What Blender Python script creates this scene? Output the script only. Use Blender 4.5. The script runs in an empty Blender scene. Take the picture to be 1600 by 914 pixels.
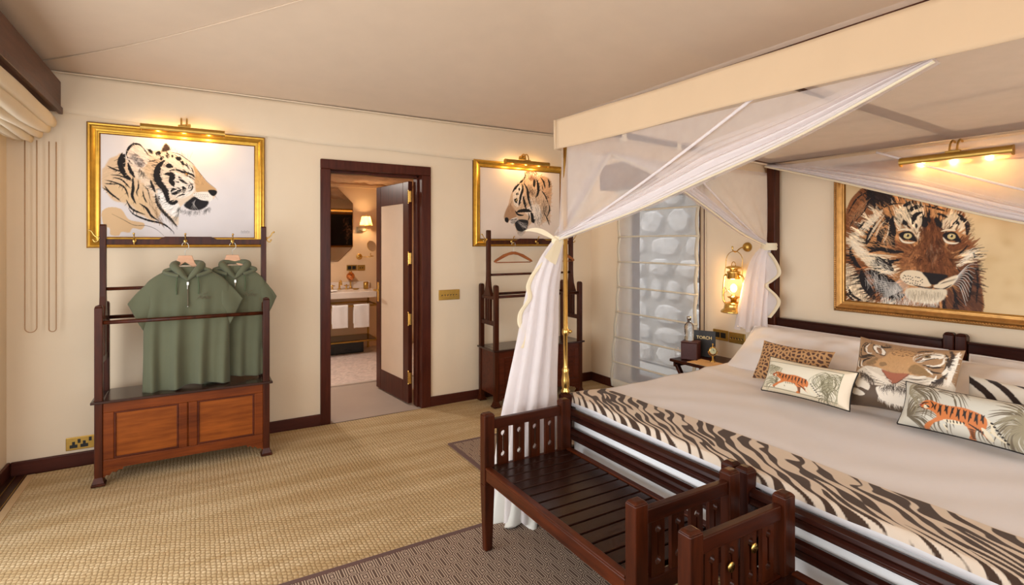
import bpy, bmesh, math, random
import numpy as np
from mathutils import Vector, Matrix

R = math.radians
PI = math.pi
random.seed(7)
scene = bpy.context.scene
COL = scene.collection

# ------------------------------------------------------------------ camera
cam_d = bpy.data.cameras.new('camera')
cam = bpy.data.objects.new('camera', cam_d)
COL.objects.link(cam)
cam.location = (-3.7215, -4.57, 1.5)
cam.rotation_euler = (R(90), 0, R(-30.66))
cam_d.sensor_width = 36.0
cam_d.lens = 36.0 * 830.0 / 1600.0
cam_d.shift_y = -77.0 / 1600.0
cam_d.clip_start = 0.05
scene.camera = cam

# ------------------------------------------------------------------ colour management, world, daylight
vs = scene.view_settings
vs.view_transform = 'Standard'
vs.look = 'None'
vs.exposure = -0.20
vs.gamma = 1.0
vs.use_curve_mapping = False
try:
    scene.cycles.transparent_max_bounces = 24
    scene.cycles.sample_clamp_indirect = 6.0
    scene.cycles.max_bounces = 10
    scene.cycles.diffuse_bounces = 5
except Exception:
    pass

world = bpy.data.worlds.new('sky')
scene.world = world
world.use_nodes = True
bgn = world.node_tree.nodes['Background']
bgn.inputs['Color'].default_value = (0.86, 0.93, 1.0, 1)
bgn.inputs['Strength'].default_value = 2.6


def lamp(name, kind, loc, rot, energy, color, **kw):
    d = bpy.data.lights.new(name, kind)
    d.energy = energy
    d.color = color
    for k, v in kw.items():
        setattr(d, k, v)
    o = bpy.data.objects.new(name, d)
    o.location = loc
    o.rotation_euler = rot
    COL.objects.link(o)
    return o


# daylight entering by the glazed front of the tent behind the photographer and by the left sliding doors
lamp('front_daylight', 'AREA', (-2.4, -7.55, 1.45), (R(90), 0, 0), 84, (1.0, 0.97, 0.935),
     shape='RECTANGLE', size=4.4, size_y=2.1)
lamp('left_daylight', 'AREA', (-4.95, -2.9, 1.25), (R(90), 0, R(-90)), 74, (1.0, 0.97, 0.93),
     shape='RECTANGLE', size=3.4, size_y=1.9)
lamp('sun', 'SUN', (0, 0, 6), (R(50), 0, R(-155)), 4.0, (1.0, 0.95, 0.86), angle=R(1.5))


# ------------------------------------------------------------------ helpers
def lin(c):
    out = []
    for v in c[:3]:
        v = v / 255.0
        out.append(v / 12.92 if v <= 0.04045 else ((v + 0.055) / 1.055) ** 2.4)
    return (out[0], out[1], out[2], 1.0)


class NT:
    """tiny node builder"""
    def __init__(self, name):
        self.m = bpy.data.materials.new(name)
        self.m.use_nodes = True
        self.t = self.m.node_tree
        self.b = self.t.nodes['Principled BSDF']
        self.out = self.t.nodes['Material Output']

    def n(self, kind, **kw):
        nd = self.t.nodes.new(kind)
        for k, v in kw.items():
            if k in nd.inputs:
                nd.inputs[k].default_value = v
            else:
                setattr(nd, k, v)
        return nd

    def l(self, a, b):
        self.t.links.new(a, b)

    def math(self, op, a, b=None, c=None):
        nd = self.t.nodes.new('ShaderNodeMath')
        nd.operation = op
        for i, x in enumerate((a, b, c)):
            if x is None:
                continue
            if isinstance(x, (int, float)):
                nd.inputs[i].default_value = x
            else:
                self.l(x, nd.inputs[i])
        return nd.outputs[0]

    def mix(self, fac, a, b):
        nd = self.t.nodes.new('ShaderNodeMix')
        nd.data_type = 'RGBA'
        for sock, x in ((nd.inputs[0], fac), (nd.inputs[6], a), (nd.inputs[7], b)):
            if isinstance(x, (int, float)):
                sock.default_value = x
            elif isinstance(x, tuple):
                sock.default_value = x
            else:
                self.l(x, sock)
        return nd.outputs[2]

    def coords(self, scale=(1, 1, 1), kind='Object'):
        tc = self.n('ShaderNodeTexCoord')
        mp = self.n('ShaderNodeMapping')
        mp.inputs['Scale'].default_value = scale
        self.l(tc.outputs[kind], mp.inputs['Vector'])
        return mp.outputs[0]

    def noise(self, vec, scale=5.0, detail=4.0, rough=0.55):
        nd = self.n('ShaderNodeTexNoise')
        nd.inputs['Scale'].default_value = scale
        nd.inputs['Detail'].default_value = detail
        nd.inputs['Roughness'].default_value = rough
        self.l(vec, nd.inputs['Vector'])
        return nd.outputs['Fac']

    def ramp(self, fac, lo, hi):
        nd = self.n('ShaderNodeMapRange')
        nd.inputs[1].default_value = lo
        nd.inputs[2].default_value = hi
        nd.clamp = True
        self.l(fac, nd.inputs[0])
        return nd.outputs[0]

    def bump(self, h, strength=0.3, dist=0.01):
        nd = self.n('ShaderNodeBump')
        nd.inputs['Strength'].default_value = strength
        nd.inputs['Distance'].default_value = dist
        self.l(h, nd.inputs['Height'])
        self.l(nd.outputs[0], self.b.inputs['Normal'])


def mat_plain(name, c, rough=0.6, metal=0.0, var=0.06, scale=14.0, bump=0.0, bscale=60.0, spec=0.5, coat=0.0):
    m = NT(name)
    v = m.coords()
    f = m.noise(v, scale, 3.0)
    a = lin(c)
    d = tuple(x * (1 - var * 2) for x in a[:3]) + (1,)
    u = tuple(min(1, x * (1 + var)) for x in a[:3]) + (1,)
    m.l(m.mix(m.ramp(f, 0.3, 0.7), d, u), m.b.inputs['Base Color'])
    m.b.inputs['Roughness'].default_value = rough
    m.b.inputs['Metallic'].default_value = metal
    m.b.inputs['Specular IOR Level'].default_value = spec
    m.b.inputs['Coat Weight'].default_value = coat
    if bump:
        m.bump(m.noise(v, bscale, 3.0), bump, 0.004)
    return m.m


def mat_wood(name, c, c2, rough=0.36, axis='z', scale=1.0, coat=0.04):
    m = NT(name)
    s = {'x': (2, 22, 22), 'y': (22, 2, 22), 'z': (22, 22, 2)}[axis]
    v = m.coords(tuple(k * scale for k in s))
    f1 = m.noise(v, 1.6, 6.0, 0.65)
    v2 = m.coords((3, 3, 3))
    f2 = m.noise(v2, 1.3, 3.0)
    fac = m.math('ADD', m.math('MULTIPLY', m.ramp(f1, 0.3, 0.72), 0.75), m.math('MULTIPLY', m.ramp(f2, 0.3, 0.7), 0.25))
    m.l(m.mix(fac, lin(c), lin(c2)), m.b.inputs['Base Color'])
    m.b.inputs['Roughness'].default_value = rough
    m.b.inputs['Specular IOR Level'].default_value = 0.18
    m.b.inputs['Coat Weight'].default_value = coat
    m.b.inputs['Coat Roughness'].default_value = 0.25
    m.bump(f1, 0.12, 0.002)
    return m.m


def mat_emit(name, c, strength):
    m = NT(name)
    m.b.inputs['Base Color'].default_value = lin(c)
    m.b.inputs['Emission Color'].default_value = lin(c)
    m.b.inputs['Emission Strength'].default_value = strength
    return m.m


def mat_net(name, c, alpha, translucent=0.45, weave=0.0):
    m = NT(name)
    d = m.n('ShaderNodeBsdfDiffuse'); d.inputs['Color'].default_value = lin(c)
    t = m.n('ShaderNodeBsdfTranslucent'); t.inputs['Color'].default_value = lin(c)
    tr = m.n('ShaderNodeBsdfTransparent')
    mx = m.n('ShaderNodeMixShader'); mx.inputs[0].default_value = translucent
    m.l(d.outputs[0], mx.inputs[1]); m.l(t.outputs[0], mx.inputs[2])
    mo = m.n('ShaderNodeMixShader')
    v = m.coords()
    f = m.noise(v, 9.0, 3.0)
    fac = m.math('ADD', alpha - 0.06, m.math('MULTIPLY', f, 0.12))
    m.l(fac, mo.inputs[0])
    m.l(tr.outputs[0], mo.inputs[1]); m.l(mx.outputs[0], mo.inputs[2])
    m.l(mo.outputs[0], m.out.inputs['Surface'])
    return m.m


def mat_cloth(name, c, translucent=0.0, bump=0.15, bscale=250.0, var=0.03, rough=0.9):
    m = NT(name)
    v = m.coords()
    f = m.noise(v, 6.0, 3.0)
    a = lin(c)
    col = m.mix(m.ramp(f, 0.3, 0.7), tuple(x * (1 - var) for x in a[:3]) + (1,), tuple(min(1, x * (1 + var)) for x in a[:3]) + (1,))
    m.l(col, m.b.inputs['Base Color'])
    m.b.inputs['Roughness'].default_value = rough
    m.b.inputs['Specular IOR Level'].default_value = 0.2
    m.b.inputs['Sheen Weight'].default_value = 0.15
    m.bump(m.noise(v, bscale, 2.0), bump, 0.002)
    if translucent > 0:
        t = m.n('ShaderNodeBsdfTranslucent')
        m.l(col, t.inputs['Color'])
        mx = m.n('ShaderNodeMixShader'); mx.inputs[0].default_value = translucent
        m.l(m.b.outputs[0], mx.inputs[1]); m.l(t.outputs[0], mx.inputs[2])
        m.l(mx.outputs[0], m.out.inputs['Surface'])
    return m.m


def mat_glass(name, tint=(1, 1, 1, 1), rough=0.02):
    m = NT(name)
    g = m.n('ShaderNodeBsdfGlossy'); g.inputs['Roughness'].default_value = rough
    tr = m.n('ShaderNodeBsdfTransparent'); tr.inputs['Color'].default_value = tint
    fr = m.n('ShaderNodeFresnel'); fr.inputs['IOR'].default_value = 1.5
    mx = m.n('ShaderNodeMixShader')
    ge = m.n('ShaderNodeNewGeometry')
    fac = m.math('MULTIPLY', m.math('MULTIPLY_ADD', fr.outputs[0], 0.9, 0.02), m.math('SUBTRACT', 1.0, ge.outputs['Backfacing']))
    m.l(fac, mx.inputs[0])
    m.l(tr.outputs[0], mx.inputs[1]); m.l(g.outputs[0], mx.inputs[2])
    m.l(mx.outputs[0], m.out.inputs['Surface'])
    return m.m


def mat_print(name, rough=0.8, bump=0.1, spec=0.3, sheen=0.0):
    """flat print: colour comes with the cloth or paper itself (colour attribute 'print')"""
    m = NT(name)
    a = m.n('ShaderNodeVertexColor'); a.layer_name = 'print'
    m.l(a.outputs['Color'], m.b.inputs['Base Color'])
    m.b.inputs['Roughness'].default_value = rough
    m.b.inputs['Specular IOR Level'].default_value = spec
    m.b.inputs['Sheen Weight'].default_value = sheen
    v = m.coords()
    m.bump(m.noise(v, 320.0, 2.0), bump, 0.002)
    return m.m


# ------------------------------------------------------------------ objects
USED = set()


def link(o):
    COL.objects.link(o)
    return o


def thing(name, label, cat, loc=(0, 0, 0), rot=None, group=None):
    o = bpy.data.objects.new(name, None)
    link(o)
    o.empty_display_size = 0.05
    o.location = loc
    if rot is not None:
        o.rotation_euler = rot
    o['label'] = label
    o['category'] = cat
    if group:
        o['group'] = group
    return o


def tag(o, label, cat, group=None):
    o['label'] = label
    o['category'] = cat
    if group:
        o['group'] = group
    return o


def world_off(p):
    off = Vector((0, 0, 0))
    while p is not None:
        off = off + p.location
        p = p.parent
    return off


class MB:
    """collects shapes (world coordinates) and links them as ONE mesh object"""
    def __init__(self):
        self.v = []
        self.f = []

    def add(self, vs, fs):
        o = len(self.v)
        self.v.extend([tuple(p) for p in vs])
        self.f.extend([tuple(i + o for i in q) for q in fs])
        return self

    def box(self, x0, x1, y0, y1, z0, z1):
        x0, x1 = min(x0, x1), max(x0, x1); y0, y1 = min(y0, y1), max(y0, y1); z0, z1 = min(z0, z1), max(z0, z1)
        v = [(x0, y0, z0), (x1, y0, z0), (x1, y1, z0), (x0, y1, z0), (x0, y0, z1), (x1, y0, z1), (x1, y1, z1), (x0, y1, z1)]
        f = [(0, 3, 2, 1), (4, 5, 6, 7), (0, 1, 5, 4), (1, 2, 6, 5), (2, 3, 7, 6), (3, 0, 4, 7)]
        return self.add(v, f)

    def taper(self, c0, s0, c1, s1):
        """box between two rectangles: centre (x,y,z), half sizes (hx,hy)"""
        v = []
        for c, s in ((c0, s0), (c1, s1)):
            for sx, sy in ((-1, -1), (1, -1), (1, 1), (-1, 1)):
                v.append((c[0] + sx * s[0], c[1] + sy * s[1], c[2]))
        f = [(0, 3, 2, 1), (4, 5, 6, 7), (0, 1, 5, 4), (1, 2, 6, 5), (2, 3, 7, 6), (3, 0, 4, 7)]
        return self.add(v, f)

    def bar(self, p0, p1, w, h, up=(0, 0, 1)):
        p0, p1 = Vector(p0), Vector(p1)
        d = (p1 - p0).normalized()
        s = d.cross(Vector(up))
        if s.length < 1e-4:
            s = d.cross(Vector((1, 0, 0)))
        s.normalize()
        u = s.cross(d)
        v = []
        for p in (p0, p1):
            for a, b in ((-1, -1), (1, -1), (1, 1), (-1, 1)):
                v.append(p + s * (a * w / 2) + u * (b * h / 2))
        f = [(0, 3, 2, 1), (4, 5, 6, 7), (0, 1, 5, 4), (1, 2, 6, 5), (2, 3, 7, 6), (3, 0, 4, 7)]
        return self.add(v, f)

    def tube(self, pts, r, n=10, cap=True, flat=1.0, up=None):
        pts = [Vector(p) for p in pts]
        rs = r if isinstance(r, (list, tuple)) else [r] * len(pts)
        v, f = [], []
        prev = None
        for i, p in enumerate(pts):
            a = pts[max(0, i - 1)]; b = pts[min(len(pts) - 1, i + 1)]
            d = (b - a).normalized()
            if prev is None:
                ref = Vector(up) if up else (Vector((0, 0, 1)) if abs(d.z) < 0.9 else Vector((1, 0, 0)))
                s = d.cross(ref).normalized()
            else:
                s = (prev - d * prev.dot(d)).normalized()
            prev = s
            u = d.cross(s)
            for k in range(n):
                t = 2 * PI * k / n
                v.append(p + s * (math.cos(t) * rs[i]) + u * (math.sin(t) * rs[i] * flat))
        m = len(pts)
        for i in range(m - 1):
            for k in range(n):
                k2 = (k + 1) % n
                f.append((i * n + k, i * n + k2, (i + 1) * n + k2, (i + 1) * n + k))
        if cap:
            f.append(tuple(range(n - 1, -1, -1)))
            f.append(tuple((m - 1) * n + k for k in range(n)))
        return self.add(v, f)

    def lathe(self, prof, c, n=24, axis='z', cap=True):
        """prof = [(r, h)...] about axis through c"""
        v, f = [], []
        for r, h in prof:
            for k in range(n):
                t = 2 * PI * k / n
                a, b = r * math.cos(t), r * math.sin(t)
                if axis == 'z':
                    v.append((c[0] + a, c[1] + b, c[2] + h))
                elif axis == 'y':
                    v.append((c[0] + a, c[1] + h, c[2] - b))
                else:
                    v.append((c[0] + h, c[1] + a, c[2] + b))
        m = len(prof)
        for i in range(m - 1):
            for k in range(n):
                k2 = (k + 1) % n
                f.append((i * n + k, i * n + k2, (i + 1) * n + k2, (i + 1) * n + k))
        if cap:
            f.append(tuple(range(n - 1, -1, -1)))
            f.append(tuple((m - 1) * n + k for k in range(n)))
        return self.add(v, f)

    def sphere(self, c, r, n=14, m=8, sc=(1, 1, 1)):
        v, f = [], []
        for i in range(m + 1):
            ph = PI * i / m
            for k in range(n):
                t = 2 * PI * k / n
                v.append((c[0] + sc[0] * r * math.sin(ph) * math.cos(t), c[1] + sc[1] * r * math.sin(ph) * math.sin(t), c[2] - sc[2] * r * math.cos(ph)))
        for i in range(m):
            for k in range(n):
                k2 = (k + 1) % n
                f.append((i * n + k, i * n + k2, (i + 1) * n + k2, (i + 1) * n + k))
        return self.add(v, f)

    def prism(self, poly, axis, a0, a1):
        """extrude a 2-D outline along axis ('x': (y,z), 'y': (x,z), 'z': (x,y))"""
        def P(p, a):
            return {'x': (a, p[0], p[1]), 'y': (p[0], a, p[1]), 'z': (p[0], p[1], a)}[axis]
        n = len(poly)
        v = [P(p, a0) for p in poly] + [P(p, a1) for p in poly]
        f = [tuple(range(n)), tuple(range(2 * n - 1, n - 1, -1))]
        for i in range(n):
            j = (i + 1) % n
            f.append((i, i + n, j + n, j))
        return self.add(v, f)

    def grid(self, fn, nu, nv, closed_u=False):
        v, f = [], []
        for j in range(nv + 1):
            for i in range(nu + (0 if closed_u else 1)):
                v.append(fn(i / nu, j / nv))
        w = nu + (0 if closed_u else 1)
        for j in range(nv):
            for i in range(nu):
                i2 = (i + 1) % w
                f.append((j * w + i, j * w + i2, (j + 1) * w + i2, (j + 1) * w + i))
        return self.add(v, f)

    def build(self, name, mat, parent=None, bevel=0.0, smooth=False, solid=0.0, local=False, segs=2, subd=0, offset=0.0):
        me = bpy.data.meshes.new(name)
        off = Vector((0, 0, 0)) if (parent is None or local) else world_off(parent)
        vv = [(p[0] - off[0], p[1] - off[1], p[2] - off[2]) for p in self.v]
        me.from_pydata(vv, [], self.f)
        bm = bmesh.new(); bm.from_mesh(me)
        bmesh.ops.recalc_face_normals(bm, faces=bm.faces)
        bm.to_mesh(me); bm.free()
        me.materials.append(mat)
        if smooth:
            me.polygons.foreach_set('use_smooth', [True] * len(me.polygons))
        o = bpy.data.objects.new(name, me)
        link(o)
        if parent is not None:
            o.parent = parent
        if solid:
            md = o.modifiers.new('thickness', 'SOLIDIFY'); md.thickness = solid; md.offset = offset
        if subd:
            md = o.modifiers.new('smooth', 'SUBSURF'); md.levels = subd; md.render_levels = subd
        if bevel:
            md = o.modifiers.new('bevel', 'BEVEL'); md.width = bevel; md.segments = segs
            md.limit_method = 'ANGLE'; md.angle_limit = R(40)
        return o


def shade(o, angle=40):
    """smooth with sharp edges kept"""
    me = o.data
    me.polygons.foreach_set('use_smooth', [True] * len(me.polygons))
    try:
        me.set_sharp_from_angle(angle=R(angle))
    except Exception:
        pass
    return o


def struct(o):
    o['kind'] = 'structure'
    return o


def copy_tree(o, parent=None):
    c = o.copy(); COL.objects.link(c)
    if parent is not None:
        c.parent = parent
    for ch in list(o.children):
        copy_tree(ch, c)
    return c


def spline(pts, n=8, closed=False):
    """Catmull-Rom through pts"""
    P = [np.array(p, float) for p in pts]
    m = len(P)
    if m < 3 and not closed:
        return [P[0] + (P[-1] - P[0]) * t / n for t in range(n + 1)]
    out = []
    rng = range(m) if closed else range(m - 1)
    for i in rng:
        if closed:
            p0, p1, p2, p3 = P[(i - 1) % m], P[i], P[(i + 1) % m], P[(i + 2) % m]
        else:
            p0, p1, p2, p3 = P[max(0, i - 1)], P[i], P[i + 1], P[min(m - 1, i + 2)]
        for k in range(n):
            t = k / n
            out.append(0.5 * ((2 * p1) + (-p0 + p2) * t + (2 * p0 - 5 * p1 + 4 * p2 - p3) * t * t + (-p0 + 3 * p1 - 3 * p2 + p3) * t ** 3))
    if not closed:
        out.append(P[-1])
    return out


def text_mesh(name, body, size, mat, parent, loc, rot, depth=0.0008):
    """flat lettering, turned into a mesh and laid on its thing (loc in the parent's own space)"""
    cu = bpy.data.curves.new(name, 'FONT')
    cu.body = body; cu.size = size; cu.extrude = depth
    cu.align_x = 'CENTER'; cu.align_y = 'CENTER'
    tmp = bpy.data.objects.new(name + '_curve', cu); COL.objects.link(tmp)
    dg = bpy.context.evaluated_depsgraph_get()
    me = bpy.data.meshes.new_from_object(tmp.evaluated_get(dg))
    bpy.data.objects.remove(tmp); bpy.data.curves.remove(cu)
    me.materials.clear(); me.materials.append(mat)
    o = bpy.data.objects.new(name, me); COL.objects.link(o)
    o.parent = parent; o.location = loc; o.rotation_euler = rot
    return o


# ------------------------------------------------------------------ materials
M = {}
M['wall'] = mat_plain('wall_canvas', (230, 212, 186), 0.95, var=0.012, scale=2.0, bump=0.08, bscale=400, spec=0.15)
M['valance_wall'] = mat_cloth('wall_valance_canvas', (230, 212, 186), 0, 0.1, 300, 0.015)
M['tent'] = mat_cloth('tent_canvas', (216, 194, 170), 0, 0.1, 260, 0.02)
M['wood'] = mat_wood('mahogany', (30, 11, 5), (84, 36, 15), 0.34)
M['wood_x'] = mat_wood('mahogany_along_x', (30, 11, 6), (76, 31, 13), 0.34, 'x')
M['wood_y'] = mat_wood('mahogany_along_y', (34, 12, 6), (96, 42, 17), 0.34, 'y')
M['seat_wood'] = mat_wood('bench_seat_wood', (26, 12, 9), (52, 26, 18), 0.26, 'x', coat=0.15)
M['bed_wood'] = mat_wood('bed_wood', (30, 12, 9), (62, 28, 19), 0.26, 'y')
M['bed_post'] = mat_wood('bed_post_wood', (34, 13, 9), (72, 32, 20), 0.26, 'z')
M['door_wood'] = mat_wood('door_wood', (52, 19, 12), (88, 40, 26), 0.34, 'z')
M['chest'] = mat_wood('chest_wood', (78, 32, 10), (128, 62, 22), 0.34, 'x')
M['panel'] = mat_wood('chest_panel_wood', (100, 46, 12), (154, 82, 28), 0.34, 'x')
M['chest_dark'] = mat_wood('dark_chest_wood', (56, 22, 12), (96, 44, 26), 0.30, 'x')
M['chest_top'] = mat_wood('chest_top_wood', (34, 17, 13), (64, 36, 28), 0.22, 'x', coat=0.5)
M['base'] = mat_wood('baseboard_wood', (58, 25, 18), (84, 40, 28), 0.4, 'x')
M['floor'] = mat_wood('dark_floor', (34, 16, 12), (62, 30, 20), 0.32, 'y')
M['hanger'] = mat_wood('hanger_wood', (120, 62, 28), (170, 100, 52), 0.4, 'x')
M['hanger_pale'] = mat_wood('pale_hanger_wood', (188, 138, 104), (222, 178, 146), 0.45, 'x')
M['brass'] = mat_plain('brass', (226, 188, 108), 0.24, 1.0, 0.05, 20)
M['brass_dull'] = mat_plain('satin_brass', (196, 160, 84), 0.38, 1.0, 0.06, 30)
M['gold'] = mat_plain('gilt_moulding', (212, 166, 70), 0.33, 0.9, 0.08, 25, bump=0.1)
M['gold_dark'] = mat_plain('dark_gilt', (128, 84, 24), 0.42, 0.8, 0.12, 25)
M['bronze'] = mat_plain('bronze_gilt', (190, 140, 78), 0.34, 0.75, 0.1, 30, bump=0.1)
M['black'] = mat_plain('black_plastic', (18, 17, 17), 0.45, 0, 0.02)
M['olive'] = mat_cloth('olive_fleece', (93, 95, 74), 0, 0.35, 420, 0.05)
M['olive_dark'] = mat_cloth('olive_cord', (76, 88, 62), 0, 0.2, 300, 0.05)
M['thread'] = mat_plain('brown_thread', (96, 84, 64), 0.8, 0, 0.05)
M['steel'] = mat_plain('zip_metal', (190, 186, 176), 0.3, 1.0, 0.03)
M['white_cloth'] = mat_cloth('white_cotton', (224, 222, 225), 0, 0.06, 300, 0.012)
M['pillow_white'] = mat_cloth('pillow_cotton', (232, 226, 222), 0, 0.06, 300, 0.012)
M['mattress'] = mat_cloth('mattress_cover', (244, 245, 247), 0, 0.1, 300, 0.02)
M['net'] = mat_net('mosquito_net', (240, 232, 230), 0.44)
M['net_roof'] = mat_net('net_roof', (236, 224, 216), 0.55)
M['net_dense'] = mat_net('gathered_net', (244, 238, 238), 0.88, 0.4)
M['ribbon'] = mat_cloth('cream_binding', (236, 222, 192), 0.15, 0.1, 300, 0.02)
M['canopy'] = mat_cloth('canopy_cotton', (226, 200, 166), 0.25, 0.1, 240, 0.015)
M['curtain_lining'] = mat_cloth('white_lining', (228, 226, 218), 0.1, 0.1, 240, 0.015)
M['blind'] = mat_net('sheer_blind', (232, 234, 238), 0.50, 0.55)
M['blind_tape'] = mat_cloth('blind_tape', (228, 220, 202), 0.2, 0.1, 300, 0.02)
M['roman'] = mat_cloth('roman_blind_canvas', (226, 208, 178), 0.05, 0.1, 240, 0.02)
M['pelmet'] = mat_wood('pelmet_wood', (70, 40, 30), (104, 66, 50), 0.4, 'y')
M['cord'] = mat_plain('blind_cord', (176, 140, 104), 0.7, 0, 0.05)
M['glass'] = mat_glass('clear_glass')
M['clear_glass'] = NT('bottle_glass').m
for _k, _v in (('Transmission Weight', 1.0), ('Roughness', 0.02), ('IOR', 1.42), ('Base Color', (0.97, 0.99, 1.0, 1.0))):
    M['clear_glass'].node_tree.nodes['Principled BSDF'].inputs[_k].default_value = _v
M['mirror'] = mat_plain('mirror_silver', (235, 232, 226), 0.03, 1.0, 0.0)
M['marble'] = mat_plain('white_marble', (228, 214, 202), 0.2, 0, 0.05, 3.0)
M['dark_marble'] = mat_plain('dark_marble', (30, 30, 30), 0.12, 0, 0.15, 6.0)
M['towel'] = mat_cloth('white_towel', (238, 234, 232), 0, 0.5, 380, 0.03)
M['bath_wall'] = mat_plain('bath_plaster', (224, 194, 158), 0.9, 0, 0.02, 2.0)
M['bath_floor'] = mat_plain('bath_floor', (176, 160, 148), 0.5, 0, 0.03, 3.0)
M['bath_stone'] = mat_plain('riven_stone', (214, 196, 186), 0.6, 0, 0.1, 18.0, bump=0.8, bscale=30)
M['bath_ceiling'] = mat_plain('rough_plaster', (206, 172, 142), 0.95, 0, 0.08, 8.0, bump=0.9, bscale=14)
M['shade'] = mat_cloth('lamp_shade', (250, 214, 130), 0.6, 0.1, 200, 0.02)
M['leather'] = mat_plain('oxblood_leather', (70, 26, 22), 0.4, 0, 0.08, 40, bump=0.2)
M['book_black'] = mat_plain('black_leatherette', (26, 20, 20), 0.5, 0, 0.05, 40, bump=0.15)
M['paper'] = mat_plain('tan_paper', (206, 168, 120), 0.8, 0, 0.03)
M['gold_ink'] = mat_plain('gold_foil', (206, 176, 120), 0.35, 0.6, 0.02)
M['dial'] = mat_plain('pale_dial', (206, 212, 178), 0.4, 0, 0.05, 60)
M['stone'] = mat_plain('field_stone', (196, 196, 198), 0.9, 0, 0.12, 6.0, bump=0.6, bscale=18)
M['mortar'] = mat_plain('mortar', (158, 156, 154), 0.95, 0, 0.08, 20, bump=0.4)
M['roofing'] = mat_plain('roof_sheet', (120, 104, 86), 0.8, 0, 0.05)
M['bulb'] = mat_emit('lit_bulb', (255, 196, 96), 30.0)
M['flame'] = mat_emit('lantern_bulb', (255, 190, 92), 40.0)
M['print_paper'] = mat_print('printed_paper', 0.75, 0.05, 0.25)
M['print_canvas'] = mat_print('painted_canvas', 0.7, 0.15, 0.3)
M['print_cloth'] = mat_print('printed_cloth', 0.85, 0.3, 0.15, 0.1)
M['print_silk'] = mat_print('embroidered_silk', 0.5, 0.3, 0.35, 0.1)
M['tassel'] = mat_plain('black_piping', (28, 24, 22), 0.85, 0, 0.05)


def mat_sisal():
    m = NT('sisal_weave')
    tc = m.n('ShaderNodeTexCoord')
    sp = m.n('ShaderNodeSeparateXYZ'); m.l(tc.outputs['Object'], sp.inputs[0])
    x, y = sp.outputs[0], sp.outputs[1]
    nz = m.noise(tc.outputs['Object'], 34.0, 4.0)
    xw = m.math('ADD', x, m.math('MULTIPLY', m.math('SUBTRACT', nz, 0.5), 0.020))
    u = m.math('DIVIDE', xw, 0.021)
    fl = m.math('FLOOR', u)
    odd = m.math('MULTIPLY', m.math('MODULO', m.math('ABSOLUTE', fl), 2.0), 0.5)
    v = m.math('ADD', m.math('DIVIDE', y, 0.026), odd)
    hu = m.math('ABSOLUTE', m.math('SINE', m.math('MULTIPLY', u, PI)))
    hv = m.math('POWER', m.math('ABSOLUTE', m.math('SINE', m.math('MULTIPLY', v, PI))), 0.6)
    h = m.math('MULTIPLY', m.math('POWER', hu, 0.45), hv)
    n1 = m.noise(m.coords((0.7, 6.0, 1)), 1.3, 5.0, 0.65)        # bands woven across the width
    n2 = m.noise(tc.outputs['Object'], 90.0, 2.0)
    c0 = m.mix(m.ramp(n1, 0.36, 0.64), lin((182, 154, 112)), lin((230, 210, 174)))
    c1 = m.mix(m.ramp(n2, 0.25, 0.75), lin((182, 156, 114)), c0)
    c2 = m.mix(m.ramp(h, 0.05, 0.7), lin((158, 130, 90)), c1)
    m.l(c2, m.b.inputs['Base Color'])
    m.b.inputs['Roughness'].default_value = 0.85
    m.b.inputs['Specular IOR Level'].default_value = 0.25
    m.bump(m.math('ADD', h, m.math('MULTIPLY', n2, 0.4)), 0.7, 0.006)
    return m.m


def mat_rug():
    m = NT('patterned_rug')
    tc = m.n('ShaderNodeTexCoord')
    sp = m.n('ShaderNodeSeparateXYZ'); m.l(tc.outputs['Object'], sp.inputs[0])
    x, y = sp.outputs[0], sp.outputs[1]
    a, b, seg = 0.085, 0.150, 0.030

    def lattice(ox, oy):
        u = m.math('SUBTRACT', m.math('FRACT', m.math('ADD', m.math('DIVIDE', x, a), ox)), 0.5)
        v = m.math('SUBTRACT', m.math('FRACT', m.math('ADD', m.math('DIVIDE', y, b), oy)), 0.5)
        ux = m.math('ABSOLUTE', m.math('MULTIPLY', u, a))
        vy = m.math('MAXIMUM', m.math('SUBTRACT', m.math('ABSOLUTE', m.math('MULTIPLY', v, b)), seg), 0.0)
        e1 = m.math('ADD', m.math('MULTIPLY', ux, 0.75), m.math('MULTIPLY', vy, 0.95))
        return m.math('MAXIMUM', ux, e1)
    d1 = lattice(0.0, 0.0)
    d2 = lattice(0.5, 0.5)
    d = m.math('MINIMUM', d1, d2)
    w = m.math('SINE', m.math('MULTIPLY', d, 2 * PI / 0.0105))
    lines = m.ramp(w, -0.25, 0.35)
    n2 = m.noise(tc.outputs['Object'], 400.0, 2.0)
    brown = m.mix(n2, lin((72, 53, 46)), lin((98, 76, 66)))
    pale = m.mix(n2, lin((160, 138, 120)), lin((194, 174, 154)))
    m.l(m.mix(lines, pale, brown), m.b.inputs['Base Color'])
    m.b.inputs['Roughness'].default_value = 0.9
    m.b.inputs['Specular IOR Level'].default_value = 0.2
    m.bump(m.math('ADD', lines, m.math('MULTIPLY', n2, 0.5)), 0.3, 0.002)
    return m.m


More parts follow.
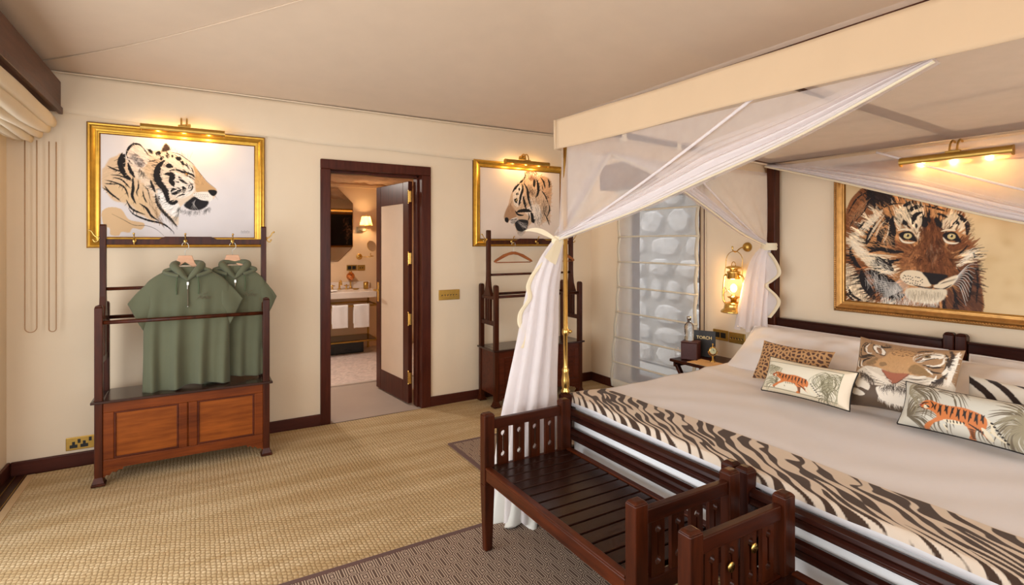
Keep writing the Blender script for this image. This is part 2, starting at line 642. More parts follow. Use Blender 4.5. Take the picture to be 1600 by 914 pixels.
def mat_leopard():
    m = NT('leopard_cloth')
    v = m.coords((1, 1, 1))
    nz = m.n('ShaderNodeTexNoise'); nz.inputs['Scale'].default_value = 24; m.l(v, nz.inputs['Vector'])
    mv = m.n('ShaderNodeVectorMath'); mv.operation = 'MULTIPLY_ADD'
    m.l(nz.outputs['Color'], mv.inputs[0]); mv.inputs[1].default_value = (0.018, 0.018, 0); m.l(v, mv.inputs[2])
    vo = m.n('ShaderNodeTexVoronoi'); vo.feature = 'DISTANCE_TO_EDGE'; vo.voronoi_dimensions = '2D'
    vo.inputs['Scale'].default_value = 42; m.l(mv.outputs[0], vo.inputs['Vector'])
    n2 = m.noise(v, 300.0, 2.0)
    f = m.ramp(vo.outputs['Distance'], 0.17, 0.22)
    m.l(m.mix(f, m.mix(n2, lin((178, 134, 88)), lin((206, 166, 118))), lin((92, 62, 50))), m.b.inputs['Base Color'])
    m.b.inputs['Roughness'].default_value = 0.85
    m.bump(n2, 0.3, 0.002)
    return m.m


M['sisal'] = mat_sisal()
M['rug'] = mat_rug()
M['leopard'] = mat_leopard()
M['rug_edge'] = mat_cloth('rug_binding', (92, 62, 54), 0, 0.3, 300, 0.05)
M['sisal_edge'] = mat_cloth('sisal_binding', (186, 154, 108), 0, 0.3, 300, 0.05)
# ================================================================== SETTING
XL, XR, YB, YF = -4.77, 0.0, 0.0, -7.4
H = 2.64

f = MB().box(XL - 0.15, XR + 0.15, YF - 0.15, 0.0, -0.1, 0.0)
fl = struct(f.build('floor', M['floor']))
# boards and the sliding-door track along the left side, where the matting stops
for k in range(3):
    MB().box(XL + 0.002 + k * 0.05, XL + 0.046 + k * 0.05, YF + 0.2, -0.03, 0.0, 0.012).build('floor_board', M['floor'], fl, bevel=0.003)
for k in range(2):
    MB().box(XL + 0.0465 + k * 0.05, XL + 0.0515 + k * 0.05, YF + 0.2, -0.03, 0.0, 0.009).build('track_rail', M['brass_dull'], fl)

# back wall with the bathroom doorway
DX0, DX1, DZ = -2.785, -1.955, 2.125
w = MB()
w.box(XL - 0.15, DX0, 0.0, 0.15, 0.0, H + 0.12)
w.box(DX1, XR + 0.15, 0.0, 0.15, 0.0, H + 0.12)
w.box(DX0, DX1, 0.0, 0.15, DZ, H + 0.12)
struct(w.build('wall_back', M['wall']))
# head wall with the window
WY0, WY1, WZ0, WZ1 = -1.47, -0.58, 0.12, 2.0
w = MB()
w.box(0, 0.15, WY1, 0.0, 0.0, H + 0.12)
w.box(0, 0.15, YF, WY0, 0.0, H + 0.12)
w.box(0, 0.15, WY0, WY1, 0.0, WZ0)
w.box(0, 0.15, WY0, WY1, WZ1, H + 0.12)
struct(w.build('wall_right', M['wall']))
# left wall with the sliding doors
w = MB()
w.box(XL - 0.15, XL, -0.55, 0.0, 0.0, H + 0.12)
w.box(XL - 0.15, XL, YF, -4.7, 0.0, H + 0.12)
w.box(XL - 0.15, XL, -4.7, -0.55, 2.3, H + 0.12)
struct(w.build('wall_left', M['wall']))
# front wall, mostly glazed
w = MB()
w.box(XL - 0.15, -4.65, YF - 0.15, YF, 0.0, H + 0.12)
w.box(-0.1, XR + 0.15, YF - 0.15, YF, 0.0, H + 0.12)
w.box(-4.65, -0.1, YF - 0.15, YF, 2.5, H + 0.12)
struct(w.build('wall_front', M['wall']))
wf = MB()
for x in (-4.65, -3.18, -1.66, -0.18):
    wf.box(x, x + 0.08, YF - 0.1, YF - 0.04, 0.0, 2.5)
wf.box(-4.65, -0.1, YF - 0.1, YF - 0.04, 2.42, 2.5)
struct(wf.build('window_2', M['door_wood'], bevel=0.004))
wf = MB()
for y in (-4.7, -2.66, -0.63):
    wf.box(XL - 0.11, XL - 0.05, y, y + 0.08, 0.0, 2.3)
wf.box(XL - 0.11, XL - 0.05, -4.7, -0.55, 2.22, 2.3)
struct(wf.build('window_3', M['door_wood'], bevel=0.004))


# tent ceiling: shallow at the eaves, rising to a ridge, with creased hips
def ceil_z(x, y):
    db = -y; dl = x - XL; dh = XR - x; df = y - YF
    def g(d):
        d = max(d, 0.0)
        return 0.012 * d + 0.062 * d * d if d < 2.4 else 0.386 + 0.30 * (d - 2.4)
    z = min(g(db), g(dl) * 1.02, g(dh), g(df))
    # soft folds where the canvas is stretched between its ties
    z += 0.012 * math.sin(1.7 * x + 0.6) * min(1.0, db) * min(1.0, max(0, dl))
    return H + z


c = MB().grid(lambda u, v: (XL - 0.12 + u * (XR - XL + 0.24), YF - 0.12 + v * (-YF + 0.24), ceil_z(XL - 0.12 + u * (XR - XL + 0.24), YF - 0.12 + v * (-YF + 0.24))), 96, 140)
struct(c.build('ceiling', M['tent'], smooth=True, solid=0.03, offset=1.0))
# seam tapes sewn over the hip and the eaves of the tent
pts = [(XL + 0.02 + t, -0.02 - t, ceil_z(XL + 0.02 + t, -0.02 - t) - 0.006) for t in np.linspace(0.02, 2.3, 30)]
struct(MB().tube(pts, 0.004, 6).build('trim_3', M['tent'], smooth=True))

# canvas valance along the top of the walls
def valance_back(u, v):
    x = XL + u * (XR - XL)
    z0 = 2.375 - 0.075 * min(1.0, (x - XL) / 2.6) + 0.008 * math.sin(x * 5.0)
    z = z0 + v * (H - 0.005 - z0)
    y = -0.016 - 0.016 * math.sin(PI * v) * (0.6 + 0.4 * math.sin(3.1 * x)) - 0.004 * math.sin(9 * x) * (1 - v)
    return (x, y, z)
struct(MB().grid(valance_back, 90, 8).build('trim_1', M['valance_wall'], smooth=True, solid=0.004))
def valance_head(u, v):
    y = -0.02 + u * (YF + 0.05)
    z0 = 2.31 + 0.008 * math.sin(y * 5.0)
    return (-0.016 - 0.014 * math.sin(PI * v) * (0.6 + 0.4 * math.sin(3.1 * y)), y, z0 + v * (H - 0.005 - z0))
struct(MB().grid(valance_head, 80, 8).build('trim_2', M['valance_wall'], smooth=True, solid=0.004))
# piped seam at the eave
struct(MB().tube([(XL + 0.02 + t * (XR - XL - 0.04), -0.028, H - 0.012 + 0.006 * math.sin(7 * t)) for t in np.linspace(0, 1, 40)], 0.006, 8).build('trim_4', M['valance_wall'], smooth=True))

# skirting boards
def base(name, x0, x1, y0, y1):
    o = MB().box(x0, x1, y0, y1, 0.0, 0.095).build(name, M['base'], bevel=0.006)
    return struct(o)
base('baseboard_back', XL + 0.022, -2.848, -0.02, -0.001)
base('baseboard_back_2', -1.886, -0.022, -0.02, -0.001)
base('baseboard_right', -0.02, -0.001, YF + 0.02, -0.001)
base('baseboard_left', XL + 0.001, XL + 0.02, -0.55, -0.001)

# ------------------------------------------------------------------ bathroom doorway
d1 = bpy.data.objects.new('door_1', None); link(d1); d1.location = (-2.37, 0.0, 0.0); d1['kind'] = 'structure'
fr = MB()
for x0, x1 in ((-2.849, -2.770), (-1.972, -1.884)):
    fr.box(x0, x1, -0.022, 0.17, 0.0, 2.115)
fr.box(-2.849, -1.884, -0.022, 0.17, 2.1152, 2.195)
fr.build('door_frame', M['door_wood'], d1, bevel=0.005)
st = MB().box(-2.770, -2.752, 0.06, 0.15, 0.0, 2.10).box(-1.990, -1.972, 0.06, 0.15, 0.0, 2.10).box(-2.752, -1.990, 0.06, 0.15, 2.095, 2.115)
st.build('door_stop', M['door_wood'], d1, bevel=0.003)
# leaf opened into the bathroom (about 96 degrees)
leaf_dir = Vector((-0.092, 0.826, 0)).normalized()
leaf_n = Vector((-leaf_dir.y, leaf_dir.x, 0))       # faces left, towards the doorway
P0 = Vector((-1.996, 0.165, 0.012))
LW, LH, LT = 0.745, 2.075, 0.04
def leaf_pt(a, b, h):
    p = P0 + leaf_dir * a + leaf_n * b
    return (p.x, p.y, h)
def leaf_box(mb, a0, a1, b0, b1, z0, z1):
    v = [leaf_pt(a, b, z) for z in (z0, z1) for a, b in ((a0, b0), (a1, b0), (a1, b1), (a0, b1))]
    mb.add(v, [(0, 3, 2, 1), (4, 5, 6, 7), (0, 1, 5, 4), (1, 2, 6, 5), (2, 3, 7, 6), (3, 0, 4, 7)])
lf = MB()
leaf_box(lf, 0, 0.115, 0, LT, 0.012, LH)
leaf_box(lf, LW - 0.105, LW, 0, LT, 0.012, LH)
leaf_box(lf, 0.115, LW - 0.105, 0, LT, 0.012, 0.21)
leaf_box(lf, 0.115, LW - 0.105, 0, LT, LH - 0.20, LH)
leaf = lf.build('door_leaf', M['door_wood'], d1, bevel=0.004)
pn = MB(); leaf_box(pn, 0.112, LW - 0.102, 0.008, LT - 0.008, 0.207, LH - 0.197)
pn.build('canvas_panel', M['tent'], leaf)['label'] = 'pale canvas panel'
hd = MB(); leaf_box(hd, LW - 0.075, LW - 0.035, LT, LT + 0.006, 0.90, 1.10)
hp = [leaf_pt(LW - 0.055, LT + 0.006, 1.02), leaf_pt(LW - 0.055, LT + 0.05, 1.02), leaf_pt(LW - 0.16, LT + 0.055, 1.02)]
hd.tube(hp, 0.009, 10)
hd.build('door_handle', M['brass'], leaf, bevel=0.001)['label'] = 'brass lever handle on a long plate'
for z in (0.26, 0.80, 1.36, 1.93):
    h = MB()
    p = leaf_pt(-0.012, 0.048, 0)
    for k in range(5):
        h.tube([(p[0], p[1] - 0.01, z - 0.052 + k * 0.021), (p[0], p[1] - 0.01, z - 0.033 + k * 0.021)], 0.009, 10)
    h.sphere((p[0], p[1] - 0.01, z + 0.058), 0.008, 10, 6).sphere((p[0], p[1] - 0.01, z - 0.058), 0.008, 10, 6)
    h.box(p[0] + 0.0, p[0] + 0.014, p[1] - 0.045, p[1] - 0.005, z - 0.05, z + 0.05)
    h.build('hinge', M['brass'], d1, smooth=False)

# ------------------------------------------------------------------ bathroom shell
BX0, BX1, BY, BZ = -3.7, -0.75, 3.1, 2.36
struct(MB().box(BX0 - 0.1, BX1 + 0.1, 0.0, BY + 0.1, -0.1, -0.002).build('floor_bathroom', M['bath_floor']))
st = MB().grid(lambda u, v: (BX0 + u * (BX1 - BX0), 1.19 + v * (BY - 1.19), 0.006 + 0.010 * random.random()), 110, 70)
o = st.build('trim_8', M['bath_stone'], smooth=False); struct(o)
struct(MB().box(BX0, BX1, 1.15, 1.19, -0.002, 0.014).build('trim_9', M['marble'], bevel=0.003))
struct(MB().box(BX0 - 0.1, BX1 + 0.1, BY, BY + 0.1, 0, 2.6).build('wall_bathroom_back', M['bath_wall']))
struct(MB().box(BX0 - 0.1, BX0, 0.15, BY, 0, 2.6).build('wall_bathroom_left', M['bath_wall']))
struct(MB().box(BX1, BX1 + 0.1, 0.15, BY, 0, 2.6).build('wall_bathroom_right', M['bath_wall']))
def bceil(u, v):
    x = BX0 + u * (BX1 - BX0); y = 0.15 + v * (BY - 0.15)
    return (x, y, BZ + 0.018 * math.sin(9 * x + 4 * math.sin(5 * y)) * math.sin(11 * y + 3 * math.sin(6 * x)) + 0.010 * math.sin(23 * x + 9 * y))
struct(MB().grid(bceil, 120, 120).build('ceiling_bathroom', M['bath_ceiling'], smooth=True, solid=0.04, offset=1.0))
struct(MB().box(BX0, BX1, BY - 0.02, BY - 0.001, BZ - 0.07, BZ - 0.025).build('trim_7', M['bath_wall'], bevel=0.006))

# ------------------------------------------------------------------ window and what lies behind it
w1 = MB()
w1.box(0.05, 0.10, WY0, WY0 + 0.06, WZ0, WZ1).box(0.05, 0.10, WY1 - 0.06, WY1, WZ0, WZ1)
w1.box(0.05, 0.10, WY0, WY1, WZ0, WZ0 + 0.07).box(0.05, 0.10, WY0, WY1, WZ1 - 0.06, WZ1)
win = struct(w1.build('window_1', M['pelmet'], bevel=0.004))
MB().box(0.072, 0.078, WY0 + 0.06, WY1 - 0.06, WZ0 + 0.07, WZ1 - 0.06).build('pane', M['glass'], win)

# field-stone wall outside, every stone a piece
sw = thing('stone_wall', 'rough pale stone wall seen through the sheer blind of the window', 'wall', (1.15, 0.0, 0.0))
MB().box(1.20, 1.40, -2.4, 2.6, 0.0, 3.0).build('mortar_bed', M['mortar'], sw)
rng = random.Random(5)
z = 0.0
while z < 2.95:
    h = rng.uniform(0.15, 0.34)
    y = -2.35 - rng.uniform(0, .2)
    while y < 2.5:
        wd = rng.uniform(0.22, 0.62)
        n = 9
        cy, cz2 = y + wd / 2, z + h / 2
        ring = []
        for k in range(n):
            t = 2 * PI * k / n + rng.uniform(-.2, .2)
            e = 0.85
            a = math.copysign(abs(math.cos(t)) ** e, math.cos(t)); b = math.copysign(abs(math.sin(t)) ** e, math.sin(t))
            ring.append((cy + a * (wd / 2 - 0.012) * rng.uniform(.84, 1.03), cz2 + b * (h / 2 - 0.010) * rng.uniform(.88, 1.04)))
        dp = rng.uniform(0.02, 0.05)
        v = [(1.21, p[0], max(0.0, p[1])) for p in ring]
        v += [(1.20 - dp * rng.uniform(.6, 1.0), cy + (p[0] - cy) * .82, cz2 + (p[1] - cz2) * .82) for p in ring]
        v.append((1.20 - dp * 1.25, cy + rng.uniform(-.05, .05), cz2 + rng.uniform(-.03, .03)))
        fs = [(k, (k + 1) % n, n + (k + 1) % n, n + k) for k in range(n)] + [(n + k, n + (k + 1) % n, 2 * n) for k in range(n)]
        MB().add(v, fs).build('stone', M['stone'], sw, smooth=False)
        y += wd
    z += h
struct(MB().box(0.15, 3.0, -8.0, 3.5, -0.12, -0.02).build('ground', M['mortar']))
# unseen overhang added to keep direct sun out of the sliding doors
struct(MB().box(XL - 2.4, XL - 0.15, YF - 0.5, 1.0, 2.74, 2.80).build('trim_5', M['roofing']))
struct(MB().box(XR + 0.15, XR + 0.40, YF, 0.25, 2.74, 2.80).build('trim_6', M['roofing']))  # unseen eave strip added to shape the sunlight on the stone wall
struct(MB().box(BX0 - 0.3, BX1 + 0.3, 0.2, BY + 0.3, 2.62, 2.70).build('roof_bathroom', M['roofing']))

# ------------------------------------------------------------------ matting and rugs
sis = thing('sisal_mat', 'straw coloured woven sisal matting covering the floor wall to wall', 'mat', (-2.3, -3.5, 0.0))
def sisal_fn(u, v):
    x = -4.63 + u * 4.60; y = YF + 0.2 + v * (-YF - 0.2 - 0.035)
    z = 0.010 + 0.0025 * math.sin(2.3 * x + 1.1 * y) * math.sin(3.7 * y)
    if v > 0.9:
        y += 0.012 * math.sin(3.1 * x) * (v - 0.9) * 10
    return (x, y, z)
MB().grid(sisal_fn, 60, 90).build('mat_field', M['sisal'], sis, smooth=True)
MB().box(-4.66, -4.62, YF + 0.2, -0.05, 0.001, 0.0125).build('binding', M['sisal_edge'], sis, bevel=0.002)

def rug(name, label, x0, x1, y0, y1, zz):
    r = thing(name, label, 'rug', ((x0 + x1) / 2, (y0 + y1) / 2, zz))
    MB().box(x0 + 0.03, x1 - 0.03, y0 + 0.03, y1 - 0.03, zz, zz + 0.009).build('pile', M['rug'], r)
    e = MB().box(x0, x0 + 0.03, y0, y1, zz, zz + 0.010).box(x1 - 0.03, x1, y0, y1, zz, zz + 0.010)
    e.box(x0 + 0.03, x1 - 0.03, y0, y0 + 0.03, zz, zz + 0.010).box(x0 + 0.03, x1 - 0.03, y1 - 0.03, y1, zz, zz + 0.010)
    e.build('binding', M['rug_edge'], r, bevel=0.002)
rug('patterned_rug', 'brown geometric patterned rug in front of the benches at the bed foot', -4.3, -2.03, -4.6, -2.075, 0.0135)
rug('patterned_rug.001', 'brown patterned bedside rug between bed and right hand clothes stand', -2.13, -0.75, -1.95, -0.955, 0.0135)

# ------------------------------------------------------------------ pelmet and gathered blind at the left doors
pel = thing('blind_pelmet', 'dark wooden pelmet box along the top of the left wall', 'pelmet', (-4.64, -2.5, 2.35))
MB().box(XL + 0.002, -4.495, -4.9, -0.035, 2.365, 2.565).build('pelmet_box', M['pelmet'], pel, bevel=0.004)
MB().box(-4.508, -4.485, -4.9, -0.03, 2.352, 2.395).build('moulding', M['door_wood'], pel, bevel=0.003)
rb = thing('roman_blind', 'cream canvas roman blind drawn up in deep folds under the left pelmet', 'blind', (-4.62, -2.3, 2.2))
folds = [(-4.530, 2.295, 0.052, 0.034), (-4.556, 2.238, 0.056, 0.034), (-4.590, 2.200, 0.055, 0.030), (-4.628, 2.176, 0.052, 0.026), (-4.666, 2.172, 0.048, 0.022), (-4.700, 2.178, 0.042, 0.018)]
for k, (fx, fz, fh, fw) in enumerate(folds):
    ring = []
    L = []
    N = 18
    ys = np.linspace(-4.6, -0.10 - 0.012 * k, 26)
    for j, yy in enumerate(ys):
        sag = 0.010 * math.sin(2.2 * yy + k) + 0.006 * math.sin(5.3 * yy + 2 * k)
        e = 1.0 if 0 < j < len(ys) - 1 else 0.75
        L.append([(fx + e * fw * math.cos(2 * PI * i / N), yy, fz + sag + e * fh * math.sin(2 * PI * i / N) - 0.25 * fw * math.cos(2 * PI * i / N)) for i in range(N)])
    mb = MB()
    v = [p for r_ in L for p in r_]
    fs = [(j * N + i, j * N + (i + 1) % N, (j + 1) * N + (i + 1) % N, (j + 1) * N + i) for j in range(len(L) - 1) for i in range(N)]
    fs += [tuple(range(N)), tuple((len(L) - 1) * N + i for i in range(N - 1, -1, -1))]
    mb.add(v, fs).build('fold', M['roman'], rb, smooth=True)
for k, (cx_, zz, cy_) in enumerate(((-4.635, 0.93, -0.085), (-4.530, 0.925, -0.075))):
    wv = (0.058, 0.036)[k]
    pts = [(cx_ - wv / 2, cy_, 2.16), (cx_ - wv / 2, cy_, 1.5), (cx_ - wv / 2, cy_, zz + wv / 2)]
    pts += [(cx_ - wv / 2 * math.cos(a), cy_, zz + wv / 2 - wv / 2 * math.sin(a)) for a in np.linspace(0.2, PI - 0.2, 9)]
    pts += [(cx_ + wv / 2, cy_, zz + wv / 2), (cx_ + wv / 2, cy_, 1.5), (cx_ + wv / 2, cy_, 2.16)]
    MB().tube(pts, 0.0034, 6).build('pull_cord', M['cord'], rb, smooth=True)
# ================================================================== CLOTHES STANDS
def hook(parent, x, y, z, d=-1, side=0, mat=None):
    """double coat hook on a round rose; side 0 faces the room, +-1 points along x"""
    mat = mat or M['brass']
    m = MB()
    if side == 0:
        P = lambda a, h: (x, y + d * a, z + h)
        m.lathe([(0.0, 0), (0.013, 0.0), (0.013, 0.004), (0.008, 0.008), (0.0, 0.009)] if d > 0 else [(0.0, 0), (0.013, 0.0), (0.013, -0.004), (0.008, -0.008), (0.0, -0.009)], (x, y, z), 16, 'y', cap=False)
    else:
        P = lambda a, h: (x + side * a, y, z + h)
        m.lathe([(0.0, 0), (0.013, 0.0), (0.013, side * 0.004), (0.008, side * 0.008), (0.0, side * 0.009)], (x, y, z), 16, 'x', cap=False)
    up = [P(0.004, 0.0), P(0.018, 0.006), P(0.032, 0.020), P(0.042, 0.040), P(0.052, 0.046)]
    m.tube(spline(up, 5), 0.0042, 8)
    m.sphere(P(0.053, 0.047), 0.007, 10, 6)
    dn = [P(0.004, -0.004), P(0.012, -0.020), P(0.026, -0.026), P(0.034, -0.014)]
    m.tube(spline(dn, 5), 0.0042, 8)
    m.sphere(P(0.034, -0.012), 0.006, 10, 6)
    o = m.build('hook', mat, parent, smooth=True)
    return o


def clothes_stand(name, label, x0, x1, yf, yb, yc, front, panel, post, top, hooks):
    t = thing(name, label, 'clothes stand', ((x0 + x1) / 2, (yf + yb) / 2, 0.0), group='wooden clothes stands')
    p = 0.042
    hz = 1.105
    for x in (x0, x1):
        s = 1 if x == x0 else -1
        for y, in ((yf,), (yb,)):
            sy = 1 if y == yf else -1
            m = MB().box(x, x + s * p, y, y + sy * p, 0.06, hz)
            # rounded top of the post
            m.prism([(x + s * p * a, hz + b) for a, b in ((0, 0), (1, 0), (.85, .010), (.5, .015), (.15, .010))], 'y', y, y + sy * p)
            po = m.build('post', post, t, bevel=0.004)
            cx_, cy_ = x + s * p / 2, y + sy * p / 2
            ft = MB().taper((cx_, cy_, 0.0145), (0.036, 0.036), (cx_, cy_, 0.028), (0.036, 0.036))
            ft.taper((cx_, cy_, 0.028), (0.032, 0.032), (cx_, cy_, 0.066), (0.021, 0.021))
            ft.build('foot', M['wood'], t, bevel=0.003)
        # side rails, flared middle post and its slatted tail
        xa, xb = x + s * 0.008, x + s * 0.034
        for za, zb in ((0.745, 0.785), (0.985, 1.015)):
            MB().box(xa, xb, yf + p, yb - p, za, zb).build('side_rail', post, t, bevel=0.003)
        out = [(-0.021, 1.615), (-0.021, 1.23), (-0.024, 1.16), (-0.034, 1.10), (-0.056, 1.045), (-0.072, 1.0155), (0.072, 1.0155), (0.056, 1.045), (0.034, 1.10), (0.024, 1.16), (0.021, 1.23), (0.021, 1.615), (0.012, 1.622), (-0.012, 1.622)]
        MB().prism([(yc + a, b) for a, b in out], 'x', xa - s * 0.004, xb + s * 0.004).build('tall_post', post, t, bevel=0.003)
        for k in (-1, 0, 1):
            MB().box(xa, xb, yc + k * 0.038 - 0.012, yc + k * 0.038 + 0.012, 0.785, 0.985).build('side_slat', post, t, bevel=0.002)
        # chest end
        MB().box(x + s * 0.008, x + s * 0.030, yf + p, yb - p, 0.115, 0.515).build('side_panel', front, t, bevel=0.003)
    # chest front: a frame with two sunk panels
    yy0, yy1 = yf + 0.006, yf + 0.030
    a, b = x0 + p, x1 - p
    mid = (a + b) / 2
    fr = MB()
    fr.box(a, b, yy0, yy1, 0.455, 0.515)
    fr.box(a, b, yy0, yy1, 0.105, 0.165)
    fr.box(a, a + 0.055, yy0, yy1, 0.165, 0.455)
    fr.box(b - 0.055, b, yy0, yy1, 0.165, 0.455)
    fr.box(mid - 0.052, mid - 0.004, yy0, yy1, 0.165, 0.455)
    fr.box(mid + 0.004, mid + 0.052, yy0, yy1, 0.165, 0.455)
    fr.box(mid - 0.004, mid + 0.004, yy0 + 0.006, yy1, 0.165, 0.455)
    fr.build('chest_front', front, t, bevel=0.004)
    for q0, q1 in ((a + 0.055, mid - 0.052), (mid + 0.052, b - 0.055)):
        pnl = MB().box(q0 - 0.004, q1 + 0.004, yy0 + 0.011, yy1 - 0.002, 0.161, 0.459).build('front_panel', panel, t)
        mo = MB()
        for u0, u1, w0, w1 in ((q0, q1, 0.165, 0.176), (q0, q1, 0.444, 0.455), (q0, q0 + 0.011, 0.176, 0.444), (q1 - 0.011, q1, 0.176, 0.444)):
            mo.box(u0, u1, yy0 + 0.003, yy0 + 0.012, w0, w1)
        mo.build('bead_moulding', M['chest_dark'], pnl, bevel=0.003)
    # scalloped brackets under the chest front
    for s, xx in ((1, a), (-1, b)):
        prof = [(0, 0.105), (0.105, 0.105), (0.098, 0.090), (0.080, 0.094), (0.066, 0.080), (0.048, 0.086), (0.034, 0.066), (0.018, 0.070), (0, 0.050)]
        MB().prism([(xx + s * q, z) for q, z in prof], 'y', yy0 + 0.002, yy1 - 0.004).build('bracket', front, t, bevel=0.001)
    MB().box(a, b, yb - 0.030, yb - 0.010, 0.105, 0.515).build('back_panel', front, t)
    MB().box(a, b, yf + 0.03, yb - 0.03, 0.108, 0.122).build('chest_floor', front, t)
    # moulded top board notched round the posts
    tb = MB().box(x0 - 0.018, x1 + 0.018, yf - 0.016, yf - 0.0005, 0.516, 0.532)
    tb.box(x0 + p + 0.0005, x1 - p - 0.0005, yf - 0.0005, yb + 0.0005, 0.516, 0.532)
    for x in (x0, x1):
        s = 1 if x == x0 else -1
        tb.box(x - s * 0.018, x - s * 0.0005, yf - 0.0005, yb, 0.516, 0.532)
        tb.box(x - s * 0.0005, x + s * p + s * 0.0005, yf + p + 0.0005, yb - p - 0.0005, 0.516, 0.532)
    tb.build('top_board', top, t, bevel=0.004)
    # hat rail with raised middle
    q0, q1 = x0 + 0.030, x1 - 0.030
    xm = (q0 + q1) / 2
    pr = [(q0, 1.490), (q1, 1.490), (q1, 1.528), (xm + 0.17, 1.528), (xm + 0.135, 1.545), (xm - 0.135, 1.545), (xm - 0.17, 1.528), (q0, 1.528)]
    MB().prism(pr, 'y', yc - 0.011, yc + 0.011).build('hat_rail', post, t, bevel=0.003)
    for nm, yy, zz, r in (('hanging_rail', yc, 1.205, 0.011), ('hanging_rail', yf + 0.021, 1.010, 0.0125), ('hanging_rail', yb - 0.021, 1.010, 0.0125)):
        e = 0.020 if nm and abs(yy - yc) > 0.01 else 0.03
        MB().tube([(x0 + e, yy, zz), (x1 - e, yy, zz)], r, 14).build(nm, post, t, smooth=True)
    for hx in hooks:
        hook(t, hx, yc - 0.011, 1.515, -1)
    hook(t, x0 + 0.004, yc, 1.535, 0, -1)
    hook(t, x1 - 0.004, yc, 1.535, 0, 1)
    return t


clothes_stand('clothes_stand', 'tall wooden clothes stand over a two panel chest, left of the doorway', -4.262, -3.282, -0.488, -0.16, -0.29,
              M['chest'], M['panel'], M['wood'], M['chest_top'], (-4.075, -3.79, -3.505))
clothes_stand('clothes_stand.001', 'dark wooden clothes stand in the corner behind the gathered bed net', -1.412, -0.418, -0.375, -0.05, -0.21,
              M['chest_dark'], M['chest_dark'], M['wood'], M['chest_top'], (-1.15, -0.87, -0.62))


# ------------------------------------------------------------------ hangers
def hanger(name, label, x, y, ztop, wood, w=0.20, rot=0.0, bar=True, thick=0.018, drop=0.075):
    """ztop = where its wire hook passes over the peg"""
    t = thing(name, label, 'hanger', (x, y, ztop), (0, 0, rot), group='wooden coat hangers')
    # wire hook (local space)
    zb = -0.088
    pts = [(0.0, 0, zb), (0.0, 0, -0.05), (0.017, 0, -0.035), (0.020, 0, -0.015), (0.010, 0, 0.002), (-0.006, 0, 0.004), (-0.017, 0, -0.006), (-0.018, 0, -0.018)]
    MB().tube(spline(pts, 6), 0.0020, 8).build('wire_hook', M['steel'], t, smooth=True, local=True)
    top = [(-w, zb - drop - 0.014), (-w * 0.92, zb - drop + 0.004), (-w * 0.5, zb - drop * 0.42 + 0.010), (-0.045, zb - 0.004), (-0.018, zb + 0.004), (0.018, zb + 0.004), (0.045, zb - 0.004), (w * 0.5, zb - drop * 0.42 + 0.010), (w * 0.92, zb - drop + 0.004), (w, zb - drop - 0.014)]
    bot = [(w * 0.95, zb - drop - 0.022), (w * 0.5, zb - drop * 0.5 - 0.016), (0.05, zb - 0.030), (0.0, zb - 0.022), (-0.05, zb - 0.030), (-w * 0.5, zb - drop * 0.5 - 0.016), (-w * 0.95, zb - drop - 0.022)]
    MB().prism(top + bot, 'y', -thick / 2, thick / 2).build('shoulders', wood, t, bevel=0.003, local=True)
    if bar:
        MB().tube([(-w * 0.90, 0, zb - drop - 0.022), (w * 0.90, 0, zb - drop - 0.022)], 0.005, 10).build('trouser_bar', wood, t, smooth=True, local=True)
    return t


hanger('coat_hanger', 'bare brown wooden hanger on the corner stand, left of the bed net', -1.15, -0.258, 1.505, M['hanger'], 0.205, R(-4))
hanger('coat_hanger.001', 'bare brown wooden hanger half hidden behind the gathered bed net', -0.62, -0.258, 1.505, M['hanger'], 0.205, R(6))


def neck_hanger(name, label, x, y, ztop):
    t = thing(name, label, 'hanger', (x, y, ztop), group='wooden coat hangers')
    pts = [(0.0, 0.012, -0.082), (0.0, 0.006, -0.05), (0.017, 0, -0.035), (0.020, 0, -0.015), (0.010, 0, 0.002), (-0.006, 0, 0.004), (-0.017, 0, -0.006), (-0.018, 0, -0.018)]
    MB().tube(spline(pts, 6), 0.0020, 8).build('wire_hook', M['steel'], t, smooth=True, local=True)
    top = [(-0.12, -0.200), (-0.085, -0.165), (-0.055, -0.130), (-0.042, -0.095), (-0.040, -0.083), (0.040, -0.083), (0.042, -0.095), (0.055, -0.130), (0.085, -0.165), (0.12, -0.200)]
    bot = [(0.11, -0.218), (0.07, -0.190), (0.03, -0.150), (0.0, -0.128), (-0.03, -0.150), (-0.07, -0.190), (-0.11, -0.218)]
    MB().prism(top + bot, 'y', 0.002, 0.022).build('shoulders', M['hanger_pale'], t, bevel=0.004, local=True)
    return t


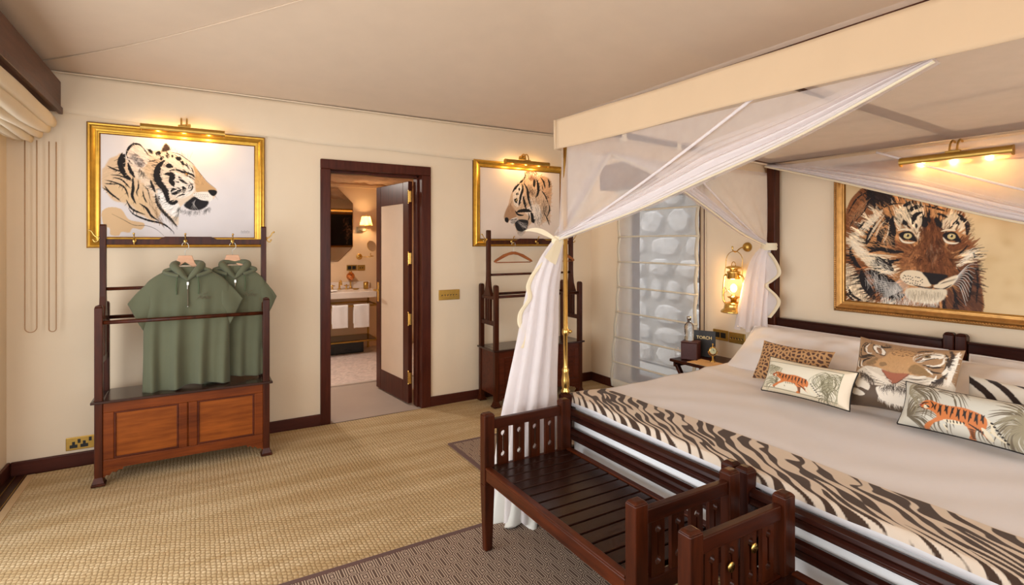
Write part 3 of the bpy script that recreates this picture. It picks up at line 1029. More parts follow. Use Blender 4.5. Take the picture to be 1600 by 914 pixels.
# ------------------------------------------------------------------ hooded ponchos
def poncho(name, label, x, y, hw, hem, depth, ph, group='olive ponchos'):
    t = thing(name, label, 'poncho', (x, y, hem), group=group)
    top = 1.342
    prof = [(top, 0.070), (1.330, 0.092), (1.305, 0.142), (1.275, 0.190), (1.245, 0.222), (1.215, 0.238), (1.17, 0.243), (1.08, 0.242), (0.98, 0.240), (0.88, 0.240), (0.78, 0.241), (0.68, 0.243), (hem + 0.03, 0.246), (hem, 0.247)]
    N = 96
    rows = []
    for z, wv in prof:
        g = min(1.0, max(0.0, (1.25 - z) / 0.7))
        wv = wv * hw / 0.245
        dd = depth * (0.55 + 0.45 * min(1, (top - z) / 0.12))
        row = []
        for k in range(N):
            a = 2 * PI * k / N
            ca, sa = math.cos(a), math.sin(a)
            xx = wv * math.copysign(abs(ca) ** 0.75, ca)
            yy = dd * math.copysign(abs(sa) ** 0.6, sa)
            fq = 11.5 * xx / hw + ph + 1.2 * math.sin(2.6 * z + 2.0 * xx)
            fold = 1.05 * depth * g * (math.sin(fq) + 0.4 * math.sin(2 * fq + 0.8)) + 0.009 * g * math.sin(31 * xx + 2 * ph)
            if sa < 0:
                yy += fold * (0.4 + 0.6 * (1 - abs(ca)))
            else:
                yy = max(0.004, yy - 0.3 * abs(fold))
            zz = z
            if z <= hem + 0.031:
                zz = z + 0.010 * math.sin(4.2 * xx / hw + ph) - 0.024 * max(0, -ca)
            row.append((x + xx, y + yy, zz))
        rows.append(row)
    v = [p for r_ in rows for p in r_]
    fs = [(j * N + k, j * N + (k + 1) % N, (j + 1) * N + (k + 1) % N, (j + 1) * N + k) for j in range(len(rows) - 1) for k in range(N)]
    MB().add(v, fs).build('body', M['olive'], t, smooth=True, solid=0.004, subd=1)
    # short wide sleeves
    for s in (-1, 1):
        rows = []
        K = 28
        for j in range(7):
            q = j / 6
            # centre line leaves the shoulder and droops
            cx_ = x + s * (hw * 0.80 + q * 0.085 * hw / 0.245)
            zt = 1.258 - 0.10 * q - 0.05 * q * q       # upper edge
            zb = 0.975 + 0.045 * (1 - q) - 0.055 * q     # lower edge
            cz_, hh = (zt + zb) / 2, (zt - zb) / 2
            row = []
            for k in range(K):
                a = 2 * PI * k / K
                tilt = 0.045 * q * math.sin(a)
                row.append((cx_ + s * tilt, y + depth * (0.82 - 0.12 * q) * math.cos(a) + 0.010 * q * math.sin(3 * a + ph), cz_ + hh * math.sin(a)))
            rows.append(row)
        v = [p for r_ in rows for p in r_]
        fs = [(j * K + k, j * K + (k + 1) % K, (j + 1) * K + (k + 1) % K, (j + 1) * K + k) for j in range(6) for k in range(K)]
        MB().add(v, fs).build('sleeve', M['olive'], t, smooth=True, solid=0.004, subd=1)
    # hood lying round the neck
    d = depth
    path = [(0.004, -d - 0.006, 1.252), (-0.020, -d - 0.010, 1.280), (-0.050, -d - 0.012, 1.315), (-0.078, -d * .5, 1.346), (-0.070, d * .3, 1.362), (-0.035, d * .8, 1.368), (0.0, d * .95, 1.366), (0.035, d * .8, 1.368), (0.070, d * .3, 1.362), (0.078, -d * .5, 1.346), (0.050, -d - 0.012, 1.315), (0.020, -d - 0.010, 1.280), (-0.004, -d - 0.006, 1.252)]
    rr = [0.007, 0.015, 0.022, 0.027, 0.022, 0.017, 0.015, 0.017, 0.022, 0.027, 0.022, 0.015, 0.007]
    sp = spline([(x + a, y + b, c) for a, b, c in path], 5)
    rs = list(np.interp(np.linspace(0, 12, len(sp)), range(13), rr))
    MB().tube(sp, rs, 12).build('hood', M['olive'], t, smooth=True)
    lap = [(-0.075, -0.6 * d, 1.335), (-0.13, -0.9 * d, 1.315), (-0.105, -d - 0.008, 1.300), (-0.05, -d - 0.016, 1.285)]
    for s in (-1, 1):
        MB().tube(spline([(x + s * a, y + b, c) for a, b, c in lap], 6), 0.013, 10).build('hood_fold', M['olive'], t, smooth=True)
    # half zip, cords, embroidered mark
    yf_ = y - depth - 0.004
    MB().box(x - 0.003, x + 0.003, yf_ - 0.006, yf_ + 0.004, 1.075, 1.262).build('zip', M['thread'], t)
    z1 = MB().box(x - 0.006, x + 0.006, yf_ - 0.012, yf_ - 0.004, 1.222, 1.242).sphere((x, yf_ - 0.008, 1.078), 0.004, 8, 6)
    z1.tube([(x, yf_ - 0.010, 1.222), (x - 0.002, yf_ - 0.012, 1.195)], 0.0022, 6)
    z1.build('zip_pull', M['steel'], t)
    for s in (-1, 1):
        MB().tube(spline([(x + s * 0.058, yf_ - 0.012, 1.285), (x + s * 0.064, yf_ - 0.012, 1.22), (x + s * 0.062, yf_ - 0.010, 1.16)], 6), 0.0038, 8).build('drawcord', M['olive_dark'], t, smooth=True)
    em = MB()
    ex, ez = x + 0.10, 1.135
    for k, (a, b) in enumerate((((-0.045, -0.010), (-0.030, 0.012)), ((-0.030, 0.012), (-0.020, -0.012)), ((-0.018, -0.010), (-0.006, 0.006)), ((-0.006, 0.006), (0.004, -0.012)), ((0.006, -0.010), (0.014, 0.006)), ((0.014, 0.006), (0.022, -0.016)), ((0.022, -0.012), (0.038, 0.004)), ((-0.012, 0.020), (0.010, 0.030)))):
        em.tube([(ex + a[0], yf_ - 0.010, ez + a[1]), (ex + b[0], yf_ - 0.010, ez + b[1])], 0.0018, 6)
    em.build('embroidery', M['thread'], t)
    return t


neck_hanger('coat_hanger.002', 'pale wooden hanger under the front olive poncho', -3.79, -0.375, 1.500)
poncho('hooded_poncho', 'olive green hooded poncho hanging in front, half zip closed', -3.775, -0.378, 0.250, 0.545, 0.034, 0.4)
neck_hanger('coat_hanger.003', 'pale wooden hanger under the rear olive poncho, by the right post', -3.505, -0.322, 1.500)
poncho('hooded_poncho.001', 'olive green hooded poncho hanging behind the first, by the right post', -3.490, -0.321, 0.200, 0.555, 0.015, 2.1)


# ================================================================== BENCHES
def bench(name, label, x0, x1, y0, y1, extra=False):
    """x0 front (room side), x1 back (bed side); y0 left end (towards the doorway), y1 right end"""
    t = thing(name, label, 'bench', ((x0 + x1) / 2, (y0 + y1) / 2, 0), group='slatted benches at the bed foot')
    pw = 0.056
    sz = 0.425
    for x in (x0, x1):
        sx = 1 if x == x0 else -1
        for y in (y0, y1):
            sy = -1 if y == y0 else 1
            cx_, cy_ = x + sx * pw / 2, y + sy * pw / 2
            m = MB().taper((cx_, cy_, 0.024), (0.019, 0.017), (cx_, cy_, sz - 0.08), (pw / 2, pw / 2 - 0.004))
            m.taper((cx_, cy_, sz - 0.08), (pw / 2, pw / 2 - 0.004), (cx_, cy_, 0.675), (pw / 2, pw / 2 - 0.004))
            m.taper((cx_, cy_, 0.675), (pw / 2, pw / 2 - 0.004), (cx_, cy_, 0.684), (pw / 2 - 0.010, pw / 2 - 0.012))
            m.build('leg', M['wood'], t, bevel=0.004)
    # seat rails
    for xa, xb in ((x0 + 0.004, x0 + 0.030), (x1 - 0.030, x1 - 0.004)):
        MB().box(xa, xb, y0 - pw, y1 + pw, sz - 0.058, sz - 0.004).build('seat_rail', M['wood_y'], t, bevel=0.004)
    for ya, yb_ in ((y0 - 0.040, y0 - 0.014), (y1 + 0.014, y1 + 0.040)):
        MB().box(x0 + pw, x1 - pw, ya, yb_, sz - 0.058, sz - 0.004).build('side_rail', M['wood_x'], t, bevel=0.004)
    # seat slats run from front to back
    n = 14
    L = abs(y1 - y0) - 0.10
    pitch = L / n
    for k in range(n):
        ya = y0 - 0.050 - k * pitch
        MB().box(x0 + 0.032, x1 - 0.032, ya, ya - pitch + 0.008, sz - 0.020, sz + 0.002).build('slat', M['seat_wood'], t, bevel=0.003)
    MB().box(x0 + 0.001, x0 + 0.0315, y0 - pw, y1 + pw, sz - 0.003, sz + 0.008).build('seat_edge', M['wood_y'], t, bevel=0.003)
    MB().box(x1 - 0.0315, x1 - 0.001, y0 - pw, y1 + pw, sz - 0.003, sz + 0.008).build('seat_edge', M['wood_y'], t, bevel=0.003)
    # arm panels: rail and four slats pierced with two discs joined by a slot
    for y, sy in ((y0, -1), (y1, 1)):
        ya, yb_ = y + sy * 0.012, y + sy * 0.040
        MB().box(x0 + pw, x1 - pw, ya, yb_, 0.602, 0.650).build('arm_rail', M['wood_x'], t, bevel=0.004)
        span = (x1 - pw) - (x0 + pw)
        for k in range(4):
            cx_ = x0 + pw + span * (k + 0.62) / 4.30
            half = 0.030
            za, zb = sz - 0.004, 0.602
            # outline of the left half and right half of the slat (the piercing between them)
            rc, sl = 0.0130, 0.0042
            z1_, z2_ = za + 0.048, zb - 0.030
            edge = [(0, za)]
            edge += [(0, z1_ - rc)]
            edge += [(rc * math.sin(a), z1_ - rc * math.cos(a)) for a in np.linspace(0.25, PI - 0.27, 8)]
            edge += [(sl, z1_ + rc), (sl, z2_ - rc)]
            edge += [(rc * math.sin(a), z2_ - rc * math.cos(a)) for a in np.linspace(0.27, PI - 0.25, 8)]
            edge += [(0, z2_ + rc), (0, zb)]
            m = MB()
            for s in (-1, 1):
                # strips of quads between outline and outer edge keep the piercing open
                vs_, fs_ = [], []
                for (e, zz) in edge:
                    for yy in (ya + sy * 0.007, yb_ - sy * 0.007):
                        vs_.append((cx_ + s * e, yy, zz)); vs_.append((cx_ + s * half, yy, zz))
                nE = len(edge)
                for i in range(nE - 1):
                    A, B_ = i * 4, (i + 1) * 4
                    fs_.append((A, A + 1, B_ + 1, B_)); fs_.append((A + 2, B_ + 2, B_ + 3, A + 3))
                    fs_.append((A, B_, B_ + 2, A + 2)); fs_.append((A + 1, A + 3, B_ + 3, B_ + 1))
                fs_.append((0, 2, 3, 1)); q = (nE - 1) * 4; fs_.append((q, q + 1, q + 3, q + 2))
                m.add(vs_, fs_)
            m.build('arm_slat', M['wood'], t)
    # brass screw caps
    bolts = [(x0 + pw / 2, y1 - 0.003, 0.395)]
    for bx, by, bz in bolts:
        MB().lathe([(0.0, -0.010), (0.011, -0.009), (0.012, 0.0), (0.008, 0.003), (0.0, 0.003)][::1], (bx, by, bz), 14, 'y', cap=False).build('brass_cap', M['brass'], t, smooth=True)
    return t


b1 = bench('slatted_bench', 'dark wooden slatted bench at the bed foot, nearer the doorway, whole seat in view', -2.545, -2.035, -2.278, -3.345)
b2 = bench('slatted_bench.001', 'second dark slatted bench at the bed foot, mostly cut off below', -2.535, -2.035, -3.495, -4.56)
# two brass discs on the left arm of the second bench
for px_, pz in ((-2.345, 0.560), (-2.235, 0.585)):
    MB().lathe([(0.0, -0.0035), (0.015, -0.003), (0.016, 0.0), (0.0, 0.0005)], (px_, -3.5355, pz - 0.03), 18, 'y', cap=False).build('brass_disc', M['brass'], b2, smooth=True)
# ================================================================== BEDS
def bed(name, label, y0, y1, tall_left, tall_right):
    """y0 left side (towards the window), y1 right side"""
    t = thing(name, label, 'bed', (-1.0, (y0 + y1) / 2, 0), group='twin beds pushed together')
    xf, xh = -1.985, -0.030
    w_ = 0.056
    for y, sy, tall in ((y0, -1, tall_left), (y1, 1, tall_right)):
        c_ = y + sy * w_ / 2
        # foot post
        m = MB().taper((xf + w_ / 2, c_, 0.024), (0.024, 0.024), (xf + w_ / 2, c_, 0.655), (w_ / 2, w_ / 2))
        m.taper((xf + w_ / 2, c_, 0.655), (w_ / 2, w_ / 2), (xf + w_ / 2, c_, 0.668), (w_ / 2 - 0.012, w_ / 2 - 0.012))
        m.build('foot_post', M['bed_post'], t, bevel=0.004)
        top = 2.085 if tall else 0.985
        hw_ = 0.032 if tall else 0.026
        cc = y + sy * hw_
        m = MB().taper((xh - hw_, cc, 0.024), (hw_, hw_), (xh - hw_, cc, top), (hw_, hw_))
        if not tall:
            m.taper((xh - hw_, cc, top), (hw_, hw_), (xh - hw_, cc, top + 0.012), (hw_ - 0.010, hw_ - 0.010))
        m.build('head_post', M['bed_post'] if not tall else M['wood'], t, bevel=0.005)
    # foot rails, moulded
    a, b = y0 - w_, y1 + w_
    def rail(z0, z1):
        prof = [(xf + 0.012, z0), (xf + 0.050, z0), (xf + 0.050, z1), (xf + 0.028, z1 + 0.006), (xf + 0.010, z1 - 0.004), (xf + 0.006, z1 - 0.018), (xf + 0.013, z1 - 0.026), (xf + 0.013, z0 + 0.012), (xf + 0.007, z0 + 0.006)]
        MB().prism([(p, q) for p, q in prof], 'y', a, b).build('foot_rail', M['bed_wood'], t, bevel=0.002)
    rail(0.538, 0.590)
    rail(0.434, 0.486)
    rail(0.20, 0.30)
    for y, sy in ((y0, -1), (y1, 1)):
        MB().box(xf + 0.06, xh - 0.07, y + sy * 0.008, y + sy * 0.036, 0.22, 0.36).build('side_rail', M['wood_x'], t, bevel=0.004)
    # headboard: top rail, lower rail and slats
    MB().box(xh - 0.042, xh - 0.012, a, b, 0.885, 0.945).box(xh - 0.050, xh - 0.006, a, b, 0.945, 0.957).build('head_rail', M['bed_wood'], t, bevel=0.004)
    MB().box(xh - 0.040, xh - 0.014, a, b, 0.52, 0.60).build('head_rail', M['bed_wood'], t, bevel=0.004)
    n = 9
    for k in range(n):
        yc_ = a + (b - a) * (k + 0.5) / n
        MB().box(xh - 0.034, xh - 0.020, yc_ - 0.034, yc_ + 0.034, 0.60, 0.885).build('head_slat', M['bed_post'], t, bevel=0.002)
    MB().box(xf + 0.056, xh - 0.075, y0 - 0.045, y1 + 0.045, 0.30, 0.600).build('mattress', M['mattress'], t, bevel=0.04, segs=4)
    MB().box(xf + 0.054, xh - 0.08, y0 - 0.05, y1 + 0.05, 0.20, 0.299).build('bed_base', M['mattress'], t, bevel=0.01)
    return t


BY0, BYM, BY1 = -2.148, -3.276, -4.404
bed('single_bed', 'dark wooden twin bed nearer the window, one tall head post', BY0, BYM + 0.002, True, False)
bed('single_bed.001', 'dark wooden twin bed on the right, running out of the frame', BYM - 0.002, BY1, False, True)


# ------------------------------------------------------------------ bed linen
def duvet_z(x, y):
    z = 0.640
    z += 0.006 * math.sin(3.1 * x + 1.7 * y) * math.sin(2.3 * y + 0.7) + 0.004 * math.sin(7.3 * x - 3.9 * y + 1.0)
    z += 0.0022 * math.sin(19 * x + 8 * y + 2 * math.sin(5 * y))
    # soft rise where the quilt is turned back under the pillows
    if x > -0.80:
        z += 0.020 * min(1.0, (x + 0.80) / 0.06) * (0.8 + 0.2 * math.sin(9 * y))
    return z


def duvet_fn(u, v):
    # u across (left to right), v from foot to head; both ends of u roll over the sides of the beds
    L0, L1 = BY0 + 0.028, BY1 - 0.028
    x = -1.935 + v * 1.84
    s = u * (abs(L1 - L0) + 0.50) - 0.25
    if s < 0:
        d = -s
        a = min(d / 0.05, 1.0) * PI / 2
        y = L0 + 0.030 * math.sin(a) - 0.02 + 0.010 * math.sin(9 * x) * min(1, d * 6)
        z = duvet_z(x, L0) - 0.030 * (1 - math.cos(a)) - max(0, d - 0.05)
    elif s > abs(L1 - L0):
        d = s - abs(L1 - L0)
        a = min(d / 0.05, 1.0) * PI / 2
        y = L1 - 0.030 * math.sin(a) + 0.02
        z = duvet_z(x, L1) - 0.030 * (1 - math.cos(a)) - max(0, d - 0.05)
    else:
        y = L0 - s
        e = min(s, abs(L1 - L0) - s)
        z = duvet_z(x, y)
    # roll at the foot
    f = (x + 1.935)
    if f < 0.022:
        z -= 0.045 * (1 - math.sqrt(max(0.0, 1 - (1 - f / 0.022) ** 2)))
    return (x, y, z)


du = MB().grid(lambda u, v: duvet_fn(u, v ** 1.25), 190, 170).build('duvet', M['white_cloth'], None, smooth=True, solid=0.02, offset=-1.0)
tag(du, 'smooth white duvet spread over both beds', 'duvet')


def cushion(name, label, cat, P, X, Y, w, h, th, front, back_mat=None, art=None, nu=60, nv=40, pinch=0.05, group=None, parts=None, corner=0.0):
    """stuffed rectangle: P = centre, X = unit vector along its width, Y = up its height; front mesh carries the print"""
    X = Vector(X).normalized(); Y = Vector(Y); Y = (Y - X * Y.dot(X)).normalized()
    Z = X.cross(Y)
    t = thing(name, label, cat, P, group=group)
    t.rotation_euler = Matrix((X, Y, Z)).transposed().to_euler()

    def shape(u, v, side):
        a, b = 2 * u - 1, 2 * v - 1
        prof = max(0.0, (1 - a ** 4) * (1 - b ** 4)) ** 0.55
        px = w / 2 * a * (1 - pinch * (1 - abs(a) * 0.3) * (1 - b * b) * abs(a))
        py = h / 2 * b * (1 - pinch * 1.3 * (1 - a * a) * abs(b))
        bul = 1 + 0.10 * math.sin(3.3 * a + 1.0) * math.sin(2.7 * b)
        return (px, py, side * th / 2 * prof * bul)
    fr = MB().grid(lambda u, v: shape(u, v, 1), nu, nv).build('cover_front', front, t, smooth=True, local=True)
    MB().grid(lambda u, v: shape(u, v, -1), 24, 16).build('cover_back', back_mat or front, t, smooth=True, local=True)
    if art is not None:
        paint(fr, art, nu, nv)
    if parts:
        rim = [shape(a, b, 0) for a, b in [(k / 24, 0) for k in range(24)] + [(1, k / 16) for k in range(16)] + [(1 - k / 24, 1) for k in range(24)] + [(0, 1 - k / 16) for k in range(17)]]
        MB().tube(rim, parts, 8).build('piping', M['tassel'], t, smooth=True, local=True)
    return t


def sleeping_pillow(name, label, P, w, h, th, lean, seed=0.0):
    """lean = angle of its face from the horizontal"""
    a = R(lean)
    X = (0, -1, 0)
    Y = (math.cos(a), 0, math.sin(a))
    t = thing(name, label, 'pillow', P, group='white bed pillows')
    Xv, Yv = Vector(X), Vector(Y); Zv = Xv.cross(Yv)
    t.rotation_euler = Matrix((Xv, Yv, Zv)).transposed().to_euler()

    def shape(u, v, side):
        a_, b_ = 2 * u - 1, 2 * v - 1
        prof = max(0.0, (1 - abs(a_) ** 5) * (1 - abs(b_) ** 3.2)) ** 0.6
        wr = 0.011 * math.sin(9 * a_ + 5 * b_ + seed) * math.sin(6 * b_ - 4 * a_ + 2 * seed) + 0.004 * math.sin(17 * a_ - 8 * b_ + seed)
        return (w / 2 * a_ * (1 - 0.03 * (1 - b_ * b_)), h / 2 * b_ * (1 - 0.03 * (1 - a_ * a_)), side * (th / 2 * prof + wr * prof))
    MB().grid(lambda u, v: shape(u, v, 1), 70, 36).build('pillow_face', M['pillow_white'], t, smooth=True, local=True)
    MB().grid(lambda u, v: shape(u, v, -1), 40, 20).build('pillow_back', M['pillow_white'], t, smooth=True, local=True)
    rim = [shape(a_, b_, 0) for a_, b_ in [(k / 24, 0) for k in range(24)] + [(1, k / 12) for k in range(12)] + [(1 - k / 24, 1) for k in range(24)] + [(0, 1 - k / 12) for k in range(13)]]
    MB().tube(rim, 0.006, 8).build('seam', M['pillow_white'], t, smooth=True, local=True)
    return t


sleeping_pillow('bed_pillow', 'long white pillow leaning on the headboard, bed nearer the window', (-0.175, -2.70, 0.750), 1.10, 0.34, 0.15, 60, 0.3)
sleeping_pillow('bed_pillow.001', 'long white pillow lying in front, behind the leopard print cushion', (-0.385, -2.71, 0.765), 1.14, 0.42, 0.17, 38, 1.7)
sleeping_pillow('bed_pillow.002', 'white pillow against the headboard of the right hand bed', (-0.175, -3.86, 0.745), 1.02, 0.34, 0.15, 60, 2.9)
sleeping_pillow('bed_pillow.003', 'white pillow lying in front on the right hand bed', (-0.385, -3.88, 0.755), 1.04, 0.40, 0.15, 36, 4.1)

# ------------------------------------------------------------------ mosquito net and its frame
TZ = 2.165     # frame height
fx, hx_ = -1.955, -0.075
ly, ry = -2.165, -4.39
cf = thing('canopy_frame', 'dark rail frame on slim brass posts carrying the bed net', 'canopy frame', (-1.0, -3.28, 0.668))
for p, q in (((fx, ly, TZ), (hx_, ly, TZ - 0.06)), ((fx, ry, TZ), (hx_, ry, TZ - 0.06)), ((fx, ly, TZ), (fx, ry, TZ)), ((hx_, ly, TZ - 0.06), (hx_, ry, TZ - 0.06)), ((fx, (ly + ry) / 2, TZ), (hx_, (ly + ry) / 2, TZ - 0.06))):
    MB().bar(p, q, 0.022, 0.036).build('top_rail', M['wood'], cf, bevel=0.003)
for y in (ly, ry):
    prof = [(0.000, 0.668), (0.024, 0.669), (0.026, 0.680), (0.017, 0.690), (0.022, 0.705), (0.023, 0.74), (0.017, 0.78), (0.021, 0.795), (0.014, 0.806), (0.0125, 0.82), (0.0125, 0.985), (0.018, 0.992), (0.020, 1.006), (0.018, 1.02), (0.0125, 1.028), (0.0125, TZ - 0.03), (0.0, TZ - 0.029)]
    MB().lathe(prof, (fx - 0.002, y - 0.012, 0), 20, 'z', cap=False).build('brass_post', M['brass'], cf, smooth=True)
    MB().lathe([(0.0, 0), (0.009, 0), (0.011, 0.014), (0.006, 0.026), (0.0, 0.028)], (fx + 0.016, y - 0.012, 1.006), 12, 'x', cap=False).build('thumb_screw', M['brass'], cf, smooth=True)
    # loops of webbing that tie the net to the rail
for x in (-1.52, -1.05, -0.55):
    MB().box(x - 0.018, x + 0.018, ly - 0.015, ly + 0.015, TZ - 0.030 - 0.03 * (x + 1.95) / 1.9 - 0.018, TZ + 0.022 - 0.03 * (x + 1.95) / 1.9).build('tie_loop', M['ribbon'], cf, bevel=0.003)

net = thing('mosquito_net', 'white mosquito net with cream cotton valance draped over the four poster beds', 'mosquito net', (-1.0, -3.28, 1.5))

def strip(name, p, q, top0, bot0, top1, bot1, mat, ph=0.0, amp=0.008, n=60):
    p, q = Vector(p), Vector(q)
    d = (q - p); nrm = Vector((-d.y, d.x, 0)).normalized()
    def fn(u, v):
        b = p + d * u
        top = top0 + (top1 - top0) * u - 0.010 * math.sin(PI * u)
        bot = bot0 + (bot1 - bot0) * u - 0.004 * math.sin(3 * PI * u)
        z = bot + (top - bot) * v
        o = nrm * (amp * math.sin(7 * u + ph) * (1 - 0.6 * v) + 0.3 * amp * math.sin(23 * u + ph))
        return (b.x + o.x, b.y + o.y, z)
    return MB().grid(fn, n, 10).build(name, mat, net, smooth=True, solid=0.003)

E0, E1 = (-1.992, -2.128, 0), (-1.992, -4.435, 0)
H0, H1 = (-0.040, -2.128, 0), (-0.040, -4.435, 0)
strip('valance', E0, E1, 2.192, 2.028, 2.165, 2.000, M['canopy'], 0.3)
strip('valance', (-1.99, -2.123, 0), (-0.045, -2.123, 0), 2.192, 2.028, 2.082, 2.004, M['canopy'], 1.3)
strip('valance', (-1.99, -4.44, 0), (-0.045, -4.44, 0), 2.165, 2.00, 2.082, 2.004, M['canopy'], 2.3)
strip('valance', (-0.045, -2.20, 0), (-0.045, -4.43, 0), 2.090, 2.035, 2.090, 2.035, M['canopy'], 3.3)
# corner fold of the valance
MB().tube([(-1.990, -2.128, 2.19), (-1.992, -2.127, 2.10), (-1.990, -2.128, 2.03)], [0.012, 0.008, 0.006], 8).build('valance_corner', M['canopy'], net, smooth=True)

def roof(u, v):
    x = -1.985 + u * 1.93; y = -2.135 - v * 2.29
    edge = min(u, 1 - u, v, 1 - v)
    z = 2.192 - 0.105 * u - 0.035 * math.sin(PI * u) * math.sin(PI * v) - 0.012 * abs(math.sin(2 * PI * v)) * math.sin(PI * u)
    return (x, y, z)
MB().grid(roof, 40, 50).build('net_roof', M['net_roof'], net, smooth=True)


def swag(s0, s1, T, hem, band0, band1, nrm, ph, seam=None, along=None):
    """one net panel: hung from s0..s1, swept to the tie point T; hem = list of points from the top to T"""
    s0, s1, T = Vector(s0), Vector(s1), Vector(T)
    hemc = spline(hem, 10)
    nrm = Vector(nrm)
    def at(t):
        f = t * (len(hemc) - 1); i = min(int(f), len(hemc) - 2); w_ = f - i
        return Vector(hemc[i] * (1 - w_) + hemc[i + 1] * w_)
    def fn(u, v):           # u along the rail (0 at the post, 1 at the hem), v from rail to tie
        st = (s0 + (T - s0) * v)
        hm = at(v)
        p = st + (hm - st) * u
        # straight upper edge turns into the rail line at v = 0
        rl = s0 + (s1 - s0) * u
        k = (1 - v) ** 6
        p = p * (1 - k) + (rl + (T - rl) * v) * k
        return tuple(p + nrm * (0.010 * math.sin(24 * u + ph) * v * (1 - v) * 2.5))
    MB().grid(fn, 60, 40).build('net_panel', M['net'], net, smooth=True)
    # gathered hem: overlapping folds that taper into the tie
    n = len(hemc)
    for q in range(4):
        def band(u, v):
            p = at(v)
            t_ = at(min(1, v + 0.02)) - at(max(0, v - 0.02)); t_.normalize()
            up = nrm.cross(t_); up = up if up.z > 0 else -up
            wd = band0 + (band1 - band0) * v
            wd *= min(1.0, 0.10 + 2.4 * v)
            c = (u - 0.02) * wd * (0.42 + 0.2 * q)
            rip = 0.012 * math.sin(5.0 * u * (q + 1) + ph + q + 2.2 * v) + 0.005 * math.sin(17 * u + 3 * q)
            return tuple(p + up * c + nrm * (rip + 0.010 * (1.5 - q)))
        MB().grid(band, 26, 50).build('net_fold', M['net_dense'] if q in (0, 1) else M['net'], net, smooth=True)
    MB().tube([tuple(at(k / 50) + nrm * 0.014) for k in range(51)], 0.006, 8, flat=1.0).build('hem_binding', M['ribbon'], net, smooth=True)
    if seam is not None:
        a = Vector(seam)
        pts = [tuple(a + (T - a) * (k / 24) + nrm * 0.012 - Vector((0, 0, 1)) * 0.02 * math.sin(PI * k / 24)) for k in range(25)]
        MB().tube(pts, 0.0065, 8).build('hem_binding', M['net_dense'], net, smooth=True)


T_foot = (-1.985, -2.150, 1.515)
T_head = (-0.100, -2.150, 1.475)
T_right = (-0.110, -4.380, 1.470)
# foot side, swept to the brass post
swag((-1.955, -2.155, 2.035), (-1.955, -3.90, 2.01), T_foot, [(-1.950, -3.90, 2.005), (-1.968, -3.523, 1.862), (-1.982, -3.128, 1.748), (-1.984, -2.77, 1.650), (-1.985, -2.45, 1.580), T_foot], 0.215, 0.045, (-1, 0, 0), 0.4, seam=(-1.962, -3.36, 2.035))
# window side, head half swept to the head post
swag((-0.07, -2.150, 2.02), (-1.62, -2.150, 2.03), T_head, [(-1.62, -2.150, 2.03), (-1.20, -2.150, 1.920), (-0.82, -2.150, 1.762), (-0.42, -2.150, 1.578), T_head], 0.165, 0.04, (0, -1, 0), 1.9, seam=(-0.98, -2.150, 2.03))
# window side, foot half swept to the brass post
swag((-1.965, -2.150, 2.03), (-1.62, -2.150, 2.03), T_foot, [(-1.62, -2.150, 2.03), (-1.74, -2.150, 1.86), (-1.86, -2.150, 1.68), T_foot], 0.06, 0.03, (0, -1, 0), 0.9)
# head side, swept to the far right head post
swag((-0.105, -4.40, 2.05), (-0.105, -2.150, 2.06), T_right, [(-0.105, -2.150, 2.065), (-0.105, -2.64, 1.912), (-0.105, -3.144, 1.742), (-0.105, -3.562, 1.605), (-0.107, -4.0, 1.50), T_right], 0.20, 0.06, (-1, 0, 0), 2.7, seam=(-0.11, -2.9, 2.06))


def drape(T, path, rad, N=72, ph=0.0, mat=None, folds=9):
    """gathered net hanging below a tie: path = centre points, rad = (rx, ry) half widths"""
    cs = spline(path, 8)
    rx = np.interp(np.linspace(0, len(path) - 1, len(cs)), range(len(path)), [r_[0] for r_ in rad])
    ry_ = np.interp(np.linspace(0, len(path) - 1, len(cs)), range(len(path)), [r_[1] for r_ in rad])
    rows = []
    for j, c in enumerate(cs):
        q = j / (len(cs) - 1)
        row = []
        for k in range(N):
            a = 2 * PI * k / N
            m_ = 1 + (0.10 + 0.14 * q) * math.sin(folds * a + ph + 1.5 * math.sin(2.0 * q + a)) + 0.05 * math.sin(2 * folds * a + 2 * ph)
            z = c[2]
            if j == len(cs) - 1:
                z += 0.018 * math.sin(5 * a + ph)
            row.append((c[0] + rx[j] * m_ * math.cos(a), c[1] + ry_[j] * m_ * math.sin(a), z))
        rows.append(row)
    v = [p for r_ in rows for p in r_]
    fs = [(j * N + k, j * N + (k + 1) % N, (j + 1) * N + (k + 1) % N, (j + 1) * N + k) for j in range(len(rows) - 1) for k in range(N)]
    return MB().add(v, fs)


def sash(c, r):
    return MB().lathe([(r + 0.006, -0.026), (r + 0.011, -0.012), (r + 0.008, 0.0), (r + 0.011, 0.012), (r + 0.007, 0.026)], c, 24, cap=False)


# left foot post drape down to the floor
p = [(-1.985, -2.150, 1.52), (-2.02, -2.135, 1.42), (-2.06, -2.11, 1.26), (-2.09, -2.10, 1.02), (-2.12, -2.09, 0.78), (-2.150, -2.09, 0.55), (-2.175, -2.092, 0.30), (-2.190, -2.10, 0.045)]
r_ = [(0.026, 0.026), (0.062, 0.045), (0.085, 0.065), (0.105, 0.085), (0.125, 0.10), (0.142, 0.112), (0.150, 0.120), (0.155, 0.130)]
drape(None, p, r_, ph=0.5).build('gathered_drape', M['net_dense'], net, smooth=True)
p2 = [(c[0], c[1], c[2]) for c in p]
drape(None, p2[1:], [(a * 0.72, b * 0.72) for a, b in r_[1:]], ph=1.9, folds=7).build('gathered_drape', M['net_dense'], net, smooth=True)
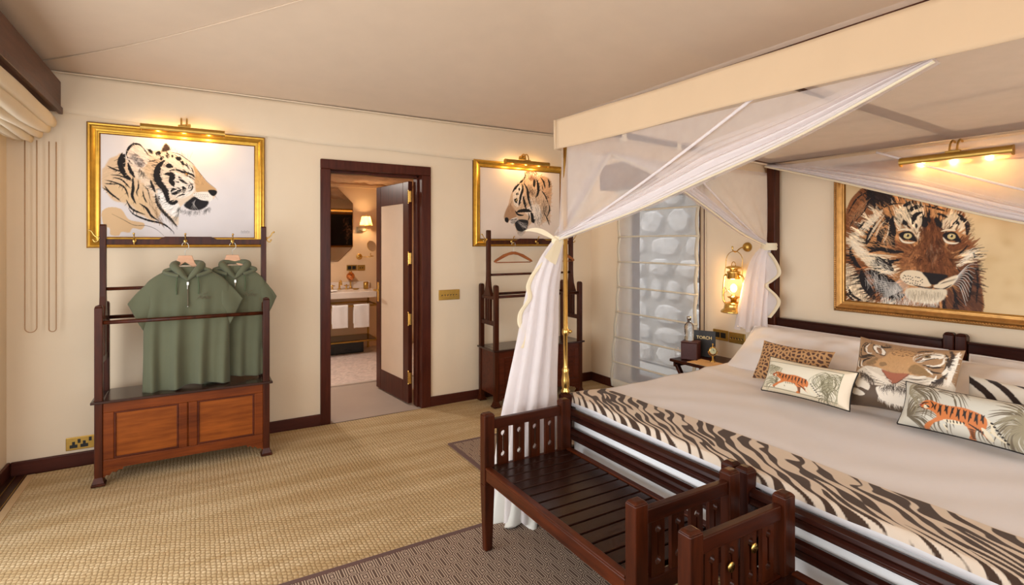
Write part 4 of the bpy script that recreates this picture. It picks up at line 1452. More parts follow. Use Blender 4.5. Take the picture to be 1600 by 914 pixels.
# white lining pooling at the hem
drape(None, [(-2.165, -2.092, 0.42), (-2.180, -2.096, 0.24), (-2.190, -2.10, 0.10), (-2.195, -2.105, 0.026)], [(0.140, 0.110), (0.150, 0.118), (0.152, 0.125), (0.165, 0.135)], ph=0.5, folds=7).build('drape_hem', M['curtain_lining'], net, smooth=True, solid=0.003)
sash((-1.985, -2.150, 1.515), 0.022).build('sash', M['ribbon'], net, smooth=True)
kn = MB().sphere((-2.012, -2.158, 1.512), 0.022, 12, 8)
kn.grid(lambda u, v: (-2.00 - 0.17 * u, -2.165 + 0.07 * u, 1.512 + 0.062 * math.sin(2.0 * u) + (0.004 + 0.011 * math.sin(PI * min(1, u + .04))) * (2 * v - 1)), 20, 4)
kn.grid(lambda u, v: (-2.00 - 0.085 * u - 0.02 * (2 * v - 1), -2.178 - 0.01 * u, 1.505 - 0.095 * u + 0.014 * (2 * v - 1)), 8, 3)
kn.grid(lambda u, v: (-2.00 - 0.05 * u - 0.018 * (2 * v - 1), -2.183 - 0.006 * u, 1.505 - 0.115 * u + 0.010 * (2 * v - 1)), 8, 3)
kn.build('sash_bow', M['ribbon'], net, smooth=True)
# flounce: loose edge of the net falling in loops beside the drape
def flounce(pts, w0, w1, out, ph, mat_a, mat_b):
    cs = [Vector(c) for c in spline(pts, 10)]
    out = Vector(out)
    def fn(u, v):
        f = v * (len(cs) - 1); i = min(int(f), len(cs) - 2); q = f - i
        c = cs[i] * (1 - q) + cs[i + 1] * q
        return tuple(c + out * (u * (w0 + (w1 - w0) * v)) + Vector((0.012 * math.sin(9 * v + ph + 3 * u), 0.012 * math.cos(8 * v + ph), 0)))
    MB().grid(fn, 10, 60).build('flounce', mat_a, net, smooth=True)
    def fb(u, v):
        f = v * (len(cs) - 1); i = min(int(f), len(cs) - 2); q = f - i
        c = cs[i] * (1 - q) + cs[i + 1] * q
        return tuple(c + out * (-0.026 + 0.030 * u) + Vector((0.012 * math.sin(9 * v + ph), 0.012 * math.cos(8 * v + ph) - 0.004, 0)))
    MB().grid(fb, 3, 60).build('flounce_binding', mat_b, net, smooth=True, solid=0.002)
flounce([(-2.07, -2.15, 1.395), (-2.135, -2.13, 1.34), (-2.165, -2.12, 1.27), (-2.15, -2.13, 1.20), (-2.19, -2.11, 1.12), (-2.20, -2.11, 1.05), (-2.17, -2.12, 1.00), (-2.19, -2.11, 0.93)], 0.09, 0.10, (0.86, -0.2, 0), 0.4, M['net_dense'], M['ribbon'])

# window side head post drape
p = [(-0.100, -2.150, 1.475), (-0.125, -2.120, 1.38), (-0.140, -2.095, 1.22), (-0.155, -2.075, 1.02), (-0.165, -2.065, 0.86)]
r_ = [(0.028, 0.028), (0.05, 0.06), (0.06, 0.085), (0.06, 0.10), (0.06, 0.11)]
drape(None, p, r_, ph=0.9, folds=8).build('gathered_drape', M['net_dense'], net, smooth=True)
sash((-0.085, -2.160, 1.475), 0.048).build('sash', M['ribbon'], net, smooth=True)
flounce([(-0.145, -2.19, 1.43), (-0.145, -2.235, 1.35), (-0.145, -2.25, 1.28), (-0.145, -2.20, 1.225), (-0.145, -2.17, 1.19), (-0.145, -2.24, 1.13), (-0.145, -2.265, 1.08), (-0.145, -2.23, 1.02), (-0.145, -2.18, 0.96)], 0.09, 0.10, (0, 1, 0), 0.8, M['net_dense'], M['ribbon'])
# right-hand posts (out of the photograph's frame)
drape(None, [(-0.11, -4.38, 1.47), (-0.14, -4.40, 1.2), (-0.16, -4.41, 0.95)], [(0.03, 0.03), (0.06, 0.06), (0.07, 0.05)], ph=0.2).build('gathered_drape', M['net_dense'], net, smooth=True)
# ================================================================== PRINTS
class Art:
    """numpy canvas for flat prints; points are given in the frame of a tracing quad and squared up onto the print"""
    def __init__(self, w, h, bg, quad=None, ss=2):
        self.w, self.h, self.ss = w * ss, h * ss, ss
        self.a = np.empty((self.h, self.w, 3)); self.a[:] = lin(bg)[:3]
        self.rng = np.random.RandomState(3)
        self.H = None
        self.k = 1.0
        if quad:
            src = quad; dst = [(0, 0), (self.w, 0), (self.w, self.h), (0, self.h)]      # TL, TR, BR, BL
            A = []; B = []
            for (x, y), (u, v) in zip(src, dst):
                A.append([x, y, 1, 0, 0, 0, -u * x, -u * y]); B.append(u)
                A.append([0, 0, 0, x, y, 1, -v * x, -v * y]); B.append(v)
            s = np.linalg.solve(np.array(A, float), np.array(B, float))
            self.H = np.append(s, 1).reshape(3, 3)
            self.k = self.h / (0.5 * (math.dist(quad[0], quad[3]) + math.dist(quad[1], quad[2])))

    def m(self, pts):
        p = np.array(pts, float)
        if self.H is None:
            return p * self.ss
        q = np.c_[p, np.ones(len(p))] @ self.H.T
        return q[:, :2] / q[:, 2:3]

    def noise(self, scale, seed=0):
        r = np.random.RandomState(seed)
        g = r.rand(int(self.h / scale) + 3, int(self.w / scale) + 3)
        yy = np.arange(self.h) / scale; xx = np.arange(self.w) / scale
        y0 = yy.astype(int); x0 = xx.astype(int)
        fy = (yy - y0)[:, None]; fx = (xx - x0)[None, :]
        fy = fy * fy * (3 - 2 * fy); fx = fx * fx * (3 - 2 * fx)
        a = g[y0][:, x0]; b = g[y0][:, x0 + 1]; c = g[y0 + 1][:, x0]; d = g[y0 + 1][:, x0 + 1]
        return (a * (1 - fx) + b * fx) * (1 - fy) + (c * (1 - fx) + d * fx) * fy

    def mottle(self, c, scale, amt, seed=0):
        n = self.noise(scale * self.ss, seed) * 0.6 + self.noise(scale * self.ss * 0.4, seed + 1) * 0.4
        k = np.clip((n - 0.5) * 2 * amt + amt * 0.3, 0, 1)[..., None]
        self.a = self.a * (1 - k) + np.array(lin(c)[:3]) * k

    def put(self, mask, c, al, y0, x0):
        h, w = mask.shape
        s = self.a[y0:y0 + h, x0:x0 + w]
        k = (mask * al)[..., None]
        s[:] = s * (1 - k) + np.array(lin(c)[:3]) * k

    def poly(self, pts, c, al=1.0, smooth=True, rough=0.0, soft=0.0, seed=1):
        p = self.m(pts)
        if smooth:
            p = np.array(spline(p, 8, closed=True))
        x0, y0 = np.floor(p.min(0)).astype(int) - 4; x1, y1 = np.ceil(p.max(0)).astype(int) + 4
        x0, y0, x1, y1 = max(0, x0), max(0, y0), min(self.w, x1), min(self.h, y1)
        if x1 <= x0 or y1 <= y0:
            return
        X, Y = np.meshgrid(np.arange(x0, x1) + 0.5, np.arange(y0, y1) + 0.5)
        if rough:
            r = np.random.RandomState(seed)
            X = X + (r.rand(*X.shape) - 0.5) * rough * self.k * 2
            Y = Y + (r.rand(*X.shape) - 0.5) * rough * self.k * 2
        ins = np.zeros(X.shape, bool)
        n = len(p)
        for i in range(n):
            ax, ay = p[i]; bx, by = p[(i + 1) % n]
            if ay == by:
                continue
            cnd = ((ay > Y) != (by > Y)) & (X < (bx - ax) * (Y - ay) / (by - ay) + ax)
            ins ^= cnd
        msk = ins.astype(float)
        if soft:
            q = max(1, int(soft * self.k))
            for _ in range(2):
                pad = np.pad(msk, q, mode='edge')
                cs = np.cumsum(pad, 0); msk = (cs[2 * q:] - np.vstack([np.zeros((1, cs.shape[1])), cs[:-2 * q - 1]]))[:, :] / (2 * q + 1)
                cs = np.cumsum(msk, 1); msk = (cs[:, 2 * q:] - np.hstack([np.zeros((cs.shape[0], 1)), cs[:, :-2 * q - 1]])) / (2 * q + 1)
        self.put(msk, c, al, y0, x0)

    def stroke(self, pts, w, c, al=1.0, taper=True, rough=0.0, w2=None):
        p = np.array(spline(self.m(pts), 10)) if len(pts) > 2 else np.linspace(self.m(pts)[0], self.m(pts)[1], 16)
        L = np.r_[0, np.cumsum(np.hypot(*np.diff(p, axis=0).T))]
        n = max(8, int(L[-1] / 0.8))
        t = np.linspace(0, L[-1], n)
        px = np.interp(t, L, p[:, 0]); py = np.interp(t, L, p[:, 1])
        q = np.linspace(0, 1, n)
        prof = (np.sin(PI * q) ** 0.55) if taper is True else (np.ones(n) if not taper else (1 - q) ** 0.6)
        rr = np.maximum(0.45, 0.5 * w * self.k * prof)
        if rough:
            rr = rr * (1 + rough * (self.rng.rand(n) - 0.5) * 2)
        x0, y0 = int(px.min() - rr.max() - 3), int(py.min() - rr.max() - 3)
        x1, y1 = int(px.max() + rr.max() + 3), int(py.max() + rr.max() + 3)
        x0, y0, x1, y1 = max(0, x0), max(0, y0), min(self.w, x1), min(self.h, y1)
        if x1 <= x0 or y1 <= y0:
            return
        msk = np.zeros((y1 - y0, x1 - x0))
        for i in range(n):
            r = rr[i]
            a0, b0 = max(x0, int(px[i] - r - 1)), max(y0, int(py[i] - r - 1))
            a1, b1 = min(x1, int(px[i] + r + 2)), min(y1, int(py[i] + r + 2))
            if a1 <= a0 or b1 <= b0:
                continue
            dx = np.arange(a0, a1) + 0.5 - px[i]; dy = np.arange(b0, b1) + 0.5 - py[i]
            d = np.hypot(dx[None, :], dy[:, None])
            s = msk[b0 - y0:b1 - y0, a0 - x0:a1 - x0]
            np.maximum(s, np.clip(r - d + 0.5, 0, 1), out=s)
        self.put(msk, c, al, y0, x0)

    def blob(self, x, y, rx, ry, c, rot=0.0, al=1.0, rough=0.15):
        n = 14
        pts = []
        for k in range(n):
            a = 2 * PI * k / n
            q = 1 + rough * (self.rng.rand() - 0.5) * 2
            ex, ey = rx * math.cos(a) * q, ry * math.sin(a) * q
            pts.append((x + ex * math.cos(rot) - ey * math.sin(rot), y + ex * math.sin(rot) + ey * math.cos(rot)))
        self.poly(pts, c, al)

    def hairs(self, path, n, length, ang, c, w=1.2, spread=0.35, jit=6.0, al=1.0):
        """short strokes set along a path, pointing ang degrees (0 = right, 90 = down)"""
        P = np.array(spline(path, 8)) if len(path) > 2 else np.linspace(np.array(path[0], float), np.array(path[1], float), 10)
        for _ in range(n):
            f = self.rng.rand() * (len(P) - 1); i = min(int(f), len(P) - 2)
            b = P[i] + (P[i + 1] - P[i]) * (f - i) + (self.rng.rand(2) - 0.5) * 2 * jit
            q = self.rng.rand()
            g = ang if not isinstance(ang, tuple) else ang[0] + (ang[1] - ang[0]) * (f / (len(P) - 1))
            a = math.radians(g) + (self.rng.rand() - 0.5) * 2 * spread
            l = length * (0.5 + 0.8 * q)
            e = b + np.array((math.cos(a), math.sin(a))) * l
            mid = (b + e) / 2 + (self.rng.rand(2) - 0.5) * l * 0.15
            self.stroke([tuple(b), tuple(mid), tuple(e)], w, c, al, taper='end')

    def fur(self, poly, centre, n, length, w, var=0.3, jitter=0.25, seed=5):
        """brush strokes that pull the colour already on the canvas outwards from a centre, like painted fur"""
        rg = np.random.RandomState(seed)
        P = self.m(poly); c = self.m([centre])[0]
        x0, y0 = P.min(0); x1, y1 = P.max(0)
        done = 0
        for _ in range(n * 4):
            if done >= n:
                break
            x, y = rg.uniform(x0, x1), rg.uniform(y0, y1)
            ins = False
            for i in range(len(P)):
                ax, ay = P[i]; bx, by = P[(i + 1) % len(P)]
                if (ay > y) != (by > y) and x < (bx - ax) * (y - ay) / (by - ay) + ax:
                    ins = not ins
            if not ins or not (0 <= x < self.w and 0 <= y < self.h):
                continue
            done += 1
            col = self.a[int(y), int(x)] * (1 + rg.uniform(-var, var))
            a = math.atan2(y - c[1], x - c[0]) + rg.uniform(-jitter, jitter)
            L = length * self.k * rg.uniform(.5, 1.3)
            m_ = max(5, int(L / 1.2))
            t = np.linspace(0, 1, m_)
            bend = rg.uniform(-.15, .15) * L
            px = x + L * t * math.cos(a) - bend * t * t * math.sin(a)
            py = y + L * t * math.sin(a) + bend * t * t * math.cos(a)
            ww = max(1.0, w * self.k)
            for i in range(m_):
                r = 0.5 * ww * (1 - 0.8 * t[i]) + 0.3
                a0, a1 = int(px[i] - r), int(px[i] + r) + 1
                b0, b1 = int(py[i] - r), int(py[i] + r) + 1
                if a0 < 0 or b0 < 0 or a1 > self.w or b1 > self.h:
                    continue
                s = self.a[b0:b1, a0:a1]
                s[:] = s * 0.35 + col * 0.65

    def get(self):
        s = self.ss
        return self.a.reshape(self.h // s, s, self.w // s, s, 3).mean((1, 3))


def paint(o, img, nu, nv):
    """img rows run from top to bottom; grid vertices run u left to right, v bottom to top"""
    me = o.data
    at = me.color_attributes.new('print', 'FLOAT_COLOR', 'POINT')
    h, w = img.shape[:2]
    yi = np.clip(np.linspace(h - 1, 0, nv + 1), 0, h - 1); xi = np.clip(np.linspace(0, w - 1, nu + 1), 0, w - 1)
    c = img[np.round(yi).astype(int)][:, np.round(xi).astype(int)]
    d = np.ones((nv + 1, nu + 1, 4), np.float32); d[..., :3] = c
    at.data.foreach_set('color', d.ravel())


INK = (30, 28, 30)


def art_profile():
    A = Art(400, 298, (226, 221, 222), quad=[(54.6, -14.1), (1324.1, 93.1), (1324.1, 845.8), (54.6, 840.1)])
    A.mottle((214, 208, 210), 70, 0.4, 3)
    tan = (216, 180, 132)
    A.poly([(80, 290), (100, 265), (140, 200), (190, 180), (250, 160), (330, 300), (420, 380), (520, 480), (560, 620), (500, 700), (400, 650), (300, 560), (180, 540), (110, 460), (80, 420)], tan, 0.8, rough=4, soft=3)
    A.poly([(75, 640), (110, 600), (170, 590), (240, 610), (300, 690), (420, 720), (400, 770), (330, 760), (300, 795), (240, 790), (215, 820), (150, 815), (140, 760), (95, 735)], tan, 0.9, rough=3)
    A.poly([(130, 420), (300, 400), (420, 480), (450, 600), (380, 660), (260, 560), (150, 500)], (222, 190, 146), 0.6, soft=10)
    # head
    A.poly([(275, 170), (300, 105), (350, 78), (400, 95), (450, 140), (560, 130), (640, 150), (760, 205), (830, 260), (930, 390), (1005, 445), (1010, 480), (975, 530), (900, 560), (800, 540), (710, 600), (690, 740), (560, 600), (490, 480), (400, 380), (330, 330)], (226, 206, 184), 1, rough=3, soft=2)
    A.poly([(820, 255), (870, 310), (930, 385), (1000, 440), (1000, 460), (930, 465), (850, 470), (830, 400), (835, 330)], (196, 156, 106), 0.9, soft=4)
    A.poly([(440, 215), (560, 210), (540, 330), (540, 440), (470, 370), (420, 300)], (206, 176, 140), 0.8, soft=8)
    A.poly([(545, 440), (620, 520), (700, 560), (715, 640), (680, 670), (600, 620), (540, 540), (530, 480)], (238, 234, 230), 1, soft=4)
    A.poly([(560, 230), (640, 170), (760, 215), (820, 290), (740, 300), (690, 280), (640, 310), (580, 330), (545, 400), (540, 300)], (232, 214, 194), 0.9, soft=5)
    A.poly([(660, 330), (740, 340), (830, 400), (820, 470), (740, 520), (670, 510), (620, 450), (660, 400)], (238, 226, 214), 0.8, soft=5)
    # ear
    A.poly([(285, 165), (310, 110), (350, 85), (395, 95), (440, 150), (470, 200), (430, 260), (380, 290), (320, 240)], (232, 212, 196), 1, soft=2)
    A.poly([(325, 175), (355, 160), (395, 190), (430, 235), (405, 268), (370, 258), (340, 215)], (92, 84, 84), 0.9, soft=3)
    A.hairs([(330, 170), (380, 200), (420, 250)], 60, 40, 110, (200, 190, 186), 2, 0.4, 16)
    A.hairs([(340, 180), (400, 250)], 40, 30, 100, INK, 2, 0.4, 14)
    A.stroke([(272, 175), (290, 125), (320, 92), (352, 80), (385, 86), (410, 108)], 14, INK, rough=0.4)
    A.stroke([(385, 88), (420, 120), (455, 165), (495, 190)], 6, INK)
    A.stroke([(278, 165), (300, 215), (328, 245)], 9, INK)
    A.poly([(562, 138), (578, 95), (598, 74), (618, 90), (634, 122), (600, 142)], (62, 46, 42), 1, rough=6)
    A.hairs([(280, 160), (310, 100), (350, 76)], 40, 16, 215, INK, 2, 0.5, 3)
    S = [
        ([(120, 255), (180, 285), (230, 300), (262, 312)], 10), ([(245, 150), (225, 220), (238, 280), (272, 335), (325, 372)], 26),
        ([(262, 160), (250, 210), (262, 265)], 22), ([(290, 230), (310, 290), (345, 352)], 20), ([(150, 330), (230, 338), (325, 382)], 8), ([(165, 350), (240, 370), (310, 440)], 9),
        ([(100, 370), (180, 390), (260, 430), (297, 515)], 10), ([(100, 400), (205, 405)], 8), ([(330, 345), (332, 440), (325, 500), (357, 567)], 15),
        ([(80, 430), (140, 470), (232, 545)], 8), ([(100, 415), (150, 480), (225, 530)], 10), ([(372, 370), (375, 430), (360, 470), (372, 505)], 8),
        ([(410, 455), (420, 510), (447, 557)], 8), ([(410, 410), (450, 450), (470, 530)], 6), ([(275, 528), (310, 590), (350, 620), (432, 652)], 11),
        ([(380, 558), (440, 600), (480, 660), (545, 704)], 13), ([(295, 600), (340, 650), (450, 695), (560, 720), (620, 755), (664, 797)], 12),
        ([(160, 645), (250, 690), (340, 735), (440, 740), (520, 770), (580, 820)], 3), ([(472, 370), (490, 420), (512, 472)], 16),
        ([(512, 480), (530, 560), (580, 630), (640, 690), (692, 752)], 18), ([(592, 210), (542, 260), (525, 330), (545, 390), (592, 450), (612, 520), (640, 560)], 36),
        ([(588, 322), (650, 330), (642, 380), (665, 425)], 30), ([(602, 530), (650, 552), (692, 542)], 30), ([(455, 125), (480, 145), (492, 160)], 18), ([(522, 165), (552, 145)], 24),
        ([(690, 285), (740, 308), (790, 322), (832, 340)], 13), ([(760, 232), (800, 270), (826, 322)], 9), ([(715, 350), (742, 388), (782, 402)], 14),
        ([(600, 138), (700, 162), (770, 205), (832, 252)], 5), ([(790, 215), (832, 262), (862, 302), (930, 382), (1002, 440)], 3), ([(448, 225), (500, 215), (545, 205)], 6),
        ([(780, 430), (800, 408), (832, 405)], 7), ([(700, 500), (740, 488), (770, 492)], 8), ([(640, 440), (700, 470)], 5), ([(440, 260), (520, 250)], 4),
    ]
    for p, w in S:
        A.stroke(p, w, INK, rough=0.45)
    for x, y, a, b, r in ((630, 258, 30, 19, .2), (668, 464, 34, 26, .4), (745, 438, 17, 22, .2), (698, 387, 8, 8, 0), (700, 198, 24, 17, .3), (735, 236, 12, 19, -.2), (615, 175, 15, 24, -.3), (650, 180, 9, 14, 0), (560, 200, 11, 13, 0), (574, 190, 8, 14, 0), (790, 432, 10, 16, .5), (540, 520, 10, 20, .3)):
        A.blob(x, y, a, b, INK, r)
    # eye
    A.stroke([(728, 318), (760, 312), (800, 326)], 12, (238, 226, 204))
    A.blob(762, 319, 9, 7, (206, 150, 70)); A.blob(764, 319, 4, 5, INK, rough=0)
    A.stroke([(722, 310), (760, 306), (822, 330), (830, 352)], 8, INK)
    for p in ([(760, 300), (800, 312), (822, 318)], [(775, 240), (792, 275), (812, 300)], [(745, 262), (770, 285)], [(800, 405), (775, 470), (740, 500)], [(828, 415), (800, 470)], [(826, 452), (790, 490), (750, 500)], [(640, 472), (690, 455)]):
        A.stroke(p, 8, (240, 234, 226))
    # muzzle
    A.poly([(818, 490), (870, 468), (945, 472), (975, 505), (945, 545), (880, 528)], (240, 232, 222), 1, soft=2)
    A.poly([(745, 568), (795, 525), (830, 505), (880, 530), (942, 540), (932, 580), (880, 612), (815, 615), (760, 596)], (34, 32, 36), 1, rough=4, soft=1)
    A.poly([(940, 455), (985, 450), (1012, 462), (1008, 485), (985, 502), (958, 488)], INK, 1, soft=1)
    A.stroke([(945, 548), (970, 530), (975, 500)], 8, (240, 236, 232))
    A.stroke([(835, 505), (885, 530), (940, 540)], 4, (250, 246, 240))
    for k in range(22):
        A.blob(830 + (k % 8) * 15 + (k // 8) * 4, 482 + (k // 8) * 14 + (k % 8) * 1.5, 3.2, 2.6, INK, rough=0)
    # brow, eye line and cheek bars worked over once more
    for p, w in (([(655, 285), (700, 292), (742, 312), (800, 324), (838, 356)], 13), ([(745, 330), (790, 345), (835, 372)], 9), ([(700, 340), (725, 375), (775, 405)], 15), ([(742, 240), (775, 262), (800, 300)], 11), ([(690, 430), (715, 450), (700, 480)], 12), ([(795, 395), (815, 430), (790, 470)], 8), ([(620, 300), (660, 290), (690, 300)], 10), ([(665, 420), (655, 380), (640, 345)], 16), ([(765, 420), (745, 470), (705, 505)], 9)):
        A.stroke(p, w, INK, rough=0.5)
    for p, w in (([(735, 322), (770, 330), (805, 340)], 7), ([(770, 350), (810, 380), (830, 420)], 8), ([(700, 410), (740, 415), (770, 440)], 9), ([(690, 320), (720, 330)], 8)):
        A.stroke(p, w, (244, 238, 230))
    A.blob(770, 327, 10, 7, (206, 150, 70)); A.blob(773, 327, 4, 5, INK, rough=0)
    HD = [(285, 165), (350, 80), (450, 140), (640, 150), (830, 260), (930, 390), (800, 470), (700, 560), (690, 740), (560, 600), (480, 470), (330, 330)]
    A.fur(HD, (900, 430), 900, 26, 3.0, 0.28, 0.4, 2)
    A.fur([(80, 300), (240, 160), (420, 380), (560, 620), (660, 790), (500, 700), (300, 600), (100, 440)], (420, 200), 260, 24, 2.0, 0.2, 0.4, 3)
    for p, w in S[3:22]:
        A.stroke(p, w * 0.7, INK, rough=0.5)
    # fur
    A.hairs([(720, 610), (800, 620), (900, 615), (960, 590)], 130, 34, 100, (70, 68, 70), 1.2, 0.5, 8)
    A.hairs([(710, 590), (700, 640), (660, 700)], 60, 40, 120, INK, 1.3, 0.5, 10)
    A.hairs([(520, 480), (560, 600), (660, 720)], 90, 46, 65, (90, 76, 66), 1.4, 0.3, 14)
    A.hairs([(470, 540), (520, 640), (560, 700)], 80, 40, 70, (120, 88, 56), 1.4, 0.3, 16)
    A.hairs([(380, 280), (420, 320)], 40, 40, 100, INK, 2, 0.5, 8)
    A.hairs([(560, 150), (640, 130), (760, 190)], 40, 20, 260, INK, 1.2, 0.5, 4)
    A.hairs([(600, 240), (560, 330), (600, 450)], 60, 26, 190, INK, 2, 0.5, 10)
    for p in ([(790, 210), (800, 175), (815, 150)], [(985, 495), (1005, 510)], [(990, 490), (1020, 530)], [(778, 212), (776, 160)]):
        A.stroke(p, 1.5, (90, 84, 84))
    for k in range(9):
        A.stroke([(840 - k * 4, 530 + k * 3), (800 + k * 8, 600 + (k % 3) * 10)], 1.2, (210, 206, 204), 0.7)
    # pencilled signature scrawl
    x = 1205
    for k in range(9):
        A.stroke([(x, 800 + 7 * (k % 2)), (x + 6, 785 - 6 * (k % 3 == 0)), (x + 10, 803)], 1.6, (96, 92, 96), 0.8)
        x += 8
    return A.get()


def art_profile_left():
    A = Art(400, 294, (228, 212, 198), quad=[(54.6, 121.0), (824, 184.7), (824, 816.9), (54.6, 813.5)])
    A.mottle((220, 202, 186), 60, 0.4, 8)
    A.poly([(495, 165), (590, 170), (630, 210), (720, 240), (745, 320), (735, 480), (722, 670), (690, 640), (620, 685), (575, 650), (530, 680), (500, 735), (450, 780), (412, 742), (400, 690), (345, 662), (300, 630), (287, 600), (300, 560), (330, 490), (360, 380), (405, 310), (460, 250), (490, 220)], (206, 176, 148), 1, rough=3, soft=2)
    A.poly([(480, 540), (600, 480), (640, 540), (640, 660), (600, 680), (560, 620)], (232, 218, 204), 0.9, soft=5)
    A.poly([(300, 560), (335, 490), (370, 500), (410, 590), (350, 640), (300, 620)], (168, 128, 96), 0.9, soft=5)
    A.poly([(380, 350), (440, 300), (470, 400), (430, 500), (385, 480)], (236, 222, 208), 0.9, soft=4)
    A.poly([(620, 220), (710, 240), (735, 330), (720, 480), (660, 360)], (202, 158, 122), 0.8, soft=6)
    # ear
    A.poly([(505, 170), (585, 170), (605, 210), (580, 260), (540, 262), (512, 215)], (128, 92, 76), 1, soft=3)
    A.hairs([(510, 200), (550, 180), (590, 220)], 50, 40, 90, (226, 208, 194), 2, 0.5, 12)
    A.stroke([(487, 175), (492, 220), (470, 260)], 10, INK); A.stroke([(572, 172), (600, 205), (606, 240)], 8, (236, 222, 206))
    S = [([(460, 285), (468, 340), (450, 400), (430, 500)], 20), ([(478, 280), (510, 340), (520, 410), (545, 500), (560, 545)], 22), ([(470, 400), (485, 470), (500, 530)], 20),
         ([(600, 240), (615, 320), (610, 380), (590, 420)], 22), ([(635, 225), (665, 270), (682, 335)], 14), ([(705, 240), (720, 280), (718, 325)], 14), ([(580, 250), (575, 320)], 24),
         ([(645, 350), (680, 400), (710, 470)], 12), ([(672, 560), (700, 620), (722, 680)], 10), ([(712, 470), (722, 530), (700, 600)], 12), ([(650, 300), (660, 350)], 8),
         ([(405, 560), (440, 545), (500, 540), (555, 550)], 26), ([(545, 555), (560, 600), (555, 650)], 26), ([(395, 540), (420, 575), (460, 585), (480, 580)], 14),
         ([(370, 370), (400, 325), (440, 285)], 16), ([(440, 280), (470, 255)], 16), ([(415, 310), (400, 345)], 10), ([(385, 430), (400, 460), (420, 470)], 8),
         ([(520, 560), (530, 600), (515, 640)], 10), ([(340, 630), (380, 625), (420, 620)], 6), ([(350, 655), (400, 645)], 6)]
    for p, w in S:
        A.stroke(p, w, INK, rough=0.4)
    for x, y, a, b in ((415, 385, 16, 12), (403, 445, 16, 18), (435, 340, 8, 14), (436, 475, 10, 18), (570, 640, 12, 20)):
        A.blob(x, y, a, b, INK)
    A.blob(408, 446, 7, 8, (220, 190, 130)); A.blob(408, 447, 3, 4, INK, rough=0)
    A.poly([(395, 650), (430, 625), (510, 630), (520, 670), (495, 730), (440, 740), (405, 710)], (42, 40, 42), 1, rough=3, soft=1)
    A.poly([(300, 610), (322, 605), (335, 625), (325, 655), (300, 640)], INK, 1, soft=1)
    A.poly([(335, 655), (350, 625), (400, 605), (425, 620), (395, 655), (370, 680)], (226, 214, 204), 1, soft=2)
    for k in range(4):
        A.stroke([(345 + 4 * k, 640 + 9 * k), (385 + 6 * k, 624 + 9 * k), (420, 612 + 9 * k)], 5, INK)
    A.poly([(415, 735), (460, 740), (490, 725), (465, 772), (448, 780)], (206, 192, 178), 1, soft=2)
    A.fur([(480, 210), (620, 200), (740, 280), (735, 480), (720, 650), (600, 670), (520, 540), (400, 520), (340, 620), (320, 520), (400, 310)], (330, 600), 700, 26, 3.5, 0.3, 0.35, 4)
    for p, w in S:
        A.stroke(p, w * 0.72, INK, rough=0.5)
    A.hairs([(420, 640), (500, 700)], 30, 60, 30, (210, 204, 200), 1.3, 0.5, 14)
    A.hairs([(540, 300), (580, 420), (620, 560), (610, 640)], 160, 50, 80, (70, 60, 54), 2.0, 0.35, 36)
    A.hairs([(560, 430), (610, 560)], 80, 50, 85, (240, 230, 220), 2.2, 0.35, 34)
    A.hairs([(670, 430), (690, 560)], 60, 60, 100, INK, 2, 0.3, 26)
    A.hairs([(530, 300), (560, 380)], 60, 30, 70, (80, 50, 36), 2.0, 0.4, 22)
    A.hairs([(420, 740), (480, 730)], 40, 24, 90, (90, 84, 80), 1.4, 0.5, 8)
    return A.get()


